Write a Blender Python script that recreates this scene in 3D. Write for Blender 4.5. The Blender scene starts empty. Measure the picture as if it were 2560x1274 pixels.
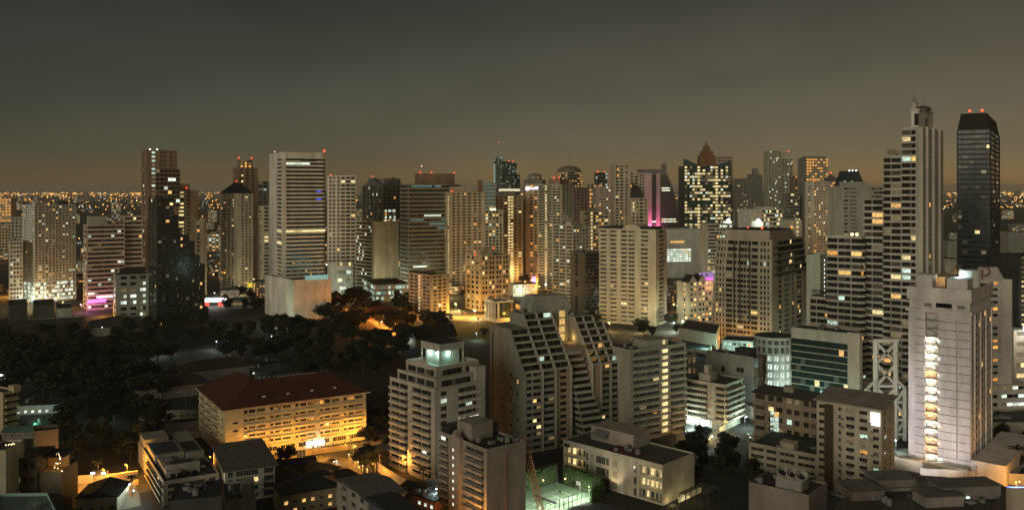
import bpy, math, random
from mathutils import Vector
R = math.radians
sc = bpy.context.scene
# ------------------------------------------------------------------ camera, sky, city glow, exposure
F_PX, U0, V0, EYE = 2200.0, 1280.0, 472.0, 125.0      # focal length in photo pixels, horizon row, eye height in metres
cam = bpy.data.cameras.new('camera'); cam_o = bpy.data.objects.new('camera', cam); sc.collection.objects.link(cam_o)
cam_o.location = (0, 0, EYE); cam_o.rotation_euler = (R(90), 0, 0)
cam.sensor_width = 36; cam.lens = 36 * F_PX / 2560; cam.shift_y = -(637 - V0) / 2560
cam.clip_start = 1; cam.clip_end = 60000
sc.camera = cam_o
sc.view_settings.view_transform = 'Standard'; sc.view_settings.look = 'None'
sc.view_settings.exposure = 0.0; sc.view_settings.gamma = 1.0
sc.cycles.use_denoising = True
sc.cycles.max_bounces = 5; sc.cycles.diffuse_bounces = 2; sc.cycles.glossy_bounces = 2
sc.cycles.volume_bounces = 0; sc.cycles.sample_clamp_indirect = 3.0
w = bpy.data.worlds.new('World'); sc.world = w; w.use_nodes = True
nt = w.node_tree; N = nt.nodes; LK = nt.links
bg = N['Background']
def node(t, **k):
    n = N.new(t)
    for a, v in k.items(): setattr(n, a, v)
    return n
tc = node('ShaderNodeTexCoord'); sep = node('ShaderNodeSeparateXYZ'); LK.new(tc.outputs['Generated'], sep.inputs[0])
ramp = node('ShaderNodeValToRGB'); LK.new(sep.outputs['Z'], ramp.inputs[0])
cr = ramp.color_ramp
stops = [(0.0, (.2, .115, .036, 1)), (.012, (.165, .11, .05, 1)), (.04, (.112, .099, .065, 1)), (.095, (.082, .08, .064, 1)), (.2, (.04, .041, .037, 1)), (.6, (.05, .045, .034, 1))]
cr.elements[0].position, cr.elements[0].color = stops[0]
cr.elements[1].position, cr.elements[1].color = stops[-1]
for p, c in stops[1:-1]:
    e = cr.elements.new(p); e.color = c
# darker towards the west, brighter low cloud towards the east
xr = node('ShaderNodeMapRange'); LK.new(sep.outputs['X'], xr.inputs[0])
for i, v in zip((1, 2, 3, 4), (-.55, .5, .64, 1.4)): xr.inputs[i].default_value = v
mp = node('ShaderNodeMapping'); LK.new(tc.outputs['Generated'], mp.inputs[0]); mp.inputs['Scale'].default_value = (3.0, 3.0, 8.0)
nz = node('ShaderNodeTexNoise'); LK.new(mp.outputs[0], nz.inputs['Vector']); nz.inputs['Scale'].default_value = 1.6
nz.inputs['Detail'].default_value = 5; nz.inputs['Roughness'].default_value = .5
nr = node('ShaderNodeMapRange'); LK.new(nz.outputs[0], nr.inputs[0])
for i, v in zip((1, 2, 3, 4), (.34, .68, .93, 1.11)): nr.inputs[i].default_value = v
m1 = node('ShaderNodeMath', operation='MULTIPLY'); LK.new(xr.outputs[0], m1.inputs[0]); LK.new(nr.outputs[0], m1.inputs[1])
tint = node('ShaderNodeMix', data_type='RGBA', blend_type='MIX'); tint.inputs[6].default_value = (.95, 1.01, .98, 1); tint.inputs[7].default_value = (1.1, 1.0, .84, 1)
xt = node('ShaderNodeMapRange'); LK.new(sep.outputs['X'], xt.inputs[0]); xt.inputs[1].default_value = -.5; xt.inputs[2].default_value = .5
LK.new(xt.outputs[0], tint.inputs[0])
mt = node('ShaderNodeMix', data_type='RGBA', blend_type='MULTIPLY'); mt.inputs[0].default_value = 1
LK.new(ramp.outputs[0], mt.inputs[6]); LK.new(tint.outputs[2], mt.inputs[7])
LK.new(mt.outputs[2], bg.inputs['Color']); LK.new(m1.outputs[0], bg.inputs['Strength'])
# the glow of the city behind the viewer, low and very soft
sun = bpy.data.lights.new('sun', 'SUN'); sun.energy = 1.0; sun.angle = R(28); sun.color = (1.0, .92, .68)
sun_o = bpy.data.objects.new('sun', sun); sc.collection.objects.link(sun_o)
sun_o.rotation_euler = (R(79), 0, R(-30))

# ------------------------------------------------------------------ helpers
HAZE = .000042
rnd = random.Random(7)
def gp(u, v, z=0.0):
    Y = F_PX * (EYE - z) / (v - V0); return ((u - U0) / F_PX * Y, Y)
def zat(v, Y): return EYE - (v - V0) * Y / F_PX
class MB:
    def __init__(s): s.v = []; s.f = []; s.m = []; s.mats = []
    def mi(s, m):
        if m not in s.mats: s.mats.append(m)
        return s.mats.index(m)
    def add(s, vs, fs, m):
        o = len(s.v); s.v += vs; k = s.mi(m)
        for f in fs: s.f.append(tuple(i + o for i in f)); s.m.append(k)
    def box(s, x0, x1, y0, y1, z0, z1, m):
        s.add([(x0,y0,z0),(x1,y0,z0),(x1,y1,z0),(x0,y1,z0),(x0,y0,z1),(x1,y0,z1),(x1,y1,z1),(x0,y1,z1)],
              [(0,3,2,1),(4,5,6,7),(0,1,5,4),(1,2,6,5),(2,3,7,6),(3,0,4,7)], m)
    def prism(s, pts, z0, z1, m, mtop=None):            # outline in plan, anticlockwise
        n = len(pts); vs = [(x,y,z0) for x,y in pts] + [(x,y,z1) for x,y in pts]
        s.add(vs, [tuple(range(n))[::-1]] + [(i,(i+1)%n,n+(i+1)%n,n+i) for i in range(n)], m)
        s.add(vs[n:], [tuple(range(n))], mtop or m)
    def extr(s, prof, x0, x1, m):                        # outline in (y,z), extruded along x
        n = len(prof); vs = [(x0,y,z) for y,z in prof] + [(x1,y,z) for y,z in prof]
        s.add(vs, [tuple(range(n)), tuple(range(n,2*n))[::-1]] + [(i,n+i,n+(i+1)%n,(i+1)%n) for i in range(n)], m)
    def exty(s, prof, y0, y1, m):                        # outline in (x,z), extruded along y
        n = len(prof); vs = [(x,y0,z) for x,z in prof] + [(x,y1,z) for x,z in prof]
        s.add(vs, [tuple(range(n))[::-1], tuple(range(n,2*n))] + [(i,(i+1)%n,n+(i+1)%n,n+i) for i in range(n)], m)
    def cyl(s, x, y, z0, z1, r0, r1, m, n=12):
        vs = [(x+r*math.cos(6.28318*i/n), y+r*math.sin(6.28318*i/n), z) for z, r in ((z0,r0),(z1,r1)) for i in range(n)]
        s.add(vs, [tuple(range(n))[::-1], tuple(range(n,2*n))] + [(i,(i+1)%n,n+(i+1)%n,n+i) for i in range(n)], m)
    def bar(s, p, q, t, m, n=4):
        p = Vector(p); q = Vector(q); d = (q-p).normalized(); a = d.orthogonal().normalized()
        if abs(d.z) < .99: a = d.cross(Vector((0,0,1))).normalized()
        b = d.cross(a); ps = []
        for c in (p, q):
            for i in range(n):
                g = 6.28318*(i+.5)/n; ps.append(tuple(c + (a*math.cos(g)+b*math.sin(g))*t*(.7071 if n==4 else .5)))
        s.add(ps, [tuple(range(n))[::-1], tuple(range(n,2*n))] + [(i,(i+1)%n,n+(i+1)%n,n+i) for i in range(n)], m)
    def ball(s, x, y, z, r, m, nu=8, nv=5, zs=1.0, half=False):
        vs = []; v0 = nv
        for j in range(nv+1):
            t = (math.pi/2 if half else math.pi)*j/nv
            for i in range(nu): vs.append((x+r*math.sin(t)*math.cos(6.28318*i/nu), y+r*math.sin(t)*math.sin(6.28318*i/nu), z+r*zs*math.cos(t)))
        s.add(vs, [(j*nu+i,(j+1)*nu+i,(j+1)*nu+(i+1)%nu,j*nu+(i+1)%nu) for j in range(nv) for i in range(nu)], m)
    def mesh(s, name):
        me = bpy.data.meshes.new(name); me.from_pydata(s.v, [], s.f)
        for m in s.mats: me.materials.append(m)
        me.polygons.foreach_set('material_index', s.m); me.update(); return me
def link(name, data, parent=None, loc=(0,0,0), rz=0.0):
    o = bpy.data.objects.new(name, data); sc.collection.objects.link(o)
    if parent: o.parent = parent
    o.location = loc; o.rotation_euler = (0,0,rz); return o
def tag(o, label, cat, group=None):
    o['label'] = label; o['category'] = cat
    if group: o['group'] = group
    return o
def thing(name, label, cat, loc=(0,0,0), rz=0.0, group=None): return tag(link(name, None, None, loc, rz), label, cat, group)
def struct(name, mb, kind='structure'):
    o = link(name, mb.mesh(name)); o['kind'] = kind; return o
# ------------------------------------------------------------------ materials
MC = {}
def wall(r, g, b, rough=.85, var=.38, sc_=.12):
    k = ('w', r, g, b, rough, var, sc_)
    if k in MC: return MC[k]
    m = bpy.data.materials.new('wall_paint'); m.use_nodes = True; t = m.node_tree; n = t.nodes; l = t.links
    p = n['Principled BSDF']; p.inputs['Roughness'].default_value = rough
    c = n.new('ShaderNodeTexCoord'); mp = n.new('ShaderNodeMapping'); mp.inputs['Scale'].default_value = (1, 1, .3); l.new(c.outputs['Object'], mp.inputs[0])
    z = n.new('ShaderNodeTexNoise'); z.inputs['Scale'].default_value = sc_; z.inputs['Detail'].default_value = 8; z.inputs['Roughness'].default_value = .68
    l.new(mp.outputs[0], z.inputs['Vector'])
    mr = n.new('ShaderNodeMapRange'); mr.inputs[1].default_value = .3; mr.inputs[2].default_value = .7; mr.inputs[3].default_value = 1-var; mr.inputs[4].default_value = 1+var*.6; l.new(z.outputs[0], mr.inputs[0])
    mx = n.new('ShaderNodeMix'); mx.data_type = 'RGBA'; mx.blend_type = 'MULTIPLY'; mx.inputs[0].default_value = 1; mx.inputs[6].default_value = (r, g, b, 1); l.new(mr.outputs[0], mx.inputs[7])
    l.new(mx.outputs[2], p.inputs['Base Color']); MC[k] = m; return m
def glass(r=.011, g=.012, b=.012, rough=.12):
    k = ('g', r, g, b, rough)
    if k in MC: return MC[k]
    m = bpy.data.materials.new('dark_glass'); m.use_nodes = True; t = m.node_tree; n = t.nodes; l = t.links
    p = n['Principled BSDF']; p.inputs['Roughness'].default_value = rough; p.inputs['Specular IOR Level'].default_value = .3
    oi = n.new('ShaderNodeObjectInfo'); c = n.new('ShaderNodeTexCoord'); z = n.new('ShaderNodeTexNoise'); z.inputs['Scale'].default_value = .35; l.new(c.outputs['Object'], z.inputs['Vector'])
    ad = n.new('ShaderNodeMath'); ad.operation = 'ADD'; l.new(oi.outputs['Random'], ad.inputs[0]); l.new(z.outputs[0], ad.inputs[1])
    mr = n.new('ShaderNodeMapRange'); mr.inputs[1].default_value = .3; mr.inputs[2].default_value = 1.4; mr.inputs[3].default_value = .4; mr.inputs[4].default_value = 2.2; l.new(ad.outputs[0], mr.inputs[0])
    mx = n.new('ShaderNodeMix'); mx.data_type = 'RGBA'; mx.blend_type = 'MULTIPLY'; mx.inputs[0].default_value = 1; mx.inputs[6].default_value = (r, g, b, 1); l.new(mr.outputs[0], mx.inputs[7])
    l.new(mx.outputs[2], p.inputs['Base Color']); MC[k] = m; return m
def glow(r, g, b, s=1.0, vary=True, name='lit_window'):
    k = ('e', r, g, b, s, vary)
    if k in MC: return MC[k]
    m = bpy.data.materials.new(name); m.use_nodes = True; t = m.node_tree; n = t.nodes; l = t.links
    p = n['Principled BSDF']; p.inputs['Base Color'].default_value = (.1, .1, .1, 1); p.inputs['Emission Color'].default_value = (r, g, b, 1); p.inputs['Roughness'].default_value = .3
    p.inputs['Emission Strength'].default_value = s
    if vary:
        oi = n.new('ShaderNodeObjectInfo'); c = n.new('ShaderNodeTexCoord'); z = n.new('ShaderNodeTexNoise'); z.inputs['Scale'].default_value = 1.1; z.inputs['Detail'].default_value = 3
        l.new(c.outputs['Object'], z.inputs['Vector'])
        a = n.new('ShaderNodeMapRange'); a.inputs[1].default_value = .35; a.inputs[2].default_value = .65; a.inputs[3].default_value = .35*s; a.inputs[4].default_value = 1.35*s; l.new(z.outputs[0], a.inputs[0])
        d = n.new('ShaderNodeMapRange'); d.inputs[3].default_value = .5; d.inputs[4].default_value = 1.2; l.new(oi.outputs['Random'], d.inputs[0])
        e = n.new('ShaderNodeMath'); e.operation = 'MULTIPLY'; l.new(a.outputs[0], e.inputs[0]); l.new(d.outputs[0], e.inputs[1]); l.new(e.outputs[0], p.inputs['Emission Strength'])
    m.cycles.emission_sampling = 'NONE'; MC[k] = m; return m
GL = glass(); GL2 = glass(.02, .021, .02); GL3 = glass(.06, .055, .044, .4); GREEN = glass(.008, .035, .03, .1); BLUE = glass(.012, .018, .024, .1)
WARM = glow(1, .55, .16, 1.3); AMB = glow(1, .42, .08, 1.3); CREAM = glow(1, .76, .34, 1.3); WHITE = glow(.85, 1, .8, 1.3); COOL = glow(.72, 1, .82, .9); DIM = glow(.8, .58, .26, .2); TEAL = glow(.25, .6, .55, .35)
BRIGHT = glow(1, .97, .85, 2.6, False); ORA = glow(1, .36, .05, 3.0, False); RED = glow(1, .06, .015, 4.0, False, 'red_lamp'); MAG = glow(1, .12, .8, 3.0, False, 'sign_light')
PAL = {'w': WARM, 'a': AMB, 'c': CREAM, 'W': WHITE, 'k': COOL, 'd': DIM, 't': TEAL}
ROOF = wall(.05, .05, .05, .9, .4, .2); DARK = wall(.025, .025, .028, .7, .3, .3); RUST = wall(.09, .03, .025, .85, .35, .3); CONC = wall(.3, .29, .26); WHT = wall(.62, .6, .55); METAL = wall(.2, .2, .2, .5)
# ------------------------------------------------------------------ windows, balconies, buildings
WM = {}
def win_mesh(w, h, m, framed, fm):
    k = (round(w, 1), round(h, 1), m.name, framed, fm.name if framed else '')
    if k in WM: return WM[k]
    b = MB(); b.box(-w/2, w/2, -.05, .06, -h/2, h/2, m)
    if framed:
        t = .09
        b.box(-w/2, w/2, -.1, -.04, h/2-t, h/2, fm); b.box(-w/2, w/2, -.12, -.04, -h/2, -h/2+t, fm)
        k2 = max(2, int(round(w/1.1)))
        for i in range(k2+1):
            x = -w/2 + t/2 + (w-t)*i/k2; b.box(x-t/2, x+t/2, -.09, -.04, -h/2+t+.002, h/2-t-.002, fm)
    WM[k] = b.mesh('window'); return WM[k]
def balc_mesh(w, d, ph, m, rail):
    k = ('b', round(w, 1), d, ph, m.name, rail)
    if k in WM: return WM[k]
    b = MB(); t = .14
    b.box(-w/2, w/2, -d, .05, -.18, 0, m)
    if rail:
        b.box(-w/2, w/2, -d, -d+.06, ph-.08, ph, m)
        for i in range(int(w/.5)+1):
            x = -w/2 + .03 + (w-.06)*i/int(w/.5); b.box(x-.025, x+.025, -d+.01, -d+.05, 0, ph-.08, m)
    else: b.box(-w/2, w/2, -d-.01, -d+t, -.2, ph, m)
    b.box(-w/2-.01, -w/2+t, -d+.02, .05, 0, ph-.02, m); b.box(w/2-t, w/2+.01, -d+.02, .05, 0, ph-.02, m)
    WM[k] = b.mesh('balcony'); return WM[k]
FOOT = []
LITK = 1.5
class Bld:
    """a building standing on its own Empty: local x runs along the face turned to the camera's side, y into the block"""
    def __init__(s, name, label, uL, uC, uR, vb, th, vt, col, cat='building', group=None, D=None, Y=None, W=None):
        Yc = Y or F_PX*EYE/(vb-V0); X = (uC-U0)/F_PX*Yc; t = R(th); a = (uR-U0)/F_PX; bb = (uL-U0)/F_PX
        def dims(t): return W or (a*Yc-X)/(math.cos(t)-a*math.sin(t)), D or (X-bb*Yc)/max(1e-4, math.sin(t)+bb*math.cos(t))
        s.W, s.D = dims(t)
        if not (6 < s.D < 75 and 3 < s.W < 150):           # turn the block until its side has a believable depth
            t = min((R(q) for q in range(2, 80)), key=lambda q: abs(math.log(max(.01, dims(q)[1])/28)) + (9 if not 3 < dims(q)[0] < 150 else 0)); s.W, s.D = dims(t)
        s.Y = Yc; s.X = X; s.th = t; s.h = zat(vt, Yc); s.col = col; s.root = thing(name, label, cat, (X, Yc, 0), t, group); s.th = t
        s.wall = MB(); s.wins = []; s.nb = 0; s.rnd = random.Random(hash((round(uC), round(vb))) & 0xffff); s.last = None; s.baked = False; s.framed = False; s.fm = col
        cx = X + math.cos(t)*s.W/2 - math.sin(t)*s.D/2; cy = Yc + math.sin(t)*s.W/2 + math.cos(t)*s.D/2
        FOOT.append((cx, cy, math.hypot(s.W, s.D)/2))
        if not (3 < s.W < 160 and 3 < s.D < 160): print('SIZE', name, label, 'W %.1f D %.1f h %.1f Y %.0f' % (s.W, s.D, s.h, s.Y))
    def z(s, v): return zat(v, s.Y)
    def xu(s, u):                                         # distance along the front face seen at photo column u
        a = (u-U0)/F_PX; return (a*s.Y-s.X)/(math.cos(s.th)-a*math.sin(s.th))
    def yu(s, u):
        b = (u-U0)/F_PX; return (s.X-b*s.Y)/(math.sin(s.th)+b*math.cos(s.th))
    def part(s, name, mb, loc=(0,0,0), rz=0.0, parent=None): return link(name, mb.mesh(name), parent or s.root, loc, rz)
    def levels(s, x0, x1, y0, y1, z0, z1, n, F, L=None, wh=.55, ins=.35, lit=.05, pal='wc', gm=None, bd=1.3, ph=.95, rail=False, Rf=None, core=None, cap=.5, slabs=True, wcol=None, litF=None, mat=None):
        wl = s.wall; m = mat or s.col; fh = (z1-z0)/n; gm = gm or GL; rn = s.rnd
        wl.box(x0+ins, x1-ins, y0+ins, y1-ins, z0, z1+.1, core or m)
        if slabs:
            for k in range(n): wl.box(x0, x1, y0, y1, z0+k*fh, z0+k*fh+fh*(1-wh), m)
        wl.box(x0, x1, y0, y1, z1, z1+cap, m)
        for face, spec in (('F', F), ('L', L), ('R', Rf)):
            if not spec: continue
            tk = spec.split(); ws = [float(t[1:] or 1) for t in tk]; tot = sum(ws)
            span = (x1-x0) if face == 'F' else (y1-y0); c = 0
            if face == 'L': tk = tk[::-1]; ws = ws[::-1]      # written from left to right as seen
            for t, q in zip(tk, ws):
                a0 = c/tot*span; c += q; a1 = c/tot*span; typ = t[0]; rot = {'F': 0, 'L': -math.pi/2, 'R': math.pi/2}[face]
                def place(sm, out, zz):
                    return (x0+sm, y0+out, zz) if face == 'F' else (x0+out, y0+sm, zz) if face == 'L' else (x1-out, y0+sm, zz)
                if typ == 'p':
                    if face == 'F': wl.box(x0+a0-(.02 if a0 < .01 else 0), x0+a1+(.02 if a1 > span-.01 else 0), y0-.04, y0+ins+.1, z0, z1+.05, m)
                    elif face == 'L': wl.box(x0-.06, x0+ins+.1, y0+max(a0, .01), y0+a1, z0, z1+.06, m)
                    else: wl.box(x1-ins-.1, x1+.06, y0+max(a0, .01), y0+a1, z0, z1+.06, m)
                    continue
                if typ == 'd':
                    s.wins.append((a1-a0, z1-z0, gm, place((a0+a1)/2, ins, (z0+z1)/2), rot)); continue
                for k in range(n):
                    zb = z0+k*fh+(fh*(1-wh) if slabs else fh*.1); zt = z0+(k+1)*fh-(0 if slabs else fh*.1); ww = a1-a0
                    def pane():
                        p_ = (lit if litF is None else litF(k/n, (a0+a1)/2/span, face))*LITK
                        return (PAL[rn.choice(pal)] if rn.random() < .62 else DIM) if rn.random() < p_*1.5 else (gm if (qq := rn.random()) < .7 else GL2 if qq < .92 else GL3)
                    if typ in 'wbg': mm = pane()
                    elif typ == 's': mm = PAL[pal[0]] if rn.random() < .93 else gm
                    elif typ == 'W': mm = WHITE
                    elif typ == 'A': mm = AMB
                    elif typ == 'C': mm = CREAM
                    if typ in 'AWC' and rn.random() < .1: mm = gm
                    if typ == 'b':
                        np_ = max(1, int(ww*.94/2.9)); pw = ww*.94/np_
                        for q_ in range(np_): s.wins.append((pw-.12, zt-zb, pane(), place((a0+a1)/2-ww*.47+pw*(q_+.5), ins, (zb+zt)/2), rot))
                        bl = place((a0+a1)/2, 0, z0+k*fh+.2)
                        if s.baked or s.nb >= 100:
                            if face == 'F': wl.box(bl[0]-ww/2, bl[0]+ww/2, y0-bd, y0-.01, bl[2]-.15, bl[2]+ph, m)
                            elif face == 'L': wl.box(x0-bd, x0-.01, bl[1]-ww/2, bl[1]+ww/2, bl[2]-.15, bl[2]+ph, m)
                        else: link('balcony', balc_mesh(ww, bd, ph, wcol or m, rail), s.root, bl, rot); s.nb += 1
                    elif typ == 'w' and ww > 4.5:
                        np_ = int(ww/3.2)+1; pw = ww/np_
                        for q_ in range(np_): s.wins.append((pw-.1, zt-zb, pane(), place(a0+pw*(q_+.5), ins, (zb+zt)/2), rot))
                    else: s.wins.append((ww, zt-zb, mm, place((a0+a1)/2, ins, (zb+zt)/2), rot))
    def roof(s, x0, x1, y0, y1, z, ph=1.0, m=None, t=.3):
        w_ = s.wall; c = s.col
        if ph:
            w_.box(x0, x1, y0, y0+t, z-.05, z+ph, c); w_.box(x0, x1, y1-t, y1, z-.05, z+ph, c)
            w_.box(x0+.01, x0+t, y0+t+.001, y1-t-.001, z-.05, z+ph-.01, c); w_.box(x1-t, x1-.01, y0+t+.001, y1-t-.001, z-.05, z+ph-.01, c)
        b = MB(); b.box(x0+t, x1-t, y0+t, y1-t, z-.04, z+.06, m or ROOF); s.last = s.part('roof', b)
    def blk(s, name, x0, x1, y0, y1, z0, z1, m=None, lip=.3):
        b = MB(); m = m or s.col; b.box(x0, x1, y0, y1, z0, z1, m)
        if lip: b.box(x0-lip, x1+lip, y0-lip, y1+lip, z1+.004, z1+.3, m)
        return s.part(name, b)
    def clutter(s, x0, x1, y0, y1, z, n=4):
        rn = s.rnd
        for i in range(n):
            b = MB(); k = rn.random(); cx = rn.uniform(x0, x1); cy = rn.uniform(y0, y1)
            if k < .35: b.cyl(0, 0, .3, 2.2, 1.1, 1.1, METAL, 12); b.cyl(0, 0, 0, .3, .8, .8, DARK, 8); b.cyl(0, 0, 2.2, 2.6, 1.1, .3, METAL, 12); nm = 'water_tank'
            elif k < .8: b.box(-1.2, 1.2, -.8, .8, .2, 1.5, METAL); b.cyl(0, 0, 1.5, 1.7, .6, .6, DARK, 10); b.box(-1, 1, -.6, .6, 0, .2, DARK); nm = 'air_conditioner'
            else: b.bar((0,0,0), (0,0,6), .12, METAL); b.bar((-.8,0,5), (.8,0,5), .06, METAL); b.bar((-.5,0,5.6), (.5,0,5.6), .06, METAL); nm = 'antenna'
            s.part(nm, b, (cx, cy, z), rn.random()*3, s.last)
    def beacon(s, x, y, z, r=.9, m=None):
        b = MB(); b.cyl(0, 0, -1.2, 0, .15, .15, DARK, 6); b.ball(0, 0, r*.8, r, m or RED, 8, 6); s.part('beacon', b, (x, y, z+1.2))
    def done(s):
        ws = s.wins; lm = set(x.name for x in PAL.values()); keep = []; rest = []
        if s.baked: rest = ws
        else:
            order = sorted(range(len(ws)), key=lambda i: (-(ws[i][2].name in lm), -ws[i][0]*ws[i][1]))
            keep = [ws[i] for i in order[:100]]; rest = [ws[i] for i in order[100:]]
        for w_, h_, m_, loc, rot in keep: link('window', win_mesh(w_, h_, m_, s.framed, s.fm), s.root, loc, rot)
        tgt = s.wall if s.baked else MB()
        for w_, h_, m_, (x, y, z), rot in rest:
            if rot == 0: tgt.box(x-w_/2, x+w_/2, y-.05, y+.05, z-h_/2, z+h_/2, m_)
            else: tgt.box(x-.05, x+.05, y-w_/2, y+w_/2, z-h_/2, z+h_/2, m_)
        if rest and not s.baked: o = s.part('window', tgt); o['kind'] = 'stuff'
        s.part('wall', s.wall); return s
def lamp(kind, loc, e, col, r=.3, parent=None, rot=None, spot=None):
    l = bpy.data.lights.new('lamp_light', kind); l.energy = e; l.color = col
    if kind == 'AREA': l.size = r
    else: l.shadow_soft_size = r
    if spot: l.spot_size = R(spot); l.spot_blend = .6
    o = link('lamp_light', l, parent, loc)
    if rot: o.rotation_euler = rot
    return o
SOD = (1, .42, .06); MER = (.6, 1, .85); WHI = (1, .95, .85)
# ------------------------------------------------------------------ the towers of the middle distance and beyond
TAN = wall(.55, .45, .3); BEI = wall(.58, .51, .38); CRM = wall(.68, .63, .48); GRY = wall(.4, .41, .36); BRN = wall(.28, .19, .13); PNK = wall(.58, .44, .4); LGT = wall(.7, .69, .61); DGR = wall(.12, .12, .11); SLT = wall(.22, .22, .2); OLV = wall(.45, .45, .35)
def tower(name, label, uL, uC, uR, vb, th, vt, col, n, F, L=None, D=None, cat='tower', group=None, ph=1.2, clut=3, base=0, **k):
    b = Bld(name, label, uL, uC, uR, vb, th, vt, col, cat, group, D)
    b.baked = k.pop('baked', False); z1 = b.h - .5
    if base: b.wall.box(.05, b.W-.05, .05, b.D-.05, 0, base, col)
    b.levels(0, b.W, 0, b.D, base, z1, n, F, L, **k)
    b.roof(0, b.W, 0, b.D, b.h, ph)
    if clut: b.clutter(2, max(3, b.W-2), 2, max(3, b.D-2), b.h+.06, clut)
    return b
def rep(s, n): return (s+' ')*n
# --- far west edge
tower('office_tower', 'tower at the far western edge with amber lit upper floors', -30, -30, 27, 645, 8, 497, TAN, 20, rep('p.5 w1.5', 7), D=25, lit=.3, pal='a', baked=True, litF=lambda k, s, f: .75 if k > .55 else .08, clut=0).done()
# --- white apartment complex
b = tower('apartment_tower', 'broad white apartment block with small square windows above a bright white car park', 57, 86, 190, 758, 28, 515, LGT, 27, 'p.6 '+rep('w1 p.8', 12), rep('p1 w1', 5)+'p1', base=22, wh=.45, lit=.07, pal='cwWk')
b.levels(-.3, b.W+.3, -.3, b.D, 0, 21.8, 5, 'p.5 '+rep('w3 p.4', 5), rep('p1 w2', 3), wh=.6, lit=.85, pal='W'); b.beacon(b.W*.35, 2, b.h, .8, ORA)
b.blk('plant_room', b.W*.05, b.W*.3, 4, 10, b.h, b.h+4); b.blk('plant_room', b.W*.6, b.W*.85, 4, 10, b.h, b.h+5, DGR); b.done()
tower('apartment_block', 'low pale apartment wing with black windows beside the white car park block', 22, 24, 57, 762, 8, 605, LGT, 15, rep('p.7 w1.6', 4)+'p.7', 'p1', wh=.5, lit=.05, pal='W').done()
tower('apartment_block', 'grey upper apartment wing behind the low pale wing', 26, 26, 72, 738, 8, 545, OLV, 22, rep('p.7 w1', 5), D=20, wh=.5, lit=.03).done()
# --- striped office
b = tower('office_block', 'striped office block of pinkish bands with magenta strip lights at its foot', 208, 217, 312, 776, 14, 565, wall(.55, .44, .34), 19, 'p.3 w10 p.2', 'p1 w6 p.3', wh=.48, lit=.04, pal='kW')
b.blk('plant_room', 2, b.W*.55, 3, 14, b.h, b.h+9.5, OLV)
b.levels(b.W+.2, b.W+18, 4, b.D+4, 0, b.h+8, 20, 'p.3 w10 p.4', wh=.48, lit=.02); b.roof(b.W+.2, b.W+18, 4, b.D+4, b.h+8.5)
m = MB(); m.box(1, 18, -.9, -.3, b.z(757), b.z(750), MAG); b.part('strip_light', m); m = MB(); m.box(9, 24.5, -1.6, -1.0, b.z(746), b.z(741), glow(1, .45, .75, 3, False, 'sign_light')); b.part('strip_light', m)
b.done(); lamp('POINT', (b.X+8, b.Y-8, 6), 4500, (1, .2, .8), 1, None)
b = tower('office_block', 'grey block with planted dark roof and three columns of white lit windows', 283, 290, 376, 800, 10, 690, GRY, 7, 'p1 w1.3 p.8 w1.3 p.8 w1.3 p1', 'p1 w2 p1', wh=.5, lit=.1, pal='W', litF=lambda k, s, f: .9 if .25 < k < .6 else .1)
b.blk('plant_room', 4, b.W-4, 5, 15, b.h, b.h+6, DARK); b.done()
# --- dark stepped glass tower
b = Bld('glass_tower', 'black glass tower stepping down to the park with scattered yellow windows', 372, 392, 434, 816, 22, 497, wall(.035, .04, .04), 'tower')
x0 = 0; 
for i, (uu, vv) in enumerate(((434, 497), (446, 540), (458, 577), (474, 592), (488, 608), (501, 645), (514, 668))):
    x1 = b.xu(uu); b.levels(x0, x1, .3*i, b.D+.2*i, 0, b.z(vv)-.5, max(5, int((816-vv)/8.5)), ('p.1 ' if i else 'p.4 ')+rep('w1.2 p.12', 4 if i == 0 else 2), 'p.3 w2 p.2 w2 p.3' if i == 0 else None, wh=.75, lit=.014, pal='wwwck', gm=glass(.012, .016, .015), Rf='w1 p.2 w1'); b.roof(x0, x1, .3*i, b.D+.2*i, b.z(vv), .8); x0 = x1+.02
b.done()
# --- tall brown tower behind it
b = tower('residential_tower', 'tall brown tower with dark glass bay under white roof lamps', 353, 366, 443, 752, 15, 377, BRN, 36, 'p1.5 w1 p1.5 w.5 p.5 w.5 p1.5 w.5 p1.5', 'p1 w1 p1', wh=.5, lit=.06, pal='Wk', litF=lambda k, s, f: .6 if .12 < s < .25 and k > .4 else .04)
b.levels(b.xu(388), b.xu(448), -4, -.1, b.z(520), b.z(423), 9, rep('w1 p.1', 6), wh=.7, lit=.06, pal='Ww', gm=BLUE); 
for q in (.12, .35): b.beacon(b.W*q, 1, b.h, .8, glow(.7, .85, 1, 5, False))
b.done()
b = tower('residential_tower', 'tan tower with one column of bright yellow stair windows', 397, 399, 484, 742, 8, 478, TAN, 28, 'p5.5 s1.4 p1 w.8 p1', wh=.42, lit=.04, pal='ca', D=28)
b.blk('penthouse', .5, b.xu(464), 2, 20, b.h, b.z(460)); b.levels(b.W+.1, b.xu(508), 2, 22, 0, b.z(545), 20, 'p1 w1 p1.4', wh=.5, lit=.15, pal='a'); b.beacon(b.xu(466), 1, b.h+2, .8); b.done()
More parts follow.
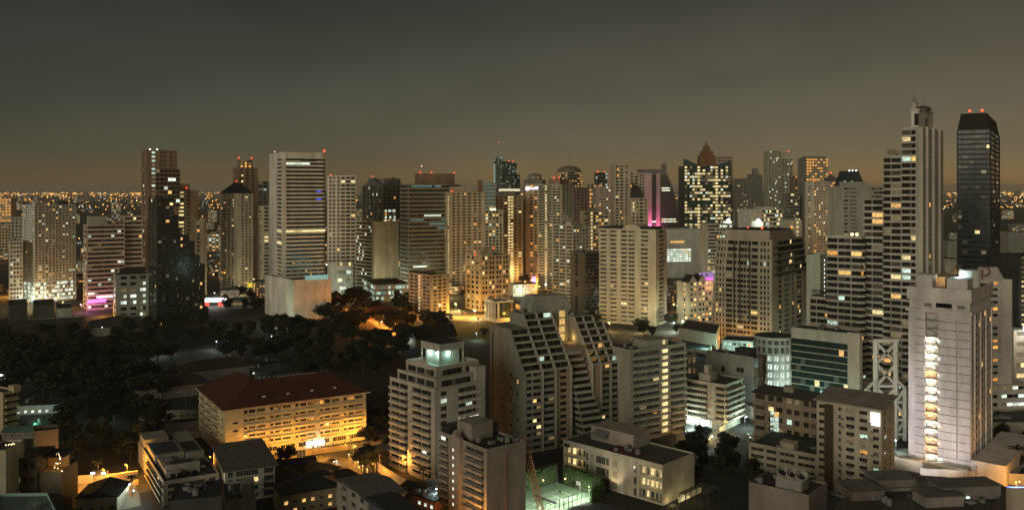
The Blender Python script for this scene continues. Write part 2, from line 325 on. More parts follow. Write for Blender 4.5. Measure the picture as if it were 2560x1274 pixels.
# --- cream tower with pyramid roof
b = tower('residential_tower', 'cream tower under a dark pyramid roof', 550, 594, 633, 728, 44, 483, CRM, 34, 'p2 w1 p.8 w1 p.8 w1 p1', 'p.4 b2.2 p.6 w.8 p.8 w.8 p1.6', wh=.45, lit=.05, bd=1.2, ph=0, clut=0)
m = MB(); W_, D_, h_ = b.W, b.D, b.h; c = b.z(456)
m.add([(-.5,-.5,h_),(W_+.5,-.5,h_),(W_+.5,D_+.5,h_),(-.5,D_+.5,h_),(W_*.4,D_*.45,c),(W_*.6,D_*.45,c),(W_*.6,D_*.55,c),(W_*.4,D_*.55,c)], [(0,1,5,4),(1,2,6,5),(2,3,7,6),(3,0,4,7),(4,5,6,7)], wall(.03, .035, .05)); b.part('pyramid_roof', m); b.beacon(W_*.5, D_*.5, c, .8); b.done()
b = tower('residential_tower', 'dark brown tower with stepped crown and two red beacons', 582, 590, 645, 712, 12, 421, BRN, 40, 'p1 w1 p.6 w1 p.6 w1 p1', 'p1 w1 p1', lit=.04, pal='c', baked=True)
b.levels(b.xu(597), b.xu(633), 2, 14, b.h+.5, b.z(400), 3, rep('p1 w1', 3)+'p1', wh=.6, lit=.3, pal='a'); b.beacon(b.xu(598), 3, b.z(398)); b.beacon(b.xu(630), 3, b.z(398)); b.done()
tower('residential_tower', 'narrow black tower squeezed behind the striped white office tower', 640, 640, 674, 690, 8, 455, DGR, 30, 'p1 w1 p.5 w1 p1', D=20, lit=.05, pal='k', baked=True).done()
tower('residential_tower', 'slim pale tower with zigzag balconies beside the striped white office tower', 645, 655, 680, 735, 20, 517, OLV, 24, 'p1 b2 p1.5', 'p.5 b2 p.5', lit=.05, bd=1.6).done()
# --- the great white striped tower
b = Bld('office_tower', 'tall white office tower with black window bands on a blank podium', 662, 733, 828, 803, 38, 703, wall(.72, .68, .58), 'tower')
b.wall.box(0, b.W, 0, b.D, 0, b.h, b.col); b.roof(0, b.W, 0, b.D, b.h, 1.2)
t = b; tb = Bld('office_tower', 'x', 672, 706, 815, 792, 27, 380, b.col)      # the shaft, in its own turned frame
tb.root['category'] = ''; 
ch = 2.6; W_, D_ = tb.W, tb.D; nfl = 31; zb = tb.z(706); zt = tb.z(396); fh = (zt-zb)/nfl; m = tb.wall
oct_ = lambda i: [(ch+i, i), (W_-ch-i, i), (W_-i, ch+i), (W_-i, D_-ch-i), (W_-ch-i, D_-i), (ch+i, D_-i), (i, D_-ch-i), (i, ch+i)]
m.prism(oct_(.6), 0, tb.h-.2, b.col)
for k in range(nfl): m.prism(oct_(0), zb+k*fh, zb+k*fh+fh*.52, b.col)
m.prism(oct_(0), zt, tb.h, b.col, ROOF); m.prism(oct_(.1), tb.z(800), zb-4, b.col)
m.box(-.03, .8, ch*.8, D_*.02+ch, zb, zt, b.col); m.box(-.05, 1, D_*.42, D_-ch, zb-3, zt+.1, b.col); m.box(-.02, 3.6, -.03+ch*.0, ch, zb-3, zt+.1, b.col)
for k in range(nfl):
    z = zb+(k+.76)*fh; hh = fh*.48; lit_ = {12: CREAM, 29: WHITE}.get(k)
    segs = 1 if not lit_ else 5
    for q in range(segs):
        a0 = 3.7+(W_-3.7-.6)*q/segs; a1 = 3.7+(W_-3.7-.6)*(q+1)/segs
        tb.wins.append((a1-a0-.05, hh, (lit_ if not (k == 29 and q > 2) else GL) if lit_ else GL, ((a0+a1)/2, .58, z), 0))
    tb.wins.append((D_*.4-ch, hh, CREAM if k in (12, 9) else GL, (.58, (D_*.42+ch)/2, z), -math.pi/2))
    if k in (1, 2, 4):
        for q in range(5): tb.wins.append((1.6, hh*.7, AMB if tb.rnd.random() < .5 else DIM, (8+q*6.5+tb.rnd.random()*3, .5, z), 0))
    if k in (20, 22): tb.wins.append((5, hh*.6, glow(.05, .1, 1, 1.5), (W_-7, .5, z), 0))
tb.beacon(W_-1.5, 1, tb.h, 1.0); tb.beacon(.6, D_*.6, tb.h, .6, glow(1, .3, .4, 3, False))
mm = MB(); mm.box(W_*.4, W_*.8, -.03, .3, tb.z(402), tb.z(396), GL); tb.part('louvre', mm)
mm = MB(); mm.box(b.W*.35, b.W*.92, -.1, 4, b.h-.05, b.h+4.2, glow(.45, .9, .8, .9)); b.part('sky_lobby', mm)
# hang the shaft under the podium's Empty so the tower is one thing
def adopt(parent, child):
    for o in list(sc.objects):
        if o.parent == child.root:
            o.parent = parent.root; o.matrix_parent_inverse = mw(parent.root).inverted() @ mw(child.root)
    bpy.data.objects.remove(child.root)
from mathutils import Matrix
def mw(e): return Matrix.Translation(e.location) @ e.rotation_euler.to_matrix().to_4x4()
tb.done(); b.done(); adopt(b, tb)
# --- between the white tower and the centre
b = tower('residential_tower', 'white condominium tower with curved balcony stacks beside the striped office tower', 812, 818, 890, 735, 10, 441, LGT, 31, 'p.8 w.8 p.6 w.8 p.8 w.8 p.6 b1.6 p.3 d1.6 p.3 b1.6 p.3', wh=.5, lit=.05, pal='cw', D=26)
b.levels(2, b.W*.9, -7, -.2, 0, b.z(655), 4, 'p4 w2 p.2 w1.5 p.2 w2 p1', 'p1', wh=.42, lit=.75, pal='Wcd'); b.beacon(4, 2, b.h, .8); b.done()
b = tower('glass_tower', 'dark glass tower with two pointed gables and amber panes glowing like reflected street light', 905, 956, 1014, 712, 38, 466, DGR, 30, rep('p.4 w1', 5)+'p.4', rep('p.4 w1', 5)+'p.4', wh=.7, lit=.03, pal='aW', gm=glass(.02, .018, .016), clut=0, litF=lambda k, s, f: .4 if f == 'F' and .5 < k < .75 and s < .6 else .02)  # glowing amber panes imitate the orange street light reflected in the glass
m = MB(); m.exty([(0, b.h), (b.W, b.h), (b.W*.5, b.z(443))], 1, 6, DGR); b.part('gable', m)
m = MB(); m.extr([(1, b.h), (b.D-1, b.h), (b.D*.5, b.z(444))], .5, 6, DGR); b.part('gable', m); b.blk('plant_room', 7, b.W-3, 8, b.D-4, b.h, b.z(446), SLT); b.beacon(1, b.D*.5, b.z(444), .7); b.done()
b = tower('office_block', 'tan block with two blank end walls split by a slit of tiny lights', 888, 934, 997, 720, 42, 556, wall(.62, .54, .38), 18, 'p5 d.4 p3 d.2 p2', 'p.2 w6 p.8', wh=.5, lit=.05, pal='W')
for k in range(17):
    if k % 5 != 3: b.wins.append((.7, .9, WARM, (b.W*5.2/10.6, .2, 6+k*2.2), 0))
b.done()
tower('car_park', 'low lit parking deck with open sides at the foot of the tan block', 908, 936, 1024, 756, 20, 714, GRY, 3, rep('w2 p.3', 5), 'w2 p.3 w2', wh=.6, lit=.7, pal='Wkt', cat='building', clut=2).done()
b = tower('office_tower', 'wide dark grey office tower with continuous window bands and a red lit plant room', 1000, 1020, 1152, 728, 12, 462, wall(.3, .3, .25), 25, 'p.2 w10 p.2', 'p.2 w10 p.2', wh=.5, lit=.02, pal='W', gm=glass(.02, .022, .02), litF=lambda k, s, f: 0)
b.blk('plant_room', b.xu(1052), b.xu(1140), 4, 20, b.h, b.z(434), BRN); 
for q in (1054, 1082, 1139): b.beacon(b.xu(q), 4, b.z(434), .8)
b.beacon(b.xu(1058), 5, b.z(418), .7, glow(1, .4, .6, 3, False))
fz = b.h/25
for k, a0, a1 in ((24, .05, .45), (24, .5, .62), (17, .3, .62), (16, .05, .3), (16, .62, .9), (15, .4, .75), (14, .55, .7), (5, .1, .35), (3, .1, .3)): b.wins.append(((a1-a0)*b.W, fz*.38, WHITE if k in (17, 5) else TEAL, ((a0+a1)/2*b.W, .27, (k+.72)*fz), 0))
b.done()
b = tower('residential_tower', 'tall beige condominium tower with fluted piers and a lit stair strip', 1093, 1122, 1211, 726, 22, 482, wall(.58, .5, .36), 32, 'p1 w.8 p.5 w.8 p.8 w1 p.5 w1 p.8 w.8 p.5 w.8 p1', 'p.8 w.9 p.6 w.9 p.8 s.4', wh=.5, lit=.05, pal='caw', litF=lambda k, s, f: .28 if f == 'L' and .3 < k < .65 else .03)
b.blk('penthouse', b.W*.12, b.W*.65, 4, 16, b.h, b.z(467)); b.blk('spire', b.W*.85, b.W*.97, 3, 6, b.h, b.z(450), BRN); b.beacon(b.W*.1, 2, b.h, .8); b.done()
b = tower('residential_block', 'mid rise beige block with cornices and warm windows above orange street lamps', 1163, 1201, 1275, 778, 35, 641, wall(.48, .4, .26), 11, rep('p1 w1 p.4 w1', 4)+'p1', rep('p1 w1', 3)+'p1', wh=.55, lit=.12, pal='wac')
for vv in (745, 655): b.wall.box(-.5, b.W+.5, -.5, b.D+.5, b.z(vv), b.z(vv)+.7, b.col)
b.blk('penthouse', b.W*.1, b.W*.5, 5, 16, b.h, b.z(627)); b.blk('plant_room', b.W*.25, b.W*.5, 7, 14, b.z(627), b.z(622)); b.beacon(1, b.D*.4, b.h, .8); b.beacon(b.W*.55, 6, b.z(627), .9); b.done()
b = tower('apartment_block', 'brown apartment block with planted roof and a lit stair column', 1022, 1076, 1123, 798, 44, 690, wall(.42, .34, .24), 12, 'p1 w1 p.6 w1 p.6 w1 p1', 'p.3 b1.5 p.4 b1.2 p.4 s.7 p1 b1.2 p.3 b1.2 p.3', wh=.5, lit=.04, pal='c', bd=1.0)
m = MB()
for i in range(220): x, y = b.rnd.uniform(1, b.W-1), b.rnd.uniform(1, b.D-1); z = b.h+b.rnd.uniform(.3, 2.5); r = b.rnd.uniform(.4, .9); m.add([(x-r,y,z),(x,y-r,z+.3),(x+r,y,z+.1),(x,y+r,z+.5)], [(0,1,2,3)], wall(.03, .05, .02))
b.part('roof_garden', m); b.done()
# --- far skyline, centre
m2 = dict(baked=True, ph=.8, clut=0)
b = tower('office_tower', 'far dark tower with green and white lights, tallest of the central skyline', 1234, 1255, 1292, 585, 45, 404, wall(.1, .12, .11), 34, rep('p.5 w1', 5), 's1 p1 w1 p1 w1', wh=.6, lit=.12, pal='kt', gm=glass(.012, .02, .02), **m2)
b.levels(1, b.W*.3, b.D*.4, b.D, b.h+.5, b.z(393), 2, 'w1', 'w1', lit=.3, pal='k'); b.levels(b.W+.2, b.xu(1302), 3, b.D, 0, b.z(436), 28, 'p1 w1 p1', lit=.1, pal='k')
m = MB(); m.bar((b.W*.1, b.D*.6, b.h), (b.W*.1, b.D*.6, b.z(357)), 1.0, METAL); b.part('mast', m); b.beacon(b.W*.1, b.D*.6, b.z(357), 1.2); b.beacon(b.W*.5, 2, b.h, 1.5); b.beacon(b.W*.8, 2, b.h, 1.5)
m = MB(); m.box(-20, b.W, -12, -8, b.z(478), b.z(472), glow(1, .85, .55, 1.5)); b.part('lit_terrace', m); b.done()
tower('office_tower', 'small far tower with pale green lit floors', 1210, 1210, 1241, 600, 5, 457, SLT, 16, 'w6', D=24, wh=.55, lit=.75, pal='t', **m2).done()
b = tower('residential_tower', 'slim condominium with white piers and a glowing yellow crown lamp', 1205, 1211, 1258, 722, 10, 526, OLV, 24, rep('p.6 w1', 5)+'p.6', D=24, wh=.6, lit=.09, pal='kWw'); b.blk('penthouse', b.W*.25, b.W*.65, 4, 10, b.h, b.z(516)); m = MB(); m.box(b.W*.3, b.W*.6, -.2, 1, b.h+.2, b.h+2.4, glow(1, .8, .4, 3, False)); b.part('crown_lamp', m); b.done()
b = tower('residential_tower', 'brown tower with a blazing yellow strip of stair lights', 1240, 1246, 1307, 712, 10, 490, wall(.32, .25, .16), 30, 'p.5 w1 p.5 w1 p.3 s.8 p.2 s.8 p.3 w1 p.5 w1 p.5', D=24, wh=.5, lit=.04, pal='c'); b.blk('plant_room', b.W*.2, b.W*.7, 4, 12, b.h, b.z(478), SLT); b.done()
lamp('POINT', (b.X+b.W*.55, b.Y-6, 18), 30000, (1, .6, .2), 1)
b = tower('hotel_tower', 'beige hotel tower with a blue white roof sign', 1310, 1314, 1346, 705, 8, 462, TAN, 32, 'p2 w1 p.8 w1 p.6', D=24, wh=.5, lit=.16, pal='a'); b.blk('plant_room', 0, b.W+6, 4, 14, b.h, b.z(450), SLT)
sg = glow(.62, .66, 1, 4, False, 'sign_light'); m = MB()
# rows of glowing letters too small to read: a disc and a row of strokes
zc = b.z(471); m.cyl(0, 0, -.3, .3, 2.6, 2.6, sg, 14)
o = b.part('sign', m, (b.W*.14, -.6, zc)); o.rotation_euler = (R(90), 0, 0)
m = MB()
for i in range(7): m.box(b.W*.24+i*2.9, b.W*.24+i*2.9+1.9, -.6, -.2, zc-1.2, zc+(2.4 if i in (0, 3, 4) else 1.1), sg)
b.part('sign', m); b.done()
b = tower('residential_tower', 'ribbed apartment tower with a pink white strip of stair lights', 1345, 1404, 1434, 728, 58, 463, wall(.42, .4, .3), 38, 'p1 w.7 p.8 w.7 p.8 w.7 p1', 'p.4 w2.6 p.3 s.8 p.3 w2 p.3 w1.8 p.3 w1.6 p.5', wh=.5, lit=.03, pal='cw'); b.blk('plant_room', b.W*.1, b.W*.9, 4, b.D*.6, b.h, b.z(448), BRN); b.beacon(2, 5, b.z(448)); b.beacon(2, 12, b.z(448)); b.done()
b = tower('apartment_tower', 'pale apartment tower with brown balconies in front of the ribbed tower', 1381, 1432, 1473, 752, 48, 565, wall(.46, .43, .34), 22, rep('p.5 w.8', 5)+'p.6', 'p.3 b2 p.4 b2 p.4 b2 p.3', wh=.5, lit=.06, pal='aW', bd=1.0); b.blk('plant_room', 2, b.W*.7, 4, 12, b.h, b.z(555)); b.done()
# dome tower
b = Bld('dome_tower', 'round tower with a domed top and golden lights all over', 1403, 1436, 1436, 600, 20, 431, wall(.2, .17, .13), 'tower', None, 30, None, 30)
b.baked = True; r_ = 32*b.Y/F_PX; cx = 0; cy = r_
pts = lambda r: [(cx+r*math.cos(6.28318*i/24), cy+r*math.sin(6.28318*i/24)) for i in range(24)]
n_ = 26; fh = b.h/n_
b.wall.prism(pts(r_-.6), 0, b.h, GL)
for k in range(n_): b.wall.prism(pts(r_), k*fh, k*fh+fh*.5, b.col)
b.wall.prism(pts(r_+.3), b.h, b.h+2, b.col)
for i in range(24):
    for k in range(n_):
        if b.rnd.random() < (.5 if k > 9 else .15):
            a = 6.28318*(i+.5)/24; x, y = cx+(r_-.1)*math.cos(a), cy+(r_-.1)*math.sin(a)
            if y < cy: b.wall.box(x-1.4, x+1.4, y-.5, y+.5, k*fh+fh*.5, k*fh+fh*.95, WARM)
m = MB(); m.ball(cx, cy, b.h+2, r_-1, b.col, 20, 6, .5, True); b.part('dome', m); m = MB(); m.bar((cx, cy, b.h), (cx, cy, b.z(386)), .9, METAL); b.part('spire', m); b.done()
b = Bld('dome_tower', 'small far tower with a low dome and a few warm lamps', 1325, 1344, 1344, 585, 20, 443, SLT, 'tower', None, 20, None, 20); b.baked = True; r_ = 19*b.Y/F_PX; cx, cy = 0, r_; b.wall.prism(pts(r_), 0, b.h, b.col); m = MB(); m.ball(cx, cy, b.h, r_, b.col, 16, 5, .55, True); b.part('dome', m)
for q in (-.6, .1, .7): b.beacon(q*r_, .5, b.h-3, 1.3, WARM)
b.done()
tower('office_tower', 'dark sloping slab behind the ribbed apartment tower', 1330, 1330, 1364, 620, 5, 450, wall(.08, .09, .1), 20, 'w5 p.2', D=26, lit=.01, **m2).done()
tower('residential_tower', 'far reddish brown tower between the dome and the pale block', 1440, 1440, 1478, 640, 5, 470, wall(.2, .14, .13), 22, rep('p.6 w1', 4), D=26, lit=.02, **m2).done()
b = tower('apartment_block', 'white apartment block with one amber stair strip', 1455, 1458, 1524, 705, 8, 530, wall(.5, .47, .38), 20, 'p.4 b1.4 p.3 s.5 p.3 w1.2 p.3 w1.2 p.3 w1 p.4', D=25, wh=.5, lit=.07, pal='ca', bd=1.0); b.blk('plant_room', b.W*.25, b.W*.7, 4, 12, b.h, b.z(520)); b.done()
tower('residential_tower', 'pinkish tower with square windows behind the white apartment block', 1494, 1496, 1534, 655, 8, 466, PNK, 26, rep('p.7 w1', 6)+'p.7', D=25, wh=.5, lit=.09, pal='wcW', **m2).done()
b = tower('office_tower', 'small dark tower with two red lamps on its flat top', 1490, 1490, 1518, 610, 6, 432, DGR, 20, 'w4 s.6', D=22, lit=.02, pal='k', **m2); b.beacon(4, 1, b.h, 1.5); b.beacon(b.W-6, 1, b.h, 1.5); b.done()
tower('residential_tower', 'dark block with amber windows below the small dark tower', 1474, 1474, 1505, 640, 6, 462, SLT, 18, 'w1 p.4 w1 p.4 w1', D=22, lit=.35, pal='a', **m2).done()
# stepped condo
b = tower('residential_tower', 'black and cream stepped condominium tower', 1533, 1536, 1572, 672, 8, 413, wall(.48, .43, .33), 34, 'p.4 w1 p.5 w1 p.8 w.7 p.4', D=24, wh=.55, lit=.07, pal='ca', clut=0)
x0 = b.W+.05
for uu, vv in ((1598, 432), (1612, 436)): x1 = b.xu(uu); b.levels(x0, x1, .5, 24, 0, b.z(vv), 31, 'p.5 w.8 p.4 w1 p.3', lit=.05, pal='ca'); b.roof(x0, x1, .5, 24, b.z(vv)+.5); x0 = x1+.05
b.levels(b.xu(1573), b.xu(1617), -8, -.2, 0, b.z(497), 20, 'p.6 w.5 p.6 w.5 p.4 w1 p.4 w.5 p.6', 'p1 w1 p1', lit=.05, pal='c'); b.roof(b.xu(1573), b.xu(1617), -8, -.2, b.z(497)+.5)
m = MB(); m.exty([(b.xu(1574), b.z(496)), (b.xu(1606), b.z(496)), (b.xu(1594), b.z(466)), (b.xu(1580), b.z(459))], -7, -1, DARK); b.part('stepped_roof', m); b.done()
# sail
b = Bld('sail_tower', 'sail shaped tower with a curved edge and pink lit piers', 1604, 1604, 1705, 640, 6, 423, wall(.2, .17, .17), 'tower', None, 34)
prof = [(0, 0), (b.W, 0)] + [(b.xu(1704-(1704-1664)*((i/10)**2.1)), b.z(600-(600-425)*i/10)) for i in range(11)] + [(b.xu(1655), b.z(423)), (0, b.z(423))]
b.wall.exty(prof, 0, 34, b.col); b.wall.box(b.xu(1658), b.xu(1668), 2, 12, b.z(425), b.z(410), b.col)
pk = wall(.6, .42, .45); b.wall.box(b.xu(1605), b.xu(1629), -1.5, -.01, 0, b.z(433), pk); b.wall.box(b.xu(1641), b.xu(1650), -1.4, -.02, 0, b.z(433), pk)
b.baked = True
for k in range(26):
    z = b.z(590-k*6); x1 = b.xu(1700-(1704-1664)*((min(1, (k*6+10)/175))**2.1))
    b.wins.append((b.xu(1640)-b.xu(1630)-.3, 3.0, GL if b.rnd.random() < .9 else WHITE, ((b.xu(1640)+b.xu(1630))/2, -.06, z), 0)); x0 = b.xu(1651)
    mm = GL2 if k not in (6, 20) else WHITE
    b.wins.append((x1-x0, 2.6, mm if mm is GL2 else DIM, ((x0+x1)/2, -.06, z), 0))
    if k in (6, 7, 19, 20):
        for q in range(8): b.wins.append((3, 2, WHITE if q % 3 else CREAM, (x0+4+(x1-x0-8)*q/8, -.12, z), 0))
m = MB(); m.bar((b.xu(1664), 6, b.z(412)), (b.xu(1664), 6, b.z(395)), .8, METAL); b.part('spire', m); b.done()
for uu in (1612, 1630): lamp('SPOT', (b.X+b.xu(uu), b.Y-13, b.z(590)), 1.1e5, (1, .18, .42), 1.5, None, (R(128), 0, 0), 110)
# green glass tower with crown
b = Bld('glass_tower', 'green glass office tower with two lit stair columns and a golden tiered crown', 1712, 1712, 1827, 655, 5, 415, wall(.05, .07, .06), 'tower', None, 40)
ht = b.h; b.levels(0, b.W, 0, 40, 0, ht-.5, 30, rep('w.7 p.09', 5)+'C.8 p.08 '+rep('w.7 p.09', 6)+'C.8 p.08 '+rep('w.7 p.09', 5), wh=.6, lit=.3, pal='cccW', gm=GREEN, ins=.2, litF=lambda k, s, f: .34 if int(k*30+.5) % 5 in (0, 1) else .17)
gl_ = wall(.04, .08, .08)
m = MB(); m.exty([(0, ht), (b.xu(1752), ht), (b.xu(1752), ht+.5), (0, b.z(397))], .5, 8, gl_); b.part('slanted_top', m); m = MB(); m.exty([(b.xu(1793), ht), (b.W, ht), (b.W, b.z(402)), (b.xu(1793), ht+2)], .5, 8, gl_); b.part('slanted_top', m)
gd = wall(.2, .1, .05); m = MB()
for u0, u1, v in ((1752, 1791, 388), (1758, 1786, 376), (1764, 1779, 366)): m.box(b.xu(u0), b.xu(u1), 4+(u0-1752)*.3, 20-(u0-1752)*.3, ht, b.z(v), gd)
m.cyl(b.xu(1771.5), 12, b.z(366), b.z(352), 3.5, .3, gd, 6); b.part('crown', m); b.done()
tower('residential_tower', 'pale tower half hidden behind the green glass tower', 1793, 1795, 1833, 640, 8, 392, PNK, 34, rep('p.5 w1', 5)+'p.5', D=26, wh=.5, lit=.05, pal='cw', **m2).done()
for i, (a, c_, v, lb) in enumerate(((1842, 1859, 447, 'faint low slab at the edge of the hazy tower cluster'), (1858, 1884, 446, 'hazy grey tower with a flat top in the distance'), (1876, 1906, 436, 'hazy grey tower with a small turret in the distance'))):
    b = tower('residential_tower', lb, a, a, c_, 566, 6, v, SLT, 30, rep('p.6 w1', 4), D=30, lit=.03, **m2)
    if i == 2: b.blk('turret', b.W*.3, b.W*.7, 4, 20, b.h, b.z(421))
    b.done()
b = tower('residential_tower', 'tall hazy twin tower with curved tops', 1921, 1921, 1950, 608, 6, 378, OLV, 44, rep('p.5 w1', 4), D=30, wh=.5, lit=.05, pal='cW', **m2)
b.levels(b.W+.05, b.xu(1980), -3, 28, 0, b.z(398), 40, rep('p.2 w1', 3), wh=.5, lit=.06, pal='cW'); b.blk('plant_room', b.xu(1953), b.xu(1976), 2, 20, b.z(398), b.z(381)); b.levels(b.W*.2, b.xu(1985), 29, 40, 0, b.z(410), 38, 'w1', lit=.03); b.beacon(b.xu(1972), 0, b.z(380), 1.2); b.done()
tower('residential_tower', 'dark narrow tower with red lamps beside the hazy twin tower', 1984, 1984, 2001, 618, 6, 440, BRN, 26, 'p.4 w1 p.4 w1', D=22, lit=.12, pal='a', **m2).done()
b = tower('office_tower', 'flat topped tower with amber lit upper floors behind the white hotel', 2013, 2015, 2070, 640, 8, 396, SLT, 34, rep('p.3 w1', 8), D=34, wh=.6, lit=.1, pal='a', **m2, litF=lambda k, s, f: .5 if k > .72 else .07); b.blk('plant_room', 2, b.W-2, 3, 24, b.h, b.z(391)); b.done()
b = tower('hotel_tower', 'white hotel with square windows and a column of amber windows', 2015, 2034, 2107, 668, 15, 455, wall(.62, .58, .5), 30, rep('p.6 w.8', 8)+'p.6 A1.6 p.5 '+rep('w.8 p.6', 3), 'p1 w.5 p1', D=24, wh=.55, lit=.12, pal='ac'); m = MB(); cx, cy = b.xu(2085), 8; z = b.h
m.add([(cx-8,0,z),(cx+8,0,z),(cx+8,16,z),(cx-8,16,z),(cx-8,0,z+5),(cx+8,0,z+5),(cx+8,16,z+5),(cx-8,16,z+5),(cx,cy,z+13)], [(0,1,5,4),(1,2,6,5),(2,3,7,6),(3,0,4,7),(4,5,8),(5,6,8),(6,7,8),(7,4,8)], DGR); b.part('pyramid_roof', m); b.beacon(cx, cy, z+13, 1.1); b.beacon(2, 2, z, 1); b.done()
b = Bld('glass_tower', 'black glass tower with a slanted top and white roof lamps', 2108, 2108, 2162, 690, 6, 458, wall(.03, .04, .05), 'tower', None, 30); b.levels(0, b.W, 0, 30, 0, b.h-.5, 24, rep('w1 p.08', 6), wh=.75, lit=.02, gm=glass(.012, .02, .025))
m = MB(); m.exty([(2, b.h), (b.W, b.h), (b.xu(2148), b.z(427)), (b.xu(2122), b.z(427))], 2, 28, BLUE); b.part('slanted_top', m)
for uu in (2125, 2133, 2142): b.beacon(b.xu(uu), 2, b.z(428)-1, 1.0, glow(.6, .8, 1, 5, False))
for uu in (2112, 2130): b.beacon(b.xu(uu), 0, b.h, 1.2, WHITE)
b.done()
# dark tower at the far right
b = Bld('glass_tower', 'dark blue glass tower with a dark tapered crown and two red beacons', 2392, 2476, 2500, 905, 58, 322, wall(.05, .055, .062), 'tower')
b.levels(0, b.W, 0, b.D, 0, b.h-.5, 46, 'p.2 w1 p.1 w1 p.2', 'p.4 w1 p.15 w1.6 d.5 w1.4 p.1 w1.4 d.4 w1.4 p.1 w.8 p.3', wh=.66, lit=.013, pal='cwck', gm=glass(.006, .009, .012, .2))
m = MB(); i = 2.5; z0, z1 = b.h, b.z(281); e = .3
m.add([(e,e,z0),(b.W-e,e,z0),(b.W-e,b.D-e,z0),(e,b.D-e,z0),(i,i,z1),(b.W-i,i,z1),(b.W-i,b.D-i,z1),(i,b.D-i,z1)], [(0,1,5,4),(1,2,6,5),(2,3,7,6),(3,0,4,7),(4,5,6,7)], wall(.022, .016, .016)); b.part('crown', m)
b.beacon(2.8, b.D*.25, z1, .9); b.beacon(2.8, b.D*.62, z1, .9); b.done()
# --- right of centre, middle distance
b = Bld('apartment_tower', 'cream apartment tower with barrel vaulted roof and stacked balconies', 1498, 1640, 1667, 815, 62, 577, wall(.66, .58, .42), 'tower')
b.levels(0, b.W, 0, b.D, 0, b.h-.5, 22, 'p1.4 b2.2 p1.4', 'p.3 b2.2 p1.2 b2.3 p1.4 b2 p.4 b2.2 p2.0 b2.4 p2.6', wh=.42, lit=.025, pal='Wck', bd=1.1, ph=.8); b.roof(0, b.W, 0, b.D, b.h, 1.2)
y0, y1 = b.yu(1602), b.yu(1555); m = MB(); rr = (y1-y0)/2; m.extr([((y0+y1)/2+rr*math.cos(a), b.h+max(0, rr*.62*math.sin(a))) for a in [math.pi*q/12 for q in range(13)]], -.3, b.W*.6, b.col); b.part('barrel_vault', m)
for a0, a1 in ((.03, .3), (.62, .95)): b.blk('penthouse', 2.5, b.W*.7, b.D*a0, b.D*a1, b.h, b.h+3, DARK)
b.done()
b = tower('glass_tower', 'black glass slab beside the cream apartment tower', 1426, 1462, 1502, 790, 42, 634, wall(.1, .1, .08), 16, 'p.3 w3 p.3', 'p1 w.5 p1.4', wh=.75, lit=.015, pal='a', gm=glass(.012, .012, .012)); b.done()
b = tower('convention_hall', 'grey hall with a bright white louvred front', 1655, 1660, 1766, 695, 10, 575, wall(.4, .42, .38), 4, 'p1', D=40, base=b.h*0)
for k in range(6):
    for q in range(9): b.wins.append((b.W*.064, 2.1, WHITE if (k+q) % 11 else CREAM, (b.W*(.03+q*.071), -.12, b.z(652)+k*3.1), 0))
    b.wins.append((2.0, 2.1, WHITE, (b.W*.97, -.12, b.z(652)+k*3.1), 0))
for u in (1683, 1700): m = MB(); [m.bar((b.xu(u)-4+q*2, -.6, b.z(607)+(q % 2)*2.2), (b.xu(u)-2+q*2, -.6, b.z(607)+((q+1) % 2)*2.2+.5), .7, glow(1, .5, .12, 1.6, False, 'sign_light')) for q in range(5)]; b.part('sign', m)
b.done()
tower('apartment_block', 'banded block with a white dotted strip behind the terraced condominium', 1765, 1768, 1832, 712, 8, 562, wall(.38, .37, .3), 17, 'p.3 w3 p.2 s.5 p.3 w2.5 p.3', D=28, wh=.5, lit=.08, pal='Wca').done()
b = tower('office_block', 'low white office block with dark window bands', 1868, 1872, 1957, 672, 10, 525, wall(.5, .5, .45), 14, 'p4 w6 p.2', D=40, wh=.5, lit=.12, pal='ck'); b.blk('plant_room', b.W*.3, b.W*.8, 6, 20, b.h, b.h+5); b.done()
for u, lb in ((1818, 'white rooftop pylon with a dazzling globe lamp near the green glass tower'), (1893, 'white rooftop pylon with a dazzling globe lamp before the low office block')):
    Y = F_PX*EYE/(692-V0); X = (u-U0)/F_PX*Y; t = thing('lamp_pylon', lb, 'pylon', (X, Y, 0)); m = MB(); zt = zat(553, Y); hw = 6 if u < 1850 else 8
    m.box(-hw, hw, 0, 8, 0, zt, wall(.6, .58, .5)); m.box(-hw-.4, hw+.4, -.4, 8.4, zt, zt+.6, CONC); link('tower_body', m.mesh('tower_body'), t); m = MB(); m.ball(1, -1.5, zt+1, 2.6, glow(.9, 1, .9, 7, False), 12, 8); link('globe', m.mesh('globe'), t)
    lamp('POINT', (X+1, Y-7, zt-1), 6000, (.9, 1, .9), 2)
tower('apartment_block', 'small block with dotted yellow windows before the low office block', 1963, 1966, 2005, 690, 8, 552, wall(.4, .36, .28), 12, 'p1 w.6 p.8 s.6 p.8', D=22, lit=.2, pal='ca').done()
b = tower('residential_tower', 'banded grey tower with speckled windows below the hazy twin tower', 1962, 1966, 2000, 640, 8, 484, SLT, 20, 'w4', D=24, wh=.5, lit=.06, pal='c', **m2); b.done()
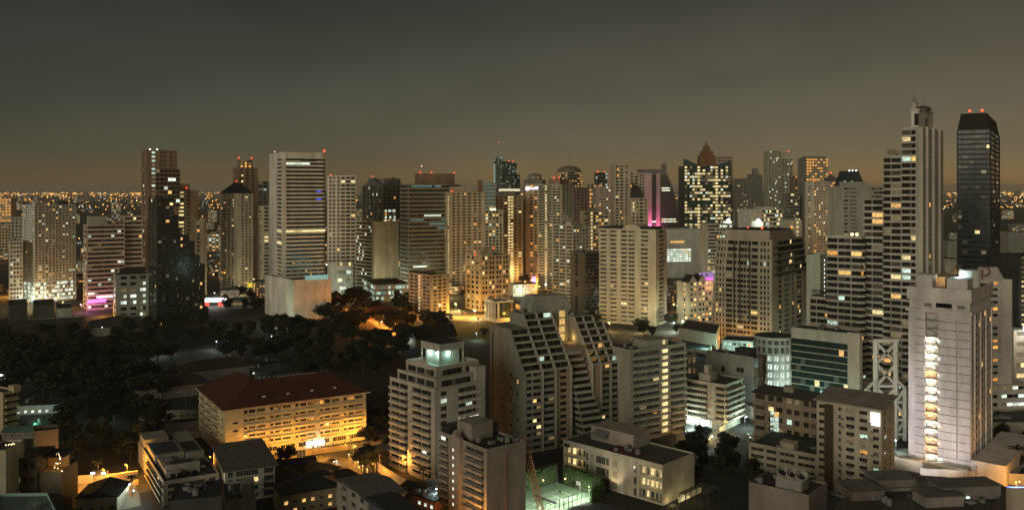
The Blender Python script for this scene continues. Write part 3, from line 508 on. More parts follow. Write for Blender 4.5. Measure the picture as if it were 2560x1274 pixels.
# big terraced condominium
b = Bld('condominium', 'broad beige condominium with dark balcony columns, sloping terraces and a red roof lamp', 1786, 1930, 2020, 872, 52, 603, wall(.44, .38, .28), 'condominium')
b.framed = False; nf = 18; zc = b.z(690)
b.levels(0, b.W, 0, b.D, 0, zc, 14, 'p1.6 w.8 p.5 w1.4 p.5 w.8 p.5 w1.4 p1.6', 'p.5 w.5 p.5 w.5 p.5 w.4 p.5 b2 p.2 w.9 p.2 b2 b.8 p.2 w.9 p.2 b2 p.7 w.6 p.4 w.6 p.5 w.5 p.8', wh=.62, lit=.03, pal='wwc', gm=glass(.015, .014, .012), bd=.9, rail=True)
for k in range(5):
    z0 = zc+.5+k*(b.h-zc-.5)/5; z1 = zc+.5+(k+1)*(b.h-zc-.5)/5-.5; ins = 2.2*(k+1)
    b.levels(0, b.W-ins*1.2, ins*.0, b.D-.6*k, z0, z1, 1, 'p1.6 w8', 'p.5 w.5 p.5 w.5 p.5 w.4 p.5 b2 p.2 w.9 p.2 b2 b.8 p.2 w.9 p.2 b2 p.7 w.6 p.4 w.6 p.5 w.5 p.8', wh=.62, lit=.03, pal='kc', gm=glass(.015, .014, .012), bd=.9, rail=True)
    m = MB(); m.box(b.W-ins*1.2+.02, b.W-ins*1.2+2.6, .2, b.D-1, z0-.45, z0+.7, b.col); m.box(4, b.W-ins*1.2, -1.6+.1*k, -.05, z0-.5, z0+.6, DARK); b.part('terrace', m)
b.roof(0, b.W-12, 0, b.D-3, b.h, 1.2)
m = MB(); x1, y0, y1, zt = b.W*.75, 3, b.D*.84, b.z(577); m.add([(3,y0,b.h),(x1,y0,b.h),(x1,y1,b.h),(3,y1,b.h),(3,y0,zt),(x1*.8,y0,zt),(x1*.8,y1,zt),(3,y1,zt)], [(0,1,5,4),(1,2,6,5),(2,3,7,6),(3,0,4,7)], b.col); m.box(2.6, x1*.8, y0-.4, y1+.4, zt, zt+.4, DARK); b.part('penthouse', m); b.beacon(2.5, y0+6, zt, .9)
b.beacon(2.5, y0+18, zt+.3, .6)
for yy in (.37, .54, .64): m = MB(); m.box(-1.3, -.95, b.D*yy-.5, b.D*yy+.5, 20, b.h-2, DARK); b.part('pilaster', m)
b.done()
b = tower('residential_tower', 'plain pale block end with a chain of white lights down one edge', 2016, 2050, 2068, 850, 50, 640, wall(.5, .5, .42), 14, 'p1', 'p1', clut=1)
for k in range(15): b.wins.append((1.0, 1.6, glow(.9, .95, 1, 2, False), (b.W*.6, -.12, 15+k*3.6), 0))
b.done()
b = tower('hotel_block', 'small cream hotel with gabled roofs and a glowing purple roof sign', 1692, 1722, 1784, 812, 32, 706, wall(.56, .5, .38), 8, 'p.8 w1 p.5 w1 p1.2 '+rep('w1 p.5', 4)+'p.5', 'p2 w.5 p1', wh=.48, lit=.25, pal='wac', ph=.5, clut=1)
for x0 in (0, b.W*.36): m = MB(); m.exty([(x0, b.h), (x0+b.W*.34, b.h), (x0+b.W*.17, b.h+6)], -.3, b.D*.6, wall(.45, .4, .3)); m.exty([(x0-.6, b.h-.2), (x0-.2, b.h-.2), (x0+b.W*.17, b.h+6.2), (x0+b.W*.34+.2, b.h-.2), (x0+b.W*.34+.6, b.h-.2), (x0+b.W*.17, b.h+7)], -.2, b.D*.6, DARK); b.part('gable_roof', m)
m = MB(); m.box(b.W*.5, b.W*1.05, 1, 3, b.h+.5, b.h+8, glow(.55, .35, .8, .75, True, 'sign_light')); m.box(b.W*.5, b.W*1.0, .6, .95, b.h+.8, b.h+3, glow(1, .15, .75, 1.8, True, 'sign_light')); [m.box(b.W*(.7+.03*q), b.W*(.72+.03*q), .75, .98, b.h+5, b.h+6.8, DARK) for q in range(3)]; b.part('sign', m); b.done()
lamp('POINT', (b.X+b.W*.8, b.Y+b.W*.4-6, b.h-4), 3000, (1, .45, .3), 1)
# striped little building
b = tower('office_block', 'little white building with upright black stripes by the orange street', 1212, 1238, 1284, 806, 30, 756, wall(.6, .62, .58), 1, rep('d.8 p.7', 1)+'w5', rep('p.8 d.7', 6)+'p.8', wh=.8, lit=0, gm=glass(.02, .03, .03)); b.done()
# ------------------------------------------------------------------ large buildings closer to the viewer
def at(b, x, y, z=0): c, s_ = math.cos(b.th), math.sin(b.th); return (b.X+x*c-y*s_, b.Y+x*s_+y*c, z)
def zy(b, v, y): return zat(v, b.Y+y*math.cos(b.th))
# --- stepped condominium tower
b = Bld('condominium_tower', 'very tall stepped condominium tower with white balcony bands and a pale ribbed side', 2205, 2303, 2358, 1088, 50, 322, wall(.46, .43, .36), 'condominium', D=20)
c = b.col; b.fm = c; pal_ = 'wcakw'; g_ = glass(.016, .016, .014)
def cond(x0, x1, y0, y1, zt, F, L, zb=0): b.levels(x0, x1, y0, y1, zb, zt-.5, max(3, int((zt-zb)/3.35)), F, L, wh=.66, lit=.06, pal=pal_, gm=g_, bd=1.3, ph=.75, ins=.5)
Ys = [b.yu(u) for u in (2303, 2252, 2205, 2155, 2150, 2072, 2032)]
Ld = 'p.4 b2 w.5 b2.2 w.5 b1.6 p.9'
Ld = 'b5 p.12 b5 p.12'
sideF = 'p1 d.5 p1.3 w.7 p1 d.5 p1.3 w.7 p1.1'
cond(0, b.W, 0, Ys[1], zy(b, 322, 0), sideF, 'p.25 b3 b2.4 p1.1')
cond(2, b.W, Ys[1]+.02, Ys[2], zy(b, 393, Ys[2]), None, 'b2 b3')
cond(3, b.W, Ys[2]+.02, Ys[3], zy(b, 497, Ys[3]), None, 'b2 b3')
cond(-3, 4, Ys[3]-1, Ys[5], zy(b, 594, Ys[4]), 'b1', 'b2.5 b3 b2.5')
cond(-4.5, 2, Ys[5]+.02, Ys[6], zy(b, 745, Ys[5]), 'b1', 'b2 b3')
b.roof(2, b.W, Ys[1], Ys[2], zy(b, 393, Ys[2])); b.roof(-3, 4, Ys[3]-1, Ys[5], zy(b, 594, Ys[4])); b.roof(-4.5, 2, Ys[5], Ys[6], zy(b, 745, Ys[5])); b.roof(0, b.W, 0, Ys[1], b.h)
b.wall.box(-.3, 1.2, -.9, .4, 0, b.h+1, c); b.wall.box(-.9, .2, 1.4, 2.4, 0, b.h+1, c)
for q in (.22, .5, .78): b.wall.box(b.W*q-.9, b.W*q+.9, -1.2, .3, 0, b.h+1.2+q, wall(.55, .52, .45))
z1 = zy(b, 276, 4); m = MB(); pxx = b.xu(2340); pyy = b.yu(2276); m.box(1.5, pxx, 1.5, pyy, b.h, z1, wall(.66, .64, .57)); m.box(1.0, pxx+.5, 1.0, pyy+.5, z1+.004, z1+.8, wall(.6, .57, .5)); b.part('penthouse', m)
m = MB(); m.box(1.35, 1.49, pyy*.3, pyy*.7, b.h+2, b.h+8, g_); b.part('window', m); m = MB(); m.box(pxx*.45, pxx*.65, 1.35, 1.49, b.h+1, z1-3, g_); b.part('window', m)
m = MB(); m.ball(pxx*.5, pyy*.5, z1+.8, 4.2, wall(.1, .08, .06), 8, 3, .6, True); b.part('pavilion_roof', m); b.blk('plant_room', 1.6, 4, pyy*.55, pyy*.95, z1+.8, z1+4)
m = MB(); [m.bar((3+3*i, 5, z1), (3+3*i, 5, z1+(6, 9, 7)[i]), .25, METAL) for i in range(3)]; b.part('antenna', m)
def bushes(b, x0, x1, y0, y1, z, n, h=2.5):
    m = MB(); g = wall(.035, .055, .02)
    for i in range(n):
        x, y = b.rnd.uniform(x0, x1), b.rnd.uniform(y0, y1); zz = z+b.rnd.uniform(.1, h); r = b.rnd.uniform(.35, .8)
        m.add([(x-r,y,zz),(x,y-r,zz+.3),(x+r,y,zz+.1),(x,y+r,zz+.5)], [(0,1,2,3)], g)
    o = b.part('roof_garden', m); return o
bushes(b, 2.5, 6, Ys[1]+1, Ys[2]-1, zy(b, 393, Ys[2]), 120, 4); bushes(b, -4, 1, Ys[5], Ys[6], zy(b, 745, Ys[5]), 160, 4)
for yy, zz in ((Ys[3]+2, zy(b, 594, Ys[4])+2), (Ys[3]+4.5, zy(b, 594, Ys[4])+2)): b.beacon(-2, yy, zz-2, .8, glow(1, .6, .25, 5, False))
b.done()
b = Bld('condominium_tower', 'pale grey tower with ornamental panel rising behind the stepped condominium', 2106, 2106, 2215, 800, 6, 468, wall(.42, .41, .35), 'tower', D=30)
b.levels(0, b.W, 0, 30, 0, b.h-.5, 34, 'p.4 w.8 p.5 d1.6 p3.4 w3 p.3', wh=.5, lit=.03, gm=wall(.2, .19, .16)); b.roof(0, b.W, 0, 30, b.h); b.blk('plant_room', 3, b.W*.6, 3, 12, b.h, b.h+5); b.done()
# --- glass mall podium, pier and white braced frame
b = Bld('shopping_mall', 'dark green glass shopping podium with thin horizontal light lines', 1978, 2122, 2150, 1092, 48, 838, wall(.4, .37, .3), 'mall', D=None)
zt = b.h-4.5; b.levels(0, b.W, 0, b.D, 9, zt, 11, 'w1', rep('w1', 12), wh=.88, lit=.012, pal='kcw', gm=glass(.012, .02, .017, .08), ins=.15, cap=4.8)
b.levels(-1, b.W, -.5, b.D, 0, 8.4, 2, 'p1', rep('w1 p.05', 8), wh=.9, lit=.6, pal='ttk', gm=TEAL, ins=.2); b.roof(0, b.W, 0, b.D, b.h+.3, .8); b.clutter(3, b.W-3, 3, b.D-3, b.h+.4, 5)
b.done(); lamp('POINT', at(b, -8, b.D*.5, 6), 30000, (.5, 1, .85), 1)
b = Bld('concrete_pier', 'plain beige concrete pier between the mall glass and the braced frame', 2119, 2149, 2156, 1100, 50, 836, wall(.42, .36, .26), 'pier'); b.wall.box(0, b.W, 0, b.D, 0, b.h, b.col); m = MB(); m.box(-.3, b.W+.3, -.3, b.D+.3, b.h, b.h+.5, b.col); b.part('cap', m)
b.done()
Yt = F_PX*EYE/(1104-V0); px = lambda u: (u-U0)/F_PX*Yt; pz = lambda v: zat(v, Yt)
t = thing('braced_frame', 'white crossed bracing frame screening the parking decks of the condominium', 'frame', (px(2215), Yt, 0)); wf = wall(.55, .52, .42); o_ = px(2215)
m = MB(); q = lambda u, v: (px(u)-o_, 0, pz(v))
for u in (2190, 2240): m.bar(q(u, 1100), q(u, 850), 2.0, wf)
m.bar(q(2185, 851), q(2245, 851), 1.8, wf); m.bar(q(2190, 964), q(2240, 964), 1.4, wf)
for v0, v1 in ((855, 908), (908, 964), (968, 1016), (1016, 1050)):
    m.bar(q(2190, v0), q(2240, v1), 1.3, wf); m.bar(q(2240, v0), q(2190, v1), 1.3, wf)
link('upper_brace', m.mesh('upper_brace'), t); m = MB()
for u in (2167, 2263): m.bar(q(u, 1100), q(u, 970), 1.8, wf)
for a_, c_ in (((2190, 948), (2167, 970)), ((2240, 948), (2263, 970)), ((2167, 970), (2190, 1000)), ((2263, 970), (2240, 1000)), ((2167, 1045), (2190, 1010)), ((2263, 1045), (2240, 1010)), ((2167, 1050), (2190, 1080)), ((2263, 1050), (2240, 1080))): m.bar(q(*a_), q(*c_), 1.2, wf)
for v in (1004, 1048, 1084): m.bar((q(2165, v)[0], -.2, pz(v)), (q(2265, v)[0], -.2, pz(v)), 1.1, wf)
link('lower_brace', m.mesh('lower_brace'), t)
b = Bld('car_park', 'open parking decks with cool lights behind the white braced frame', 2165, 2165, 2266, 1098, 4, 958, CONC, 'car park', D=9)
for k in range(6):
    z = b.h*k/6; b.wall.box(0, b.W, 0, 9, z, z+.5, b.col); b.wall.box(0, b.W, .02, .3, z+.5, z+1.3, b.col)
b.wall.box(0, b.W, 8.7, 9, 0, b.h, b.col); b.wall.box(0, b.W, 0, 9.1, b.h, b.h+.4, b.col)
for k in range(6):
    m = MB(); [m.box(2+q*6, 5+q*6, 4, 4.4, b.h*(k+1)/6-.3, b.h*(k+1)/6-.15, glow(.7, 1, .9, 1.4, False)) for q in range(3)]; b.part('tube_light', m)
b.done()
# --- white hotel slab with glowing fire stair
b = Bld('hotel_building', 'white slab building with a brightly lit open fire stair up its front', 2269, 2428, 2482, 1196, 50, 788, wall(.66, .62, .61), 'building')
c = b.col; y1, y0 = b.yu(2314), b.yu(2345); ye = b.yu(2300); fh = 3.66; nf = int(b.h/fh); fh = b.h/nf; rec = 2.4
w_ = b.wall
w_.box(rec, b.W, 0, b.D, 0, b.h, c)                                  # the body behind the stair bay
w_.box(0, rec-.01, 0, y0, 0, b.h, c); w_.box(0, rec-.01, y1, b.D-3.2, 0, b.h, c); w_.box(1.2, rec-.01, b.D-3.19, b.D, 0, b.h, c)
w_.box(-.9, 0, y0*.42, y0*.98, 7, b.h-fh*.6, c); w_.box(-.5, 0, .3, y0*.36, 7, b.h-fh*.6, c); w_.box(-.6, 0, y1+.2, ye, 7, b.h-fh*.6, c)
for k in range(1, nf):
    z = k*fh
    for (a0, a1, xo) in ((y0*.42, y0*.98, -.96), (.3, y0*.36, -.56), (y1+.2, ye, -.66), (ye, b.D-3.3, -.06)): w_.box(xo, xo+.3, a0-.03, a1+.03, z, z+.22, DARK)
w_.box(-1.1, b.W+.5, -.6, b.D+.6, b.h, b.h+1.4, c); zc = b.h+1.4
w_.box(.6, b.W-1, .6, b.D-.6, zc, zc+4, c); w_.box(-.5, b.W+.2, -.2, b.D+.2, zc+4, zc+8.6, c)
m = MB(); m.box(.5, .7, b.D*.3, b.D*.55, zc+.8, zc+2.8, GL); b.part('window', m); m = MB(); m.box(.48, .7, b.D*.1, b.D*.22, zc+.8, zc+2.4, METAL); b.part('louvre', m); m = MB(); m.box(.48, .7, b.D*.62, b.D*.74, zc+.8, zc+2.4, METAL); b.part('louvre', m)
zr = zc+8.6; b.roof(-.5, b.W+.2, -.2, b.D+.2, zr, .9)
b.blk('stair_house', 2, 10, b.D*.62, b.D*.88, zr, zr+6, c); b.blk('plant_room', 5, 14, b.D*.1, b.D*.42, zr, zr+4.5, c); b.blk('plant_room', 16, b.W-6, b.D*.55, b.D*.8, zr, zr+4, wall(.45, .36, .24)); b.clutter(10, b.W-8, 3, b.D-3, zr+.1, 9)
m = MB(); m.cyl(20, b.D*.2, zr, zr+8, 4.5, 4.5, wall(.6, .62, .62), 16); b.part('water_tank', m); lamp('POINT', at(b, 13, b.D*.3, zr+5), 2600, (.75, 1, 1), .5); lamp('POINT', at(b, 12, b.D*.6, zr+4.5), 700, (1, .6, .25), .5)
# the stair: landings, flights, rails, a lamp on every floor
mr = glow(1, .93, .76, 1.8, False); mo = glow(1, .6, .25, 1.3, False); ym = (y0+y1)/2
for k in range(nf):
    z = k*fh; m = MB(); m.box(.1, rec, y0+.02, y1-.02, z, z+.2, CONC); m.bar((.2, ym-.4, z+.15), (.2, y0+.4, z+fh*.5), .22 if k < nf-2 else .12, DARK if k < nf-2 else METAL); m.bar((.2, y0+.4, z+fh*.5), (.2, y1*.8+y0*.2, z+fh*.95), .18 if k < nf-2 else .1, DARK if k < nf-2 else METAL)
    m.box(.02, .12, y0+.1, y1-.1, z+1.0, z+1.08, DARK); fl = b.part('stair_flight', m)
    if k < nf-3:
        warm = k in (2, 3, 6, 7, 11); m = MB(); m.box(rec-.35, rec-.02, ym+.3, y1-.3, z+fh-.55, z+fh-.3, mo if warm else mr); b.part('stair_lamp', m, parent=fl)
        lamp('POINT', at(b, 1.0, ym+.8, z+fh-.8), 620 if not warm else 520, (1, .5, .16) if warm else (1, .88, .66), .25)
        if k % 2: lamp('POINT', at(b, -.9, y0-.4, z+2.2), 150, (1, .6, .25) if k in (3, 7, 5) else (.9, 1, .95), .2)
m = MB(); m.box(.0, .3, y0-.9, y0-.1, 4, b.h-2, METAL); b.part('pipe', m)
for k in range(2, nf):
    for q in range(7): b.wins.append((1.1, 1.9, GL if b.rnd.random() > .05 else WARM, (b.W*(.1+.128*q), -.02, k*fh+1.9), 0))
    for x in (.14, .4, .66, .92): 
        if k == 2: w_.box(b.W*x-.5, b.W*x+.5, -.5, 0, 4, b.h, c)
w_.box(-3, b.W+14, -14, -.61, 0, 9, c); w_.box(b.W+.5, b.W+13, -.6, b.D*.5, 0, 8, wall(.3, .27, .24)); w_.box(-6, -1.11, 0, b.D*1.5, 0, 5, wall(.45, .42, .36))
b.done()
for i, (x, y, e, cc) in enumerate(((-10, 4, 260, WHI), (-9, 22, 500, (1, .7, .35)), (-10, -10, 200, (.8, 1, .85)), (-9, b.D+4, 700, WHI))): lamp('POINT', at(b, x, y, 7), e, cc, .4)
for x, y in ((-38, 14), (-34, 44)): lamp('SPOT', at(b, x, y, 2), 34000, (1, .93, .99), .6, None, (R(118), 0, b.th+R(-90)), 75)  # added unseen spotlights that whiten the slab front
# --- white building with round sign panel behind it
b = Bld('office_building', 'white banded building with a round emblem and letter P on its slanted roof panel', 2438, 2438, 2530, 1066, 6, 702, wall(.62, .58, .55), 'building', D=36)
b.levels(0, b.W, 0, 36, 22, b.h-.5, 16, 'p1 w5 p.6 d.12 p3', wh=.42, lit=.22, pal='waWa', gm=glass(.015, .018, .03)); b.levels(-8, b.W+10, -3, 30, 0, 21.6, 5, 'p.5 w3 p.4 w3 p.4', wh=.4, lit=.35, pal='W')
m = MB(); zt = zat(668, b.Y); m.exty([(2, b.h), (b.W*.82, b.h), (b.W*.62, zt), (2, zt)], .5, 1.2, wall(.5, .47, .45)); b.part('sign_panel', m)
m = MB(); rd = wall(.2, .12, .1); x0 = b.W*.2; zc = (b.h+zt)/2; m.bar((x0, .3, b.h+.8), (x0, .3, zt-1), .9, rd)
for i in range(10):
    a, a2 = [math.pi*(-.5+(i+q)/10) for q in (0, 1)]; m.bar((x0+3.2*math.cos(a)+1, .3, zc+1.4+2.4*math.sin(a)), (x0+3.2*math.cos(a2)+1, .3, zc+1.4+2.4*math.sin(a2)), .8, rd)
m.bar((x0, .3, zc+3.8), (x0+1, .3, zc+3.8), .8, rd); m.bar((x0, .3, zc-1), (x0+1, .3, zc-1), .8, rd)
b.part('sign_letter', m); m = MB(); [m.bar((x0+6+1.5*math.cos(i*.628), .35, zc+1+1.5*math.sin(i*.628)), (x0+6+1.5*math.cos(i*.628+.628), .35, zc+1+1.5*math.sin(i*.628+.628)), .5, WHT) for i in range(10)]; b.part('sign_ring', m)
b.roof(0, b.W, 0, 36, b.h, .6); b.done()
# --- old apartment with lattice strip
b = Bld('apartment_block', 'old beige apartment block with a tilted roof canopy and a dark lattice strip', 2042, 2204, 2236, 1272, 50, 1024, wall(.46, .41, .32), 'apartment block'); b.framed = True; b.fm = wall(.3, .27, .22)
b.levels(0, b.W, 0, b.D, 0, b.h-1.5, 12, 'p1 w.8 p1 w.8 p1', 'p.4 w1.3 p.4 p1.5 p.4 w.5 p.6 p.3 w1.5 p.9 w1.4 p1 w1 p.5', wh=.5, lit=.04, pal='ak', cap=1.5)
m = MB(); la, lb_ = b.D*.735, b.D*.86; lt = wall(.12, .085, .05)
m.box(-.5, -.07, la, lb_, 0, b.h-1, wall(.05, .035, .02))
for k in range(12):
    z = k*b.h/12.5; m.bar((-.8, la, z), (-.8, lb_, z+b.h/12.5), .22, lt); m.bar((-.8, lb_, z), (-.8, la, z+b.h/12.5), .22, lt); m.bar((-.8, la, z), (-.8, lb_, z), .2, lt)
for y in (la, (la+lb_)/2, lb_): m.bar((-.8, y, 0), (-.8, y, b.h-1), .3, lt)
b.part('lattice_screen', m)
m = MB(); m.extr([(-1.2, b.h+.1), (b.D+1.2, b.h+.1), (b.D+1.2, b.h+.5), (-1.2, b.h+.5)], -1.6, 0, wall(.3, .27, .23)); m.exty([(0, b.h+.1), (b.W+1, b.h+2.4), (b.W+1, b.h+2.8), (0, b.h+.5)], -1.2, b.D+1.2, wall(.28, .25, .22)); b.part('roof', m)
for k in range(11):
    for yy in (.13, .24, .45, .58): 
        if b.rnd.random() < .75: m = MB(); m.box(-.75, -.05, 0, 1.1, 0, .75, METAL); b.part('air_conditioner', m, (0, b.D*yy+b.rnd.uniform(-.5, .5), 1.2+k*b.h/12.4), 0)
m = MB(); m.box(-.12, -.04, .6, 4.2, b.h-6.5, b.h-1.4, glow(.95, 1, .95, 2.6, False)); b.part('stair_window', m); lamp('POINT', at(b, -2.2, 2.4, b.h-4), 260, (.95, 1, .9), .3); b.done()
b = Bld('apartment_house', 'long low apartment house with dark roof and a tall lit stair window', 1884, 2046, 2064, 1168, 50, 1004, wall(.27, .21, .15), 'apartment house'); b.framed = True
b.levels(0, b.W, 0, b.D, 0, b.h-.6, 6, 'p1', 'p.3 b2 p.6 b1.2 p.5 w1.2 p.8 w1 p.5 w1 p.8 w1 p.4 w1 p.4', wh=.5, lit=.07, pal='kcwa'); m = MB(); zr = b.h-.1
m.add([(-1.5,-1.5,zr),(b.W+1,-1.5,zr),(b.W+1,b.D+1,zr),(-1.5,b.D+1,zr),(b.W*.5,3,zr+3.5),(b.W*.5,b.D-3,zr+3.5)], [(0,1,4),(1,2,5,4),(2,3,5),(3,0,4,5),(0,3,2,1)], wall(.04, .04, .035)); b.part('roof', m); b.blk('lantern_roof', b.W*.2, b.W*.6, b.D*.4, b.D*.55, zr+.5, zr+4.2, wall(.3, .27, .22))
m = MB(); [m.box(-.1, -.03, b.D*.60+2.1*i, b.D*.60+2.1*i+1.9, 10+2.4*j, 12.2+2.4*j, glow(.7, .9, .75, .8) if (i, j) != (0, 4) else WARM) for i in range(2) for j in range(5)]; b.part('stair_window', m); b.done()
b = Bld('apartment_house', 'low three storey house with flat dark green roof terrace', 1872, 2042, 2060, 1218, 52, 1142, wall(.42, .37, .28), 'house', W=30); b.framed = True
b.levels(0, b.W, 0, b.D, 0, b.h-.6, 4, 'p1', 'p.3 w2 p.4 w1.5 p.5 w2.2 p.5 w2.4 p.3', wh=.5, lit=.02); b.roof(0, b.W, 0, b.D, b.h, 1.1, wall(.03, .045, .035)); b.blk('stair_house', 2, 7, b.D*.35, b.D*.55, b.h, b.h+3); b.clutter(2, b.W-2, 2, b.D-2, b.h+.1, 4); b.done()
# --- small apartment with white lit ground floor, wavy screen building, round glass building
b = Bld('apartment_block', 'seven storey block with long dark balconies above a white lit parking bay', 1714, 1812, 1857, 1078, 50, 966, wall(.42, .38, .3), 'apartment block'); b.framed = True
b.levels(0, b.W, 0, b.D, 4.5, b.h-.6, 6, 'p.1 b4 p.1', 'p.2 b4.5 p.2 p1.3 p.1 b1.8 p.1', wh=.6, lit=.01, bd=1.5, cap=1); b.roof(-.6, b.W+.6, -.6, b.D+.6, b.h+.4, .8); b.blk('stair_house', 4, 12, b.D*.45, b.D*.75, b.h+.4, b.h+4); b.blk('water_tank', 6, 10, b.D*.55, b.D*.65, b.h+4, b.h+8)
m = MB(); m.box(.5, 1, b.D*.35, b.D-.5, .3, 4.2, glow(.75, 1, .92, 2.2, True)); b.part('bay_glow_panel', m); b.wall.box(1.2, b.W-1, 1, b.D-1, 0, 4.6, b.col)  # glowing panel put in for the white light of the parking bay
for y in (.36, .6, .82, .98): b.wall.box(.02, .5, b.D*y-.3, b.D*y+.3, 0, 4.6, b.col)
b.done(); lamp('AREA', at(b, -3, b.D*.65, 4.2), 5000, (.7, 1, .88), 6); lamp('POINT', at(b, -7, b.D*.8, 6), 4500, (.75, 1, .88), .4)
b = Bld('office_block', 'dark grey block with a wavy panelled end and one yellow window', 1764, 1882, 1916, 1040, 46, 896, wall(.26, .23, .2), 'office block')
b.wall.box(0, b.W*.1, 0, b.D, 0, b.h, b.col); b.wall.box(b.W*.1+.01, b.W, 6, b.D, 0, b.h-1, b.col)
for k in range(4): b.wins += [(2.2, 3.0, WARM if k == 2 else GL, (-.02, b.D*.62, 4+k*6.5), -math.pi/2), (2.0, 2.4, GL, (-.02, b.D*.3, 5+k*6.5), -math.pi/2), (2.0, 2.4, GL, (-.02, b.D*.22, 5+k*6.5), -math.pi/2)]
m = MB(); wv = wall(.2, .12, .08); nk = 7; pv = [(b.W*.1+.02+i*(b.W*.9)/nk, [0, -1.6, .4, -2, 0, -1.4, .6, 0][i]) for i in range(nk+1)]
for k in range(6):
    z0, z1 = k*b.h/6+.15, (k+1)*b.h/6
    sh = [0, .5, -.3, .6, -.2, .3][k]
    for i in range(nk):
        (xa, ya), (xb, yb) = pv[i], pv[i+1]; m.add([(xa+.1, ya+sh, z0), (xb-.1, yb+sh, z0), (xb-.1, yb-sh, z1), (xa+.1, ya-sh, z1), (xa+.1, 5.9, z0), (xb-.1, 5.9, z0), (xb-.1, 5.9, z1), (xa+.1, 5.9, z1)], [(0,1,2,3),(4,7,6,5),(3,2,6,7),(0,4,5,1),(0,3,7,4),(1,5,6,2)], glass(.05, .03, .02, .25) if (i*3+k*5) % 11 else PAL['d'])
b.part('panel_screen', m); b.roof(0, b.W*.1, 0, b.D, b.h, .8); b.roof(b.W*.1+.05, b.W, 6, b.D, b.h-1, .8); b.blk('plant_room', 1.5, b.W*.6, b.D*.1, b.D*.4, b.h, b.h+4, DARK); b.clutter(3, b.W-3, 7, b.D-3, b.h, 4); m = MB(); m.box(2, b.W*.8, 5.2, 5.6, b.h+.5, b.h+.9, glow(.7, .8, 1, 2.5, False)); b.part('roof_lamp', m); b.done()
Y = F_PX*EYE/(1012-V0); X = (1948-U0)/F_PX*Y; zt = zat(848, Y); r_ = 47*Y/F_PX
t = thing('rotunda_building', 'round fronted glass building with glowing white lower floors and roof trees', 'building', (X, Y+r_, 0)); FOOT.append((X, Y+r_, r_)); m = MB(); cw = wall(.5, .52, .46)
pc = lambda r, a0, a1, n: [(r*math.cos(R(a0+(a1-a0)*i/n)), r*math.sin(R(a0+(a1-a0)*i/n))) for i in range(n+1)]
m.prism(pc(r_-.5, 0, 360, 48)[:-1], 0, zt, GREEN); nfr = 8; fh = zt/nfr
for k in range(nfr): m.prism(pc(r_, 0, 360, 48)[:-1], k*fh, k*fh+fh*.26, cw)
m.prism(pc(r_+.4, 0, 360, 48)[:-1], zt-.8, zt+.8, cw, ROOF); link('wall', m.mesh('wall'), t)
for i in range(9):
    a = R(195+i*19); mm = MB(); mm.box(-.5, .5, -.3, .3, 0, zt-.8, cw); link('column', mm.mesh('column'), t, (r_*math.cos(a), r_*math.sin(a), 0), a+R(90))
    if i == 8: continue
    for k in range(1, nfr):
        for q in range(2):
            a2 = R(195+i*19+4.6+q*9.3); lit_ = k < 6 and rnd.random() < .93
            link('window', win_mesh(3.1*r_/22, fh*.7, glow(.85, 1, .88, 1.0) if lit_ else GREEN, True, cw), t, ((r_-.3)*math.cos(a2), (r_-.3)*math.sin(a2), k*fh+fh*.62), a2+R(90))
lamp('POINT', (X, Y-12, 6), 16000, (.75, 1, .9), 2)
# --- balcony tower with lit stair strip
b = Bld('apartment_tower', 'eleven storey balcony block with a column of yellow lit stair windows', 1550, 1576, 1714, 1104, 33, 880, wall(.37, .34, .28), 'apartment tower', D=20); b.framed = True
fw = b.xu(1653)/b.W*10; fe = b.xu(1672)/b.W*10
b.levels(0, b.W, 0, b.D, 0, b.h-.6, 13, 'p.5 b%.2f b%.2f p.4 s%.2f p.4 b%.2f p.1' % (fw*.5-.45, fw*.5-.45, fe-fw-.3, 9.5-fe), 'p1', wh=.6, lit=.02, pal='ca', bd=1.5, rail=False); b.roof(0, b.W, 0, b.D, b.h, 1.2)
b.levels(b.xu(1620), b.xu(1672), .5, 12, b.h+.02, b.h+4, 1, 'p3 s.6 p.5', wh=.6, lit=1, pal='c'); b.clutter(3, b.W-5, 3, 16, b.h+.1, 7); b.done()
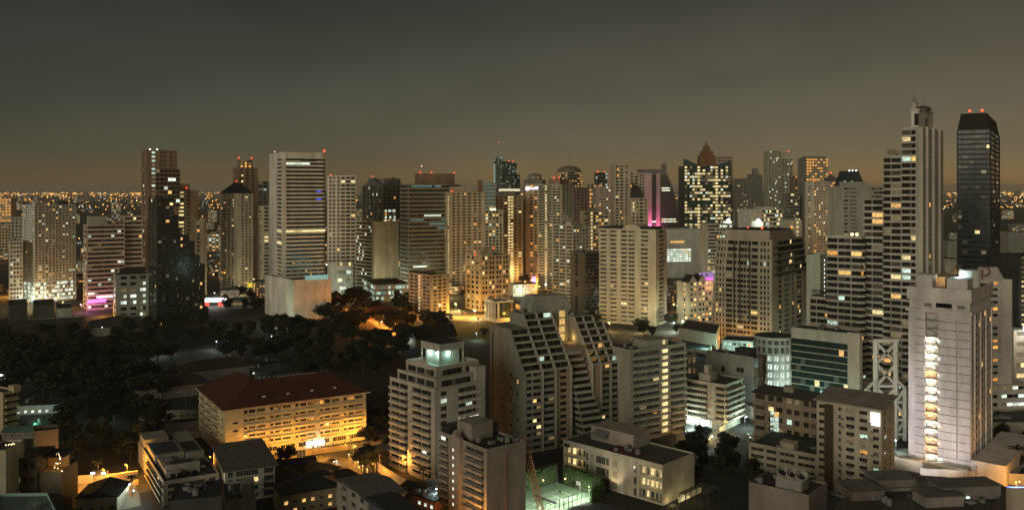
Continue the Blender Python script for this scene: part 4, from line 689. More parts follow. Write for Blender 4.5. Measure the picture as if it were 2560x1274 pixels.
# --- the big twin ziggurat
b = Bld('apartment_complex', 'great grey apartment complex with sloping terraced wings around a glowing stair core', 1225, 1310, 1548, 1134, 29, 934, wall(.27, .26, .215), 'apartment complex'); b.framed = False
c = b.col; fh = 3.1; z0 = b.h; sl = 1.32; W_ = b.W; g_ = glass(.014, .014, .013); X1, X2, X3 = b.xu(1357), b.xu(1390), b.xu(1428); D_ = b.D
def wing(xa, xb, ztop, yend, vert=True, left=False):
    """one bay: upright flats below, terraces sloping back above"""
    if vert: b.levels(xa, xb, 0, yend, 0, z0-.1, int(z0/fh), ('p.3 w1.2 p.15 w1.8 p.25' if left else 'p.12 w2 p.2'), None, wh=.52, lit=.03, pal='wc', gm=g_, ins=.8, cap=.1)
    n = int(round((ztop-z0)/fh))
    for k in range(n):
        z = z0+k*fh; y = k*fh/sl
        b.wall.box(xa+.02, xb-.02, y, yend-.05, z, z+.95, c); b.wall.box(xa+.05, xb-.05, y+.25, y+2.2, z+.3, z+.8, DARK)
        b.wall.box(xa+.02, xb-.02, y+2.6, yend-.05, z+.95, z+fh, c)
        nn = max(2, int((xb-xa)/3.4))
        for q in range(nn):
            ww = (xb-xa-.6)/nn; b.wins.append((ww-.25, fh-1.0, PAL[b.rnd.choice('wk')] if b.rnd.random() < .05 else (g_ if b.rnd.random() < .8 else GL2), (xa+.3+ww*(q+.5), y+2.58, z+1.0+(fh-1.0)/2), 0))
        m = MB(); m.box(xa+.2, xb-.2, y-.12, y+.03, z+.15, z+1.0, wall(.4, .38, .31)); b.part('parapet', m)
        # planter with uneven shrubs
        m = MB(); gr = wall(.03, .04, .02); [m.add([(x-.3,y+.2,z+.8),(x,y+.05,z+1.0+b.rnd.random()*.3),(x+.35,y+.25,z+.9),(x,y+.5,z+1.0)], [(0,1,2,3)], gr) for x in [xa+.4+b.rnd.random()*(xb-xa-.8) for _ in range(14)]]; b.part('planter', m)
    b.wall.box(xa+.02, xb-.02, n*fh/sl, yend-.05, z0+n*fh, z0+n*fh+.4, c)
    return z0+n*fh
def fin(x, ztop, t=.5):
    yt = (ztop-z0)/sl; b.wall.extr([(-.6, 0), (.6, 0), (.6, z0-1), (yt+1.3, ztop+.6), (yt-.1, ztop+.6), (-.6, z0+.3)], x-t/2, x+t/2, wall(.42, .4, .33))
T1, T2 = z0+6*fh, z0+8*fh
wing(.7, X1, T1, D_*.95, left=True); wing(X1, X2, T2, D_*.9); wing(X2, X3, T2, D_*.9, vert=False)
b.wall.extr([(0, 0), (D_, 0), (D_, T1), ((T1-z0)/sl, T1+.6), (0, z0+.3)], 0, .69, c)          # end wall in profile
b.wall.extr([((T1-z0)/sl, T1), (D_*.9, T1), (D_*.9, T2+.4), ((T2-z0)/sl, T2+.4)], X1-.7, X1-.01, c)
for x, tt in ((X1, T2), (X2, T2), (X3, T2)): fin(x, tt)
b.levels(X2+.26, X3-.3, .8, D_*.8, 0, z0-.2, int(z0/fh), 'p.9 w1.3 p.6', None, wh=.5, lit=.03, pal='W', gm=g_, mat=wall(.42, .32, .22))
for k in range(1, int(z0/fh)):
    for q in range(2): m = MB(); m.box(0, .9, -.1, 0, 0, .12, DARK); b.part('vent_slot', m, (X2+.9, .7, k*fh+1.2+q*.4))
# small windows in the end wall
for k in range(11): b.wins.append((.9, 1.1, g_, (-.02, D_*.62, 5+k*4.2), -math.pi/2))
for k in range(6): b.wins += [(1.1, 1.6, WARM if k == 5 else g_, (-.02, D_*.17, 3+k*6.0), -math.pi/2), (.9, 1.4, g_, (-.02, D_*.36, 5+k*6.0), -math.pi/2)]
m = MB(); m.box(-.12, .0, D_*.9, D_*.935, 2, T1-4, DARK); b.part('dark_slot', m); m = MB(); m.box(-.3, 0, D_*.55, D_*.6, 0, T1-3, wall(.28, .25, .2)); b.part('drain_strip', m)
for k in range(3): m = MB(); m.box(-.8, 0, D_*.1, D_*.32, 0, .3, c); b.part('ledge', m, (0, 0, 9+k*12))
# right hand wing
XA, XB, XC = 39.0, 44.2, 50.0
wing(XA, XB, T2-fh, D_*.85, vert=False); wing(XB, XC, T2-fh, D_*.85); wing(XC, W_, T2-2*fh, D_*.85)
b.wall.box(XA, XB, .8, D_*.8, 0, z0, wall(.42, .32, .22))
for x, tt in ((XA, T2-fh), (XB, T2-fh), (XC, T2-fh), (W_-.26, T2-2*fh)): fin(x, tt)
b.wall.extr([(0, 0), (D_*.85, 0), (D_*.85, T2-2*fh), ((T2-2*fh-z0)/sl, T2-2*fh), (0, z0)], W_-.02, W_+.3, c)
# middle: recess wall, forward terraces, stair core
zl = z0+9; b.wall.box(X3+.3, XA-.02, 5.5, D_*.8, 0, zl, wall(.27, .21, .16)); nz = int((z0+9)/fh)
for k in range(nz):
    f_ = k/(nz-1); xa = 31.0-4.6*f_; xb = 45.0-9.5*f_; y = -7+11.5*f_; z = k*fh; b.wall.box(xa, xb, y, 8+5*f_, z, z+1.35, wall(.38, .36, .3)); b.wall.box(xa+.8, xb-.8, y+1.2, 8.1+5*f_, z+1.35, z+fh, c); b.wins.append((xb-xa-2, fh-1.4, g_, ((xa+xb)/2, y+1.18, z+1.35+(fh-1.4)/2), 0)); b.wins.append((5, fh-1.4, g_, (xa+.78, y+4.5, z+1.35+(fh-1.4)/2), -math.pi/2))
zk = zy(b, 747, 22); yA, yB = 22.0, D_*.97
m = MB(); xm = 35.2
m.exty([(27, zl-.2), (38.9, zl-.2), (38.9, zk-9), (40.8, zk-6.5), (37.5, zk), (20, zk), (16.6, zk-4.5), (16.6, T2-.6), (27, T2-.6)], yA, yB, wall(.36, .36, .32)); b.part('stair_core', m)
m = MB(); [m.box(xm-1.9, xm+1.5, yA-.25, yA-.02, zl+.6+k*4.0, zl+3.9+k*4.0, glow(1, .62, .2, 1.0)) for k in range(4)]; b.part('stair_window', m)
m = MB(); [m.box(xm-3, xm+3, yA-.3, yA-.05, zk-5+q*1.6, zk-4.3+q*1.6, wall(.55, .55, .5)) for q in range(2)]; b.part('louvre', m)
lamp('POINT', at(b, xm+2.2, yA-5, zl+2.5), 500, (1, .6, .2), .4)
b.clutter(2, X2, (T2-z0)/sl+2, D_*.85, T2+.4, 4); b.clutter(XA+1, W_-1, (T2-z0)/sl, D_*.8, T2-fh+.4, 3); b.done()
# --- L shaped office with yellow windows
b = Bld('school_block', 'low beige block with deep yellow lit windows and a dark flat roof', 1408, 1657, 1736, 1263, 46, 1166, wall(.48, .44, .34), 'building'); b.framed = True; b.fm = wall(.35, .3, .2)
h = b.h; n3 = 3; f3 = (h-1.6)/3; c = b.col; D_ = b.D; ya, yb = D_*.22, D_*.76
b.wall.box(1.8, b.W, 0, D_, 0, h-1.6, c); b.wall.box(0, b.W, 0, D_, h-1.6, h, c); b.wall.box(0, 1.79, ya, yb, 0, h-1.61, c); b.wall.box(0, 1.79, 0, .6, 0, h-1.61, c); b.wall.box(0, 1.79, D_-.6, D_, 0, h-1.61, c)
for k in range(n3):
    z = k*f3
    for y0, y1 in ((.61, ya-.01), (yb+.01, D_-.61)):
        b.wall.box(.0, 1.78, y0, y1, z-.1 if k else 0, z+1.0, c); nn = 5 if y0 < 5 else 4
        for q in range(nn):
            yy = y0+(y1-y0)*(q+.5)/nn; lit_ = (q in (0, 2, 4) or k == 1) if y0 < 5 else q >= 2
            b.wins.append(((y1-y0)/nn*(.45 if q % 2 else .62), f3-1.9, CREAM if lit_ and not (k == 0) or (k == 0 and q == 3) else GL, (1.75, yy, z+1.1+(f3-1.9)/2), -math.pi/2))
        if k: lamp('POINT', at(b, .9, (y0+y1)/2, z+f3-.5), 60, (1, .72, .3), .3); lamp('POINT', at(b, .9, y0*.7+y1*.3, z+f3-.5), 50, (1, .72, .3), .3)
    for yy, ww in ((.26, 1.0), (.44, .35), (.455, .35), (.47, .35), (.53, 1.2), (.57, 1.6), (.605, 1.6), (.635, 1.0), (.68, .35), (.695, .35), (.74, 1)): b.wins.append((ww*1.2, f3*.66, glass(.02, .03, .03), (-.02, D_*yy, z+f3*.5), -math.pi/2))
b.wall.box(-.04, .3, D_*.245-.08, D_*.245+.08, 0, h, DARK)
b.roof(0, b.W, 0, D_, h, .7, wall(.085, .08, .078)); b.blk('plant_room', b.W*.45, b.W*.98, D_*.42, D_*.86, h, h+6, wall(.34, .29, .26)); m = MB(); m.box(b.W*.15, b.W*.44, D_*.28, D_*.58, h+.06, h+.5, wall(.09, .03, .025)); b.part('roof_tile', m); m = MB(); m.exty([(b.W*.25, h+3), (b.W*.45, h+5.2), (b.W*.45, h+5.5), (b.W*.25, h+3.3)], D_*.66, D_*.8, METAL); b.part('canopy', m); b.clutter(b.W*.15, b.W*.4, D_*.3, D_*.55, h+.1, 4)
# dark letters at the far corner of the front
m = MB(); [m.box(-.25, -.05, D_*(.925+.009*q), D_*(.931+.009*q), h-2.2, h-1.0+(q in (1, 4))*.5, DARK) for q in range(7)]; b.part('sign', m); b.done()
lamp('SPOT', at(b, -5, D_*.45, 1), 2500, (1, .8, .5), .3, None, (R(150), 0, b.th+R(-90)), 80)
# pergola at its side
t = thing('pergola', 'dark slatted pergola lit yellow beneath beside the low beige block', 'pergola', at(b, 6, -7), b.th); m = MB()
for i in range(5):
    for y in (-5, 3): m.box(i*4-.15, i*4+.15, y-.15, y+.15, 0, 4.4, DARK)
link('post', m.mesh('post'), t); m = MB(); [m.box(i*1.2-.1, i*1.2+.1, -5.6, 3.6, 4.41, 4.7, DARK) for i in range(15)]; link('slat_roof', m.mesh('slat_roof'), t); m = MB(); m.box(0, 16, 3.3, 3.6, .6, 2.8, glow(1, .8, .35, .6)); link('lit_screen', m.mesh('lit_screen'), t); lamp('POINT', at(b, 12, -8, 3.5), 220, (1, .75, .3), .3); lamp('POINT', at(b, 3, -2.5, 1.2), 260, (1, .8, .35), .3)
# --- white apartment with the green lit roof terrace
b = Bld('apartment_tower', 'white balcony apartment block with a brightly lit mint green roof terrace', 975, 1087, 1212, 1207, 42, 977, wall(.44, .4, .345), 'apartment block'); b.framed = True; b.fm = wall(.12, .12, .11)
c = b.col; D_, W_, h = b.D, b.W, b.h; bl = 'p.4 b2.4 p.2 b1.6 p.9 b2 p.1 b1.6 p.25'
b.levels(0, W_, 0, D_, 0, h-.8, 12, 'p1.1 w1.2 p2.2 b1.4 b1.4 b1.4 p1', 'p.2 b2 b2 p1 b2 b2.2 p.8', wh=.6, lit=.02, pal='W', bd=1.3, cap=.8)
b.wins.append((5, 2.2, glow(.9, .92, 1, 1.6), (W_*.78, -.06, h-14.5), 0))
b.levels(1.5, W_, 1.5, D_-4, h, h+3.3, 1, 'p1 w5 p2', 'p.3 w1.8 p.2 w1.8 p.2 w1.8 p.2 w1.8 p.3', wh=.75, lit=.0); b.wall.box(-.1, W_+.1, -.1, .3, h-.02, h+.9, c); b.wall.box(-.1, .3, .31, D_+.1, h-.02, h+.9, c)
b.levels(4, W_, 4.5, D_-7, h+3.81, h+7.2, 1, 'p1 w3 p.5 w1 p1', 'p.4 w2 p.2 w2 p.2 w2 p.4', wh=.75, lit=.0); b.wall.box(1.3, W_+.1, 1.3, 1.7, h+3.8, h+4.8, c); b.wall.box(1.3, 1.7, 1.71, D_-4, h+3.8, h+4.8, c)
zr = h+7.7; ter = wall(.5, .55, .48)
b.wall.box(3.8, W_, 4.3, 4.7, zr-.01, zr+1.5, c); b.wall.box(W_-.4, W_-.02, 4.71, D_-7, zr-.01, zr+1.5, c); b.wall.box(3.8, W_, D_-7.4, D_-7, zr-.01, zr+1.5, c); b.wall.box(3.8, 4.2, 4.71, D_-7.41, zr-.01, zr+1.5, c)
m = MB(); m.box(4.2, W_-.4, 4.7, D_-7.4, zr-.02, zr+.05, ter); b.part('roof_terrace', m)
m = MB(); ms = D_*.42; m.extr([(ms-5+10*i/10, zr+1.45+1.5*math.sin(math.pi*i/10)) for i in range(11)], 3.82, 4.18, c); b.part('curved_parapet', m)
px0, px1, py0, py1 = W_*.42, W_*.8, D_*.34, D_*.66; m = MB(); m.box(px0, px1, py0, py1, zr+.05, zr+6.5, wall(.55, .58, .52)); m.box(px0-1.6, px1+1.6, py0-1.6, py1+1.6, zr+6.5, zr+9.6, c); m.box(px0-1.5, px1+1.5, py0-1.5, py1+1.5, zr+9.6, zr+9.7, DARK)
for x, y in ((px0-1.3, py0-1.3), (px0-1.3, py1+1.3), (px1+1.3, py0-1.3)): m.box(x-.25, x+.25, y-.25, y+.25, zr+.05, zr+6.5, c)
b.part('roof_house', m)
for x, y in ((px0-.4, py0+(py1-py0)*.75), (px0-.4, py0+(py1-py0)*.2), (px0+(px1-px0)*.45, py0-.4)): m = MB(); m.ball(0, 0, 0, .42, glow(.8, 1, .95, 9, False), 8, 5); b.part('bulkhead_lamp', m, (x, y, zr+5.2)); lamp('POINT', at(b, x-.6, y-.6, zr+5.0), 620, (.55, 1, .82), .3)
b.wall.box(W_*.82, W_+.5, D_*.0+.2, D_*.3, 0, h+7, c); b.done()
# --- lower pinkish block with gable
b = Bld('apartment_block', 'pinkish lower block with a gabled stair pier of small lit windows', 1095, 1217, 1314, 1332, 38, 1129, wall(.31, .27, .235), 'apartment block'); b.framed = True
c = b.col; D_, W_, h = b.D, b.W, b.h
b.levels(0, W_, 0, D_, 0, h-.6, 10, 'p1', 'p.5 b2.4 p.3 p3 p.2 b2.2 b2 p.6', wh=.55, lit=.03, pal='aW', bd=1.2, rail=False)
m = MB(); ya, yb = D_*.47, D_*.70; m.box(-1.6, .3, ya, yb, 0, h+.3, wall(.34, .285, .25)); m.extr([(ya, h+.3), (yb, h+.3), (yb-.3, h+1.6), (ya*.35+yb*.65, h+2.2), ((ya+yb)/2, h+4.2), (ya*.65+yb*.35, h+2.2), (ya+.3, h+1.6)], -1.6, .3, wall(.34, .285, .25)); b.part('stair_pier', m)
for k in range(9): m = MB(); m.box(-1.68, -1.55, -.45, .45, 0, 1.0, glow(.85, 1, .75, 1.0, False)); b.part('stair_window', m, (0, D_*.6, 2+k*2.95))
b.roof(0, W_, 0, D_, h, 1.0, wall(.035, .035, .033)); b.blk('plant_room', W_*.2, W_*.75, D_*.45, D_*.75, h, h+6); b.blk('plant_room', W_*.55, W_*.95, D_*.5, D_*.8, h, h+4.5, DARK); b.blk('plant_room', W_*.05, W_*.5, D_*.78, D_*.97, h, h+3, DARK); b.clutter(W_*.2, W_*.9, D_*.08, D_*.4, h+.1, 6); m = MB(); m.box(W_*.48, W_*.5, -.25, -.02, 0, h-1.5, wall(.25, .12, .09)); b.part('drain_pipe', m); b.done()
# --- yellow school with dark red hipped roof
b = Bld('school_building', 'long cream school building under a dark red hipped roof glowing orange at street level', 498, 563, 915, 1154, 31.8, 1024, wall(.55, .48, .32), 'school'); b.framed = True; b.fm = wall(.5, .44, .3)
c = b.col; D_, W_, h = b.D, b.W, b.h
fs = 'p1.9 d.05 w.5 p.4 '+' '.join(['p.35 w.9 p.25 w1.1 p.5']*4)+' p.3 w1.0 p.25 w1.1 p.3'
fs = 'p2.2 '+' '.join(['p.35 w.5 p.2 w.9 p.2 w1.2 p.3']*5)+' p.2'
b.levels(0, W_, 0, D_, 4.2, h-1.4, 5, fs, 'p.4 b1.4 p.5 b1.4 p.5 b1.4 p.5 w.5 p.6', wh=.42, lit=.02, pal='a', cap=1.4, bd=1.0, gm=glass(.03, .025, .02)); b.levels(.05, W_-.05, .05, D_-.05, 0, 3.9, 1, 'p2 w1 p2 '+rep('w2 p.5', 6), 'p1', wh=.6, lit=0, cap=.28)
for k in range(5):
    z = 4.2+k*(h-5.6)/5
    for q in range(5): x0 = W_*(.128+q*.173); m = MB(); m.box(0, W_*.155, -1.2, -.05, -.1, .12, c); m.box(0, W_*.155, -1.2, -1.05, .12, .95, c); [m.box(W_*.155*i/4-.06, W_*.155*i/4+.06, -1.19, -1.06, .9, 1.2, c) for i in range(5)]; b.part('balcony', m, (x0, 0, z))
    m = MB(); m.box(-.15, W_+.15, -.2, -.06, 0, .5, c); b.part('string_course', m, (0, 0, z-.45))
for k in (2, 3): m = MB(); m.box(W_*.05, W_*.085, -.12, -.03, 0, .9, GL); b.part('window', m, (0, 0, 4.2+k*(h-5.6)/5+1.6))
e = 1.6; m = MB(); zr = h+.0; rt = wall(.078, .02, .014, .8, .5, .35); rh = zr+9
m.add([(-e,-e,zr),(W_+e,-e,zr),(W_+e,D_*.62,zr),(-e,D_+e,zr),(D_*.3,D_*.3,rh),(W_-D_*.3,D_*.3,rh),(D_*.3,D_*.75,rh),(W_*.45,D_*.62,zr),(W_*.45,D_+e,zr)], [(0,1,5,4),(1,2,5),(0,4,6,3),(5,2,7,4),(4,7,8,6),(3,6,8)], rt); b.part('roof', m)
m = MB(); m.box(-e-.1, W_+e+.1, -e-.2, -e+.1, zr-.35, zr+.1, wall(.5, .42, .28)); m.box(-e-.2, -e+.1, -e+.11, D_+e, zr-.35, zr+.1, wall(.5, .42, .28)); b.part('gutter', m)
for q in range(4): m = MB(); x = W_*(.27+.17*q); m.extr([(3.2, zr+2.6), (6.5, zr+2.9), (6.5, zr+4.3), (3.4, zr+3.9)], x-1.1, x+1.1, rt); m.box(x-.7, x+.7, 3.05, 3.2, zr+2.9, zr+3.6, WHT); b.part('dormer', m)
m = MB(); m.box(W_*.42, W_*.7, D_*.3-.3, D_*.3+.3, rh-.05, rh+.15, wall(.4, .36, .28)); b.part('ridge_cap', m)
# red lettering along the frieze: Thai-like strokes too small to read
m = MB(); x = W_*.33
while x < W_*.74:
    wd = b.rnd.uniform(.5, .9); hh = b.rnd.choice((.7, .7, 1.0, 1.2)); rd = wall(.4, .05, .03)
    m.box(x, x+.16, -.16, -.05, h-1.35, h-1.35+hh, rd); m.box(x+wd-.16, x+wd, -.16, -.05, h-1.35, h-.65, rd); m.box(x+.17, x+wd-.17, -.16, -.05, h-.82, h-.65, rd); x += wd+(.3 if b.rnd.random() < .85 else 1.2)
b.part('sign', m)
m = MB(); m.box(W_*.555, W_*.68, -.9, -.1, 1.2, 3.4, glow(1, .96, .85, 5, False)); b.part('lit_canopy', m); m = MB(); m.box(W_*.70, W_*.76, -1.0, -.8, 4.4, 5.4, wall(.5, .1, .05)); b.part('sign_board', m)
b.done(); SCH = b
lamp('POINT', at(b, W_*.62, -4, 3), 1500, (1, .9, .7), .6)
# --- stepped modern house with roof terraces
b = Bld('apartment_house', 'modern grey white house block with a weathered flat roof and wide balconies', 534, 563, 687, 1258, 25, 1178, wall(.34, .33, .31), 'apartment house'); b.framed = True
c = b.col; b.levels(0, b.W, 0, b.D, 0, b.h-.6, 4, 'p.6 w1 p.6 w4.6 p1.2 w2 p.2', 'p1', wh=.7, lit=.03, pal='c', gm=glass(.02, .02, .018)); m = MB(); m.box(-1, b.W+1.5, -1.2, b.D+.5, b.h, b.h+.35, wall(.12, .12, .115, .9, .6, .5)); b.part('roof', m); m = MB(); m.box(b.W*.25, b.W*.75, -1.6, -.06, 0, 1, c); o = b.part('balcony', m, (0, 0, b.h*.5)); o = b.part('balcony', m, (0, 0, b.h*.25)); b.done()
lamp('POINT', at(b, -2.5, 1.5, b.h-2), 260, (1, .8, .35), .3)
b = Bld('apartment_house', 'modern grey house block with roof pool and tall frame walls', 346, 409, 548, 1264, 31, 1208, wall(.32, .3, .27), 'apartment house'); b.framed = True
c = b.col; D_, W_, h = b.D, b.W, b.h; n_ = 3; b.levels(0, W_, 0, D_, 0, h-.6, n_, 'p.5 w1 p.7 w2.6 p.4 w.8 p.4', 'p3 w4 p.4', wh=.6, lit=.02, pal='c', gm=glass(.02, .02, .018)); b.roof(0, W_, 0, D_, h, .9, wall(.05, .05, .048))
for k in range(n_): m = MB(); m.box(-1.3, -.05, .5, D_*.6, 0, .25, c); m.box(-1.3, -1.15, .5, D_*.6, .25, .9, c); b.part('balcony', m, (0, 0, 1+k*h/n_))
b.wall.box(W_*.1, W_*.35, 6, D_*.5, h+.05, h+2.6, c); m = MB(); m.box(W_*.1, W_*.72, 8, 8.4, h, h+4.5, c); m.box(W_*.1, W_*.72, 8.41, 14, h+4.2, h+4.5, wall(.2, .19, .17)); m.box(W_*.2, W_*.6, 9.2, 13, h+4.5, h+4.62, DARK); b.part('pavilion', m)
m = MB(); m.box(W_*.05, W_*.6, D_*.42, D_*.75, h+.1, h+3.6, c); m.box(W_*.09, W_*.56, D_*.45, D_*.72, h+3.45, h+3.63, glass(.006, .012, .018, .1)); b.part('roof_pool', m); m = MB(); m.box(W_*.62, W_*.98, D_*.4, D_*.98, h+.05, h+3, wall(.3, .28, .25)); [m.box(W_*.66, W_*.93, D_*.45+i*1.1, D_*.45+i*1.1+.5, h+3.01, h+3.3, DARK) for i in range(14)]; b.part('slatted_deck', m); m = MB(); m.box(W_*.02, W_*.5, D_*.78, D_*.98, h+.05, h+4.6, c); b.part('stair_house', m)
m = MB(); m.cyl(0, 0, 0, .5, .3, .3, METAL, 8); m.ball(0, 0, .5, 1.4, wall(.5, .45, .42), 12, 4, .35, True); b.part('satellite_dish', m, (W_*.78, 10, h+.9)); m = MB(); [m.box(W_*(.15+.13*i), W_*(.24+.13*i), -.3, -.05, 0, 1.9, GL) for i in range(4)]; b.part('glass_rail', m, (0, 4, h+.3)); b.done()
b = Bld('terrace_block', 'dark low block with stained end wall in front of the modern house blocks', 545, 560, 640, 1332, 20, 1254, wall(.3, .29, .26), 'building', D=20); b.wall.box(0, b.W, 0, b.D, 0, b.h, b.col); b.roof(0, b.W, 0, b.D, b.h, .8); b.clutter(2, b.W*.5, 3, b.D-2, b.h+.1, 5); b.blk('stair_house', b.W*.55, b.W*.95, 2, 9, b.h, b.h+5, wall(.35, .33, .3, .9, .5, .5)); b.done()
b = Bld('terrace_block', 'dark flat roofed block along the street below the grey modern house', 420, 424, 552, 1420, 15, 1254, wall(.06, .06, .06), 'building', D=18); b.wall.box(0, b.W, 0, b.D, 0, b.h, b.col); b.roof(0, b.W, 0, b.D, b.h, .5, DARK); b.clutter(2, b.W-2, 2, b.D-2, b.h+.1, 7); b.done()
# --- grey town house bottom centre
b = Bld('town_house', 'grey town house with a shallow metal roof and one pale lit window', 843, 920, 1011, 1356, 35, 1252, wall(.3, .28, .25), 'town house'); b.framed = True
b.levels(0, b.W, 0, b.D, 0, b.h-.3, 4, 'p.5 w1.4 p.8 w1 p1', 'p1 w.8 p1 w.8 p.8 w.8 p.7', wh=.5, lit=.05, pal='k'); m = MB(); zr = b.h+.2; m.extr([(-1, zr), (b.D*.5, zr+1.6), (b.D+1, zr), (b.D+1, zr+.25), (b.D*.5, zr+1.9), (-1, zr+.25)], -1, b.W+1, wall(.13, .13, .135, .6, .3, .4)); b.part('roof', m); b.done()
b = Bld('town_house', 'dark gabled roof beside the grey town house', 905, 985, 1040, 1400, 35, 1290, wall(.08, .08, .08), 'town house'); b.wall.box(0, b.W, 0, b.D, 0, b.h, b.col); m = MB(); zr = b.h; m.extr([(-1, zr), (b.D*.5, zr+2), (b.D+1, zr)], -1, b.W+1, wall(.03, .03, .035)); b.part('roof', m); b.done()
# --- roof with cooling fans, bottom right roofs
b = Bld('plant_building', 'low concrete building carrying three big round cooling fans on its roof', 1872, 2022, 2068, 1372, 50, 1243, wall(.24, .2, .18), 'building')
b.wall.box(0, b.W, 0, b.D, 0, b.h, b.col); b.roof(0, b.W, 0, b.D, b.h, .9, wall(.06, .04, .04)); b.wall.box(.3, b.W*.6, b.D*.18, b.D*.56, b.h+.05, b.h+.4, CONC); m = MB(); m.box(2, b.W*.5, b.D*.15, b.D*.58, b.h+.4, b.h+4.2, wall(.26, .24, .24)); b.part('cooling_unit', m)
for i in range(3):
    m = MB(); n = 20; r_ = 2.0; L_ = 3.0
    vs = []
    for (rr, zz) in ((r_, 0), (r_*1.12, L_), (r_*.98, L_), (r_*.86, .4)): vs += [(rr*math.cos(6.28318*q/n), rr*math.sin(6.28318*q/n), zz) for q in range(n)]
    m.add(vs, [(k*n+q, k*n+(q+1) % n, (k+1)*n+(q+1) % n, (k+1)*n+q) for k in range(3) for q in range(n)], wall(.4, .38, .36)); m.cyl(0, 0, .35, .45, r_*.9, r_*.9, DARK, 16)
    for q in range(6): m.bar((0, 0, 1.0), (1.6*math.cos(q), 1.6*math.sin(q), 1.0), .25, DARK)
    o = b.part('cooling_fan', m, (b.W*.26, b.D*(.22+.15*i), b.h+4.3)); o.rotation_euler = (R(18), R(-38), R(10))
b.clutter(2, b.W-2, b.D*.65, b.D*.95, b.h+.1, 6); b.clutter(b.W*.6, b.W-1, b.D*.1, b.D*.6, b.h+.1, 6); m = MB(); m.box(-.1, 0, b.D*.85, b.D*.99, 2, 7, WHT); b.part('sign_board', m); b.done()
def polyb(name, label, pts, h, col, cat='building', roof=None):
    g = [gp(u, v, h) for u, v in pts]; cx = sum(p[0] for p in g)/len(g); cy = sum(p[1] for p in g)/len(g); q = [(x-cx, y-cy) for x, y in g]
    ar = sum(q[i][0]*q[(i+1) % len(q)][1]-q[(i+1) % len(q)][0]*q[i][1] for i in range(len(q)))
    if ar < 0: q = q[::-1]
    t = thing(name, label, cat, (cx, cy, 0)); FOOT.append((cx, cy, max(math.hypot(*p) for p in q)*.8)); m = MB(); m.prism(q, 0, h, col, roof or ROOF); link('wall', m.mesh('wall'), t)
    m = MB(); s_ = [(x*.985, y*.985) for x, y in q]; n = len(q)
    for i in range(n): j = (i+1) % n; m.add([(*q[i], h+.004), (*q[j], h+.004), (*s_[j], h+.004), (*s_[i], h+.004), (*q[i], h+1.1), (*q[j], h+1.1), (*s_[j], h+1.1), (*s_[i], h+1.1)], [(4,5,6,7),(0,1,5,4),(3,7,6,2)], col)
    link('parapet', m.mesh('parapet'), t); return t, cx, cy
def on(t, name, mb, u, v, h, rz=0): x, y = gp(u, v, h); return link(name, mb.mesh(name), t, (x-t.location.x, y-t.location.y, h), rz)
t, cx, cy = polyb('flat_roof_building', 'wide dark flat roof with sheds and satellite dish along the lower edge', [(2098, 1262), (2196, 1196), (2292, 1193), (2400, 1201), (2515, 1222), (2460, 1330), (2060, 1330)], 16, wall(.16, .12, .11), roof=wall(.085, .08, .07, .9, .5, .15))
for u, v, w_, d_, hh, cc in ((2225, 1215, 14, 10, 4, wall(.2, .17, .16)), (2150, 1235, 12, 12, 3, wall(.17, .13, .12)), (2410, 1237, 22, 9, 4.5, wall(.22, .19, .18)), (2345, 1256, 14, 8, 3.5, wall(.3, .26, .24)), (2270, 1218, 16, 6, 1.2, CONC)): m = MB(); m.box(-w_/2, w_/2, -d_/2, d_/2, 0, hh, cc); m.box(-w_/2-.5, w_/2+.5, -d_/2-.5, d_/2+.5, hh+.004, hh+.3, wall(.14, .13, .12)); on(t, 'roof_shed', m, u, v, 16, .12)
m = MB(); m.cyl(0, 0, 0, 1.2, .2, .2, METAL, 6); m.ball(0, 0, 1.2, 2.2, METAL, 14, 4, .4, True); on(t, 'satellite_dish', m, 2425, 1262, 16); m = MB(); m.box(-.6, .6, -.1, .1, 0, 1.4, glow(.8, 1, .9, 1.5, False)); on(t, 'lit_door', m, 2420, 1250, 16.0)
for i in range(8): m = MB(); m.bar((0, 0, 0), (0, 0, 1.6), .12, DARK); m.bar((0, 0, 1.5), (3.6, 0, 1.5), .1, DARK); on(t, 'rail', m, 2192+i*13, 1194, 17)
q_ = random.Random(8)
for i in range(18):
    m = MB(); k = i % 4
    if k == 0: m.cyl(0, 0, 0, 2.1, 1, 1, METAL, 12); nm = 'water_tank'
    elif k == 1: m.box(-1.1, 1.1, -.7, .7, .2, 1.5, METAL); m.cyl(0, 0, 1.5, 1.7, .6, .6, DARK, 10); nm = 'air_conditioner'
    elif k == 2: m.bar((-4, 0, .5), (5, .6, .5), .3, METAL, 8); m.bar((5, .6, 0), (5, .6, .6), .3, METAL, 8); nm = 'pipe'
    else: m.bar((0, 0, 0), (0, 0, 4), .1, METAL); m.bar((-.8, 0, 3.6), (.8, 0, 3.6), .06, METAL); nm = 'antenna'
    on(t, nm, m, q_.uniform(2150, 2470), q_.uniform(1208, 1264), 16.05, q_.random()*3)
t, cx, cy = polyb('low_house', 'low roof with a yellow lit side window next to the cooling fan building', [(2012, 1290), (2070, 1232), (2112, 1246), (2070, 1310)], 9, wall(.22, .2, .17)); m = MB(); m.box(-.8, .8, -1.2, -1, 0, 1.8, WARM); on(t, 'window', m, 2074, 1262, 7)
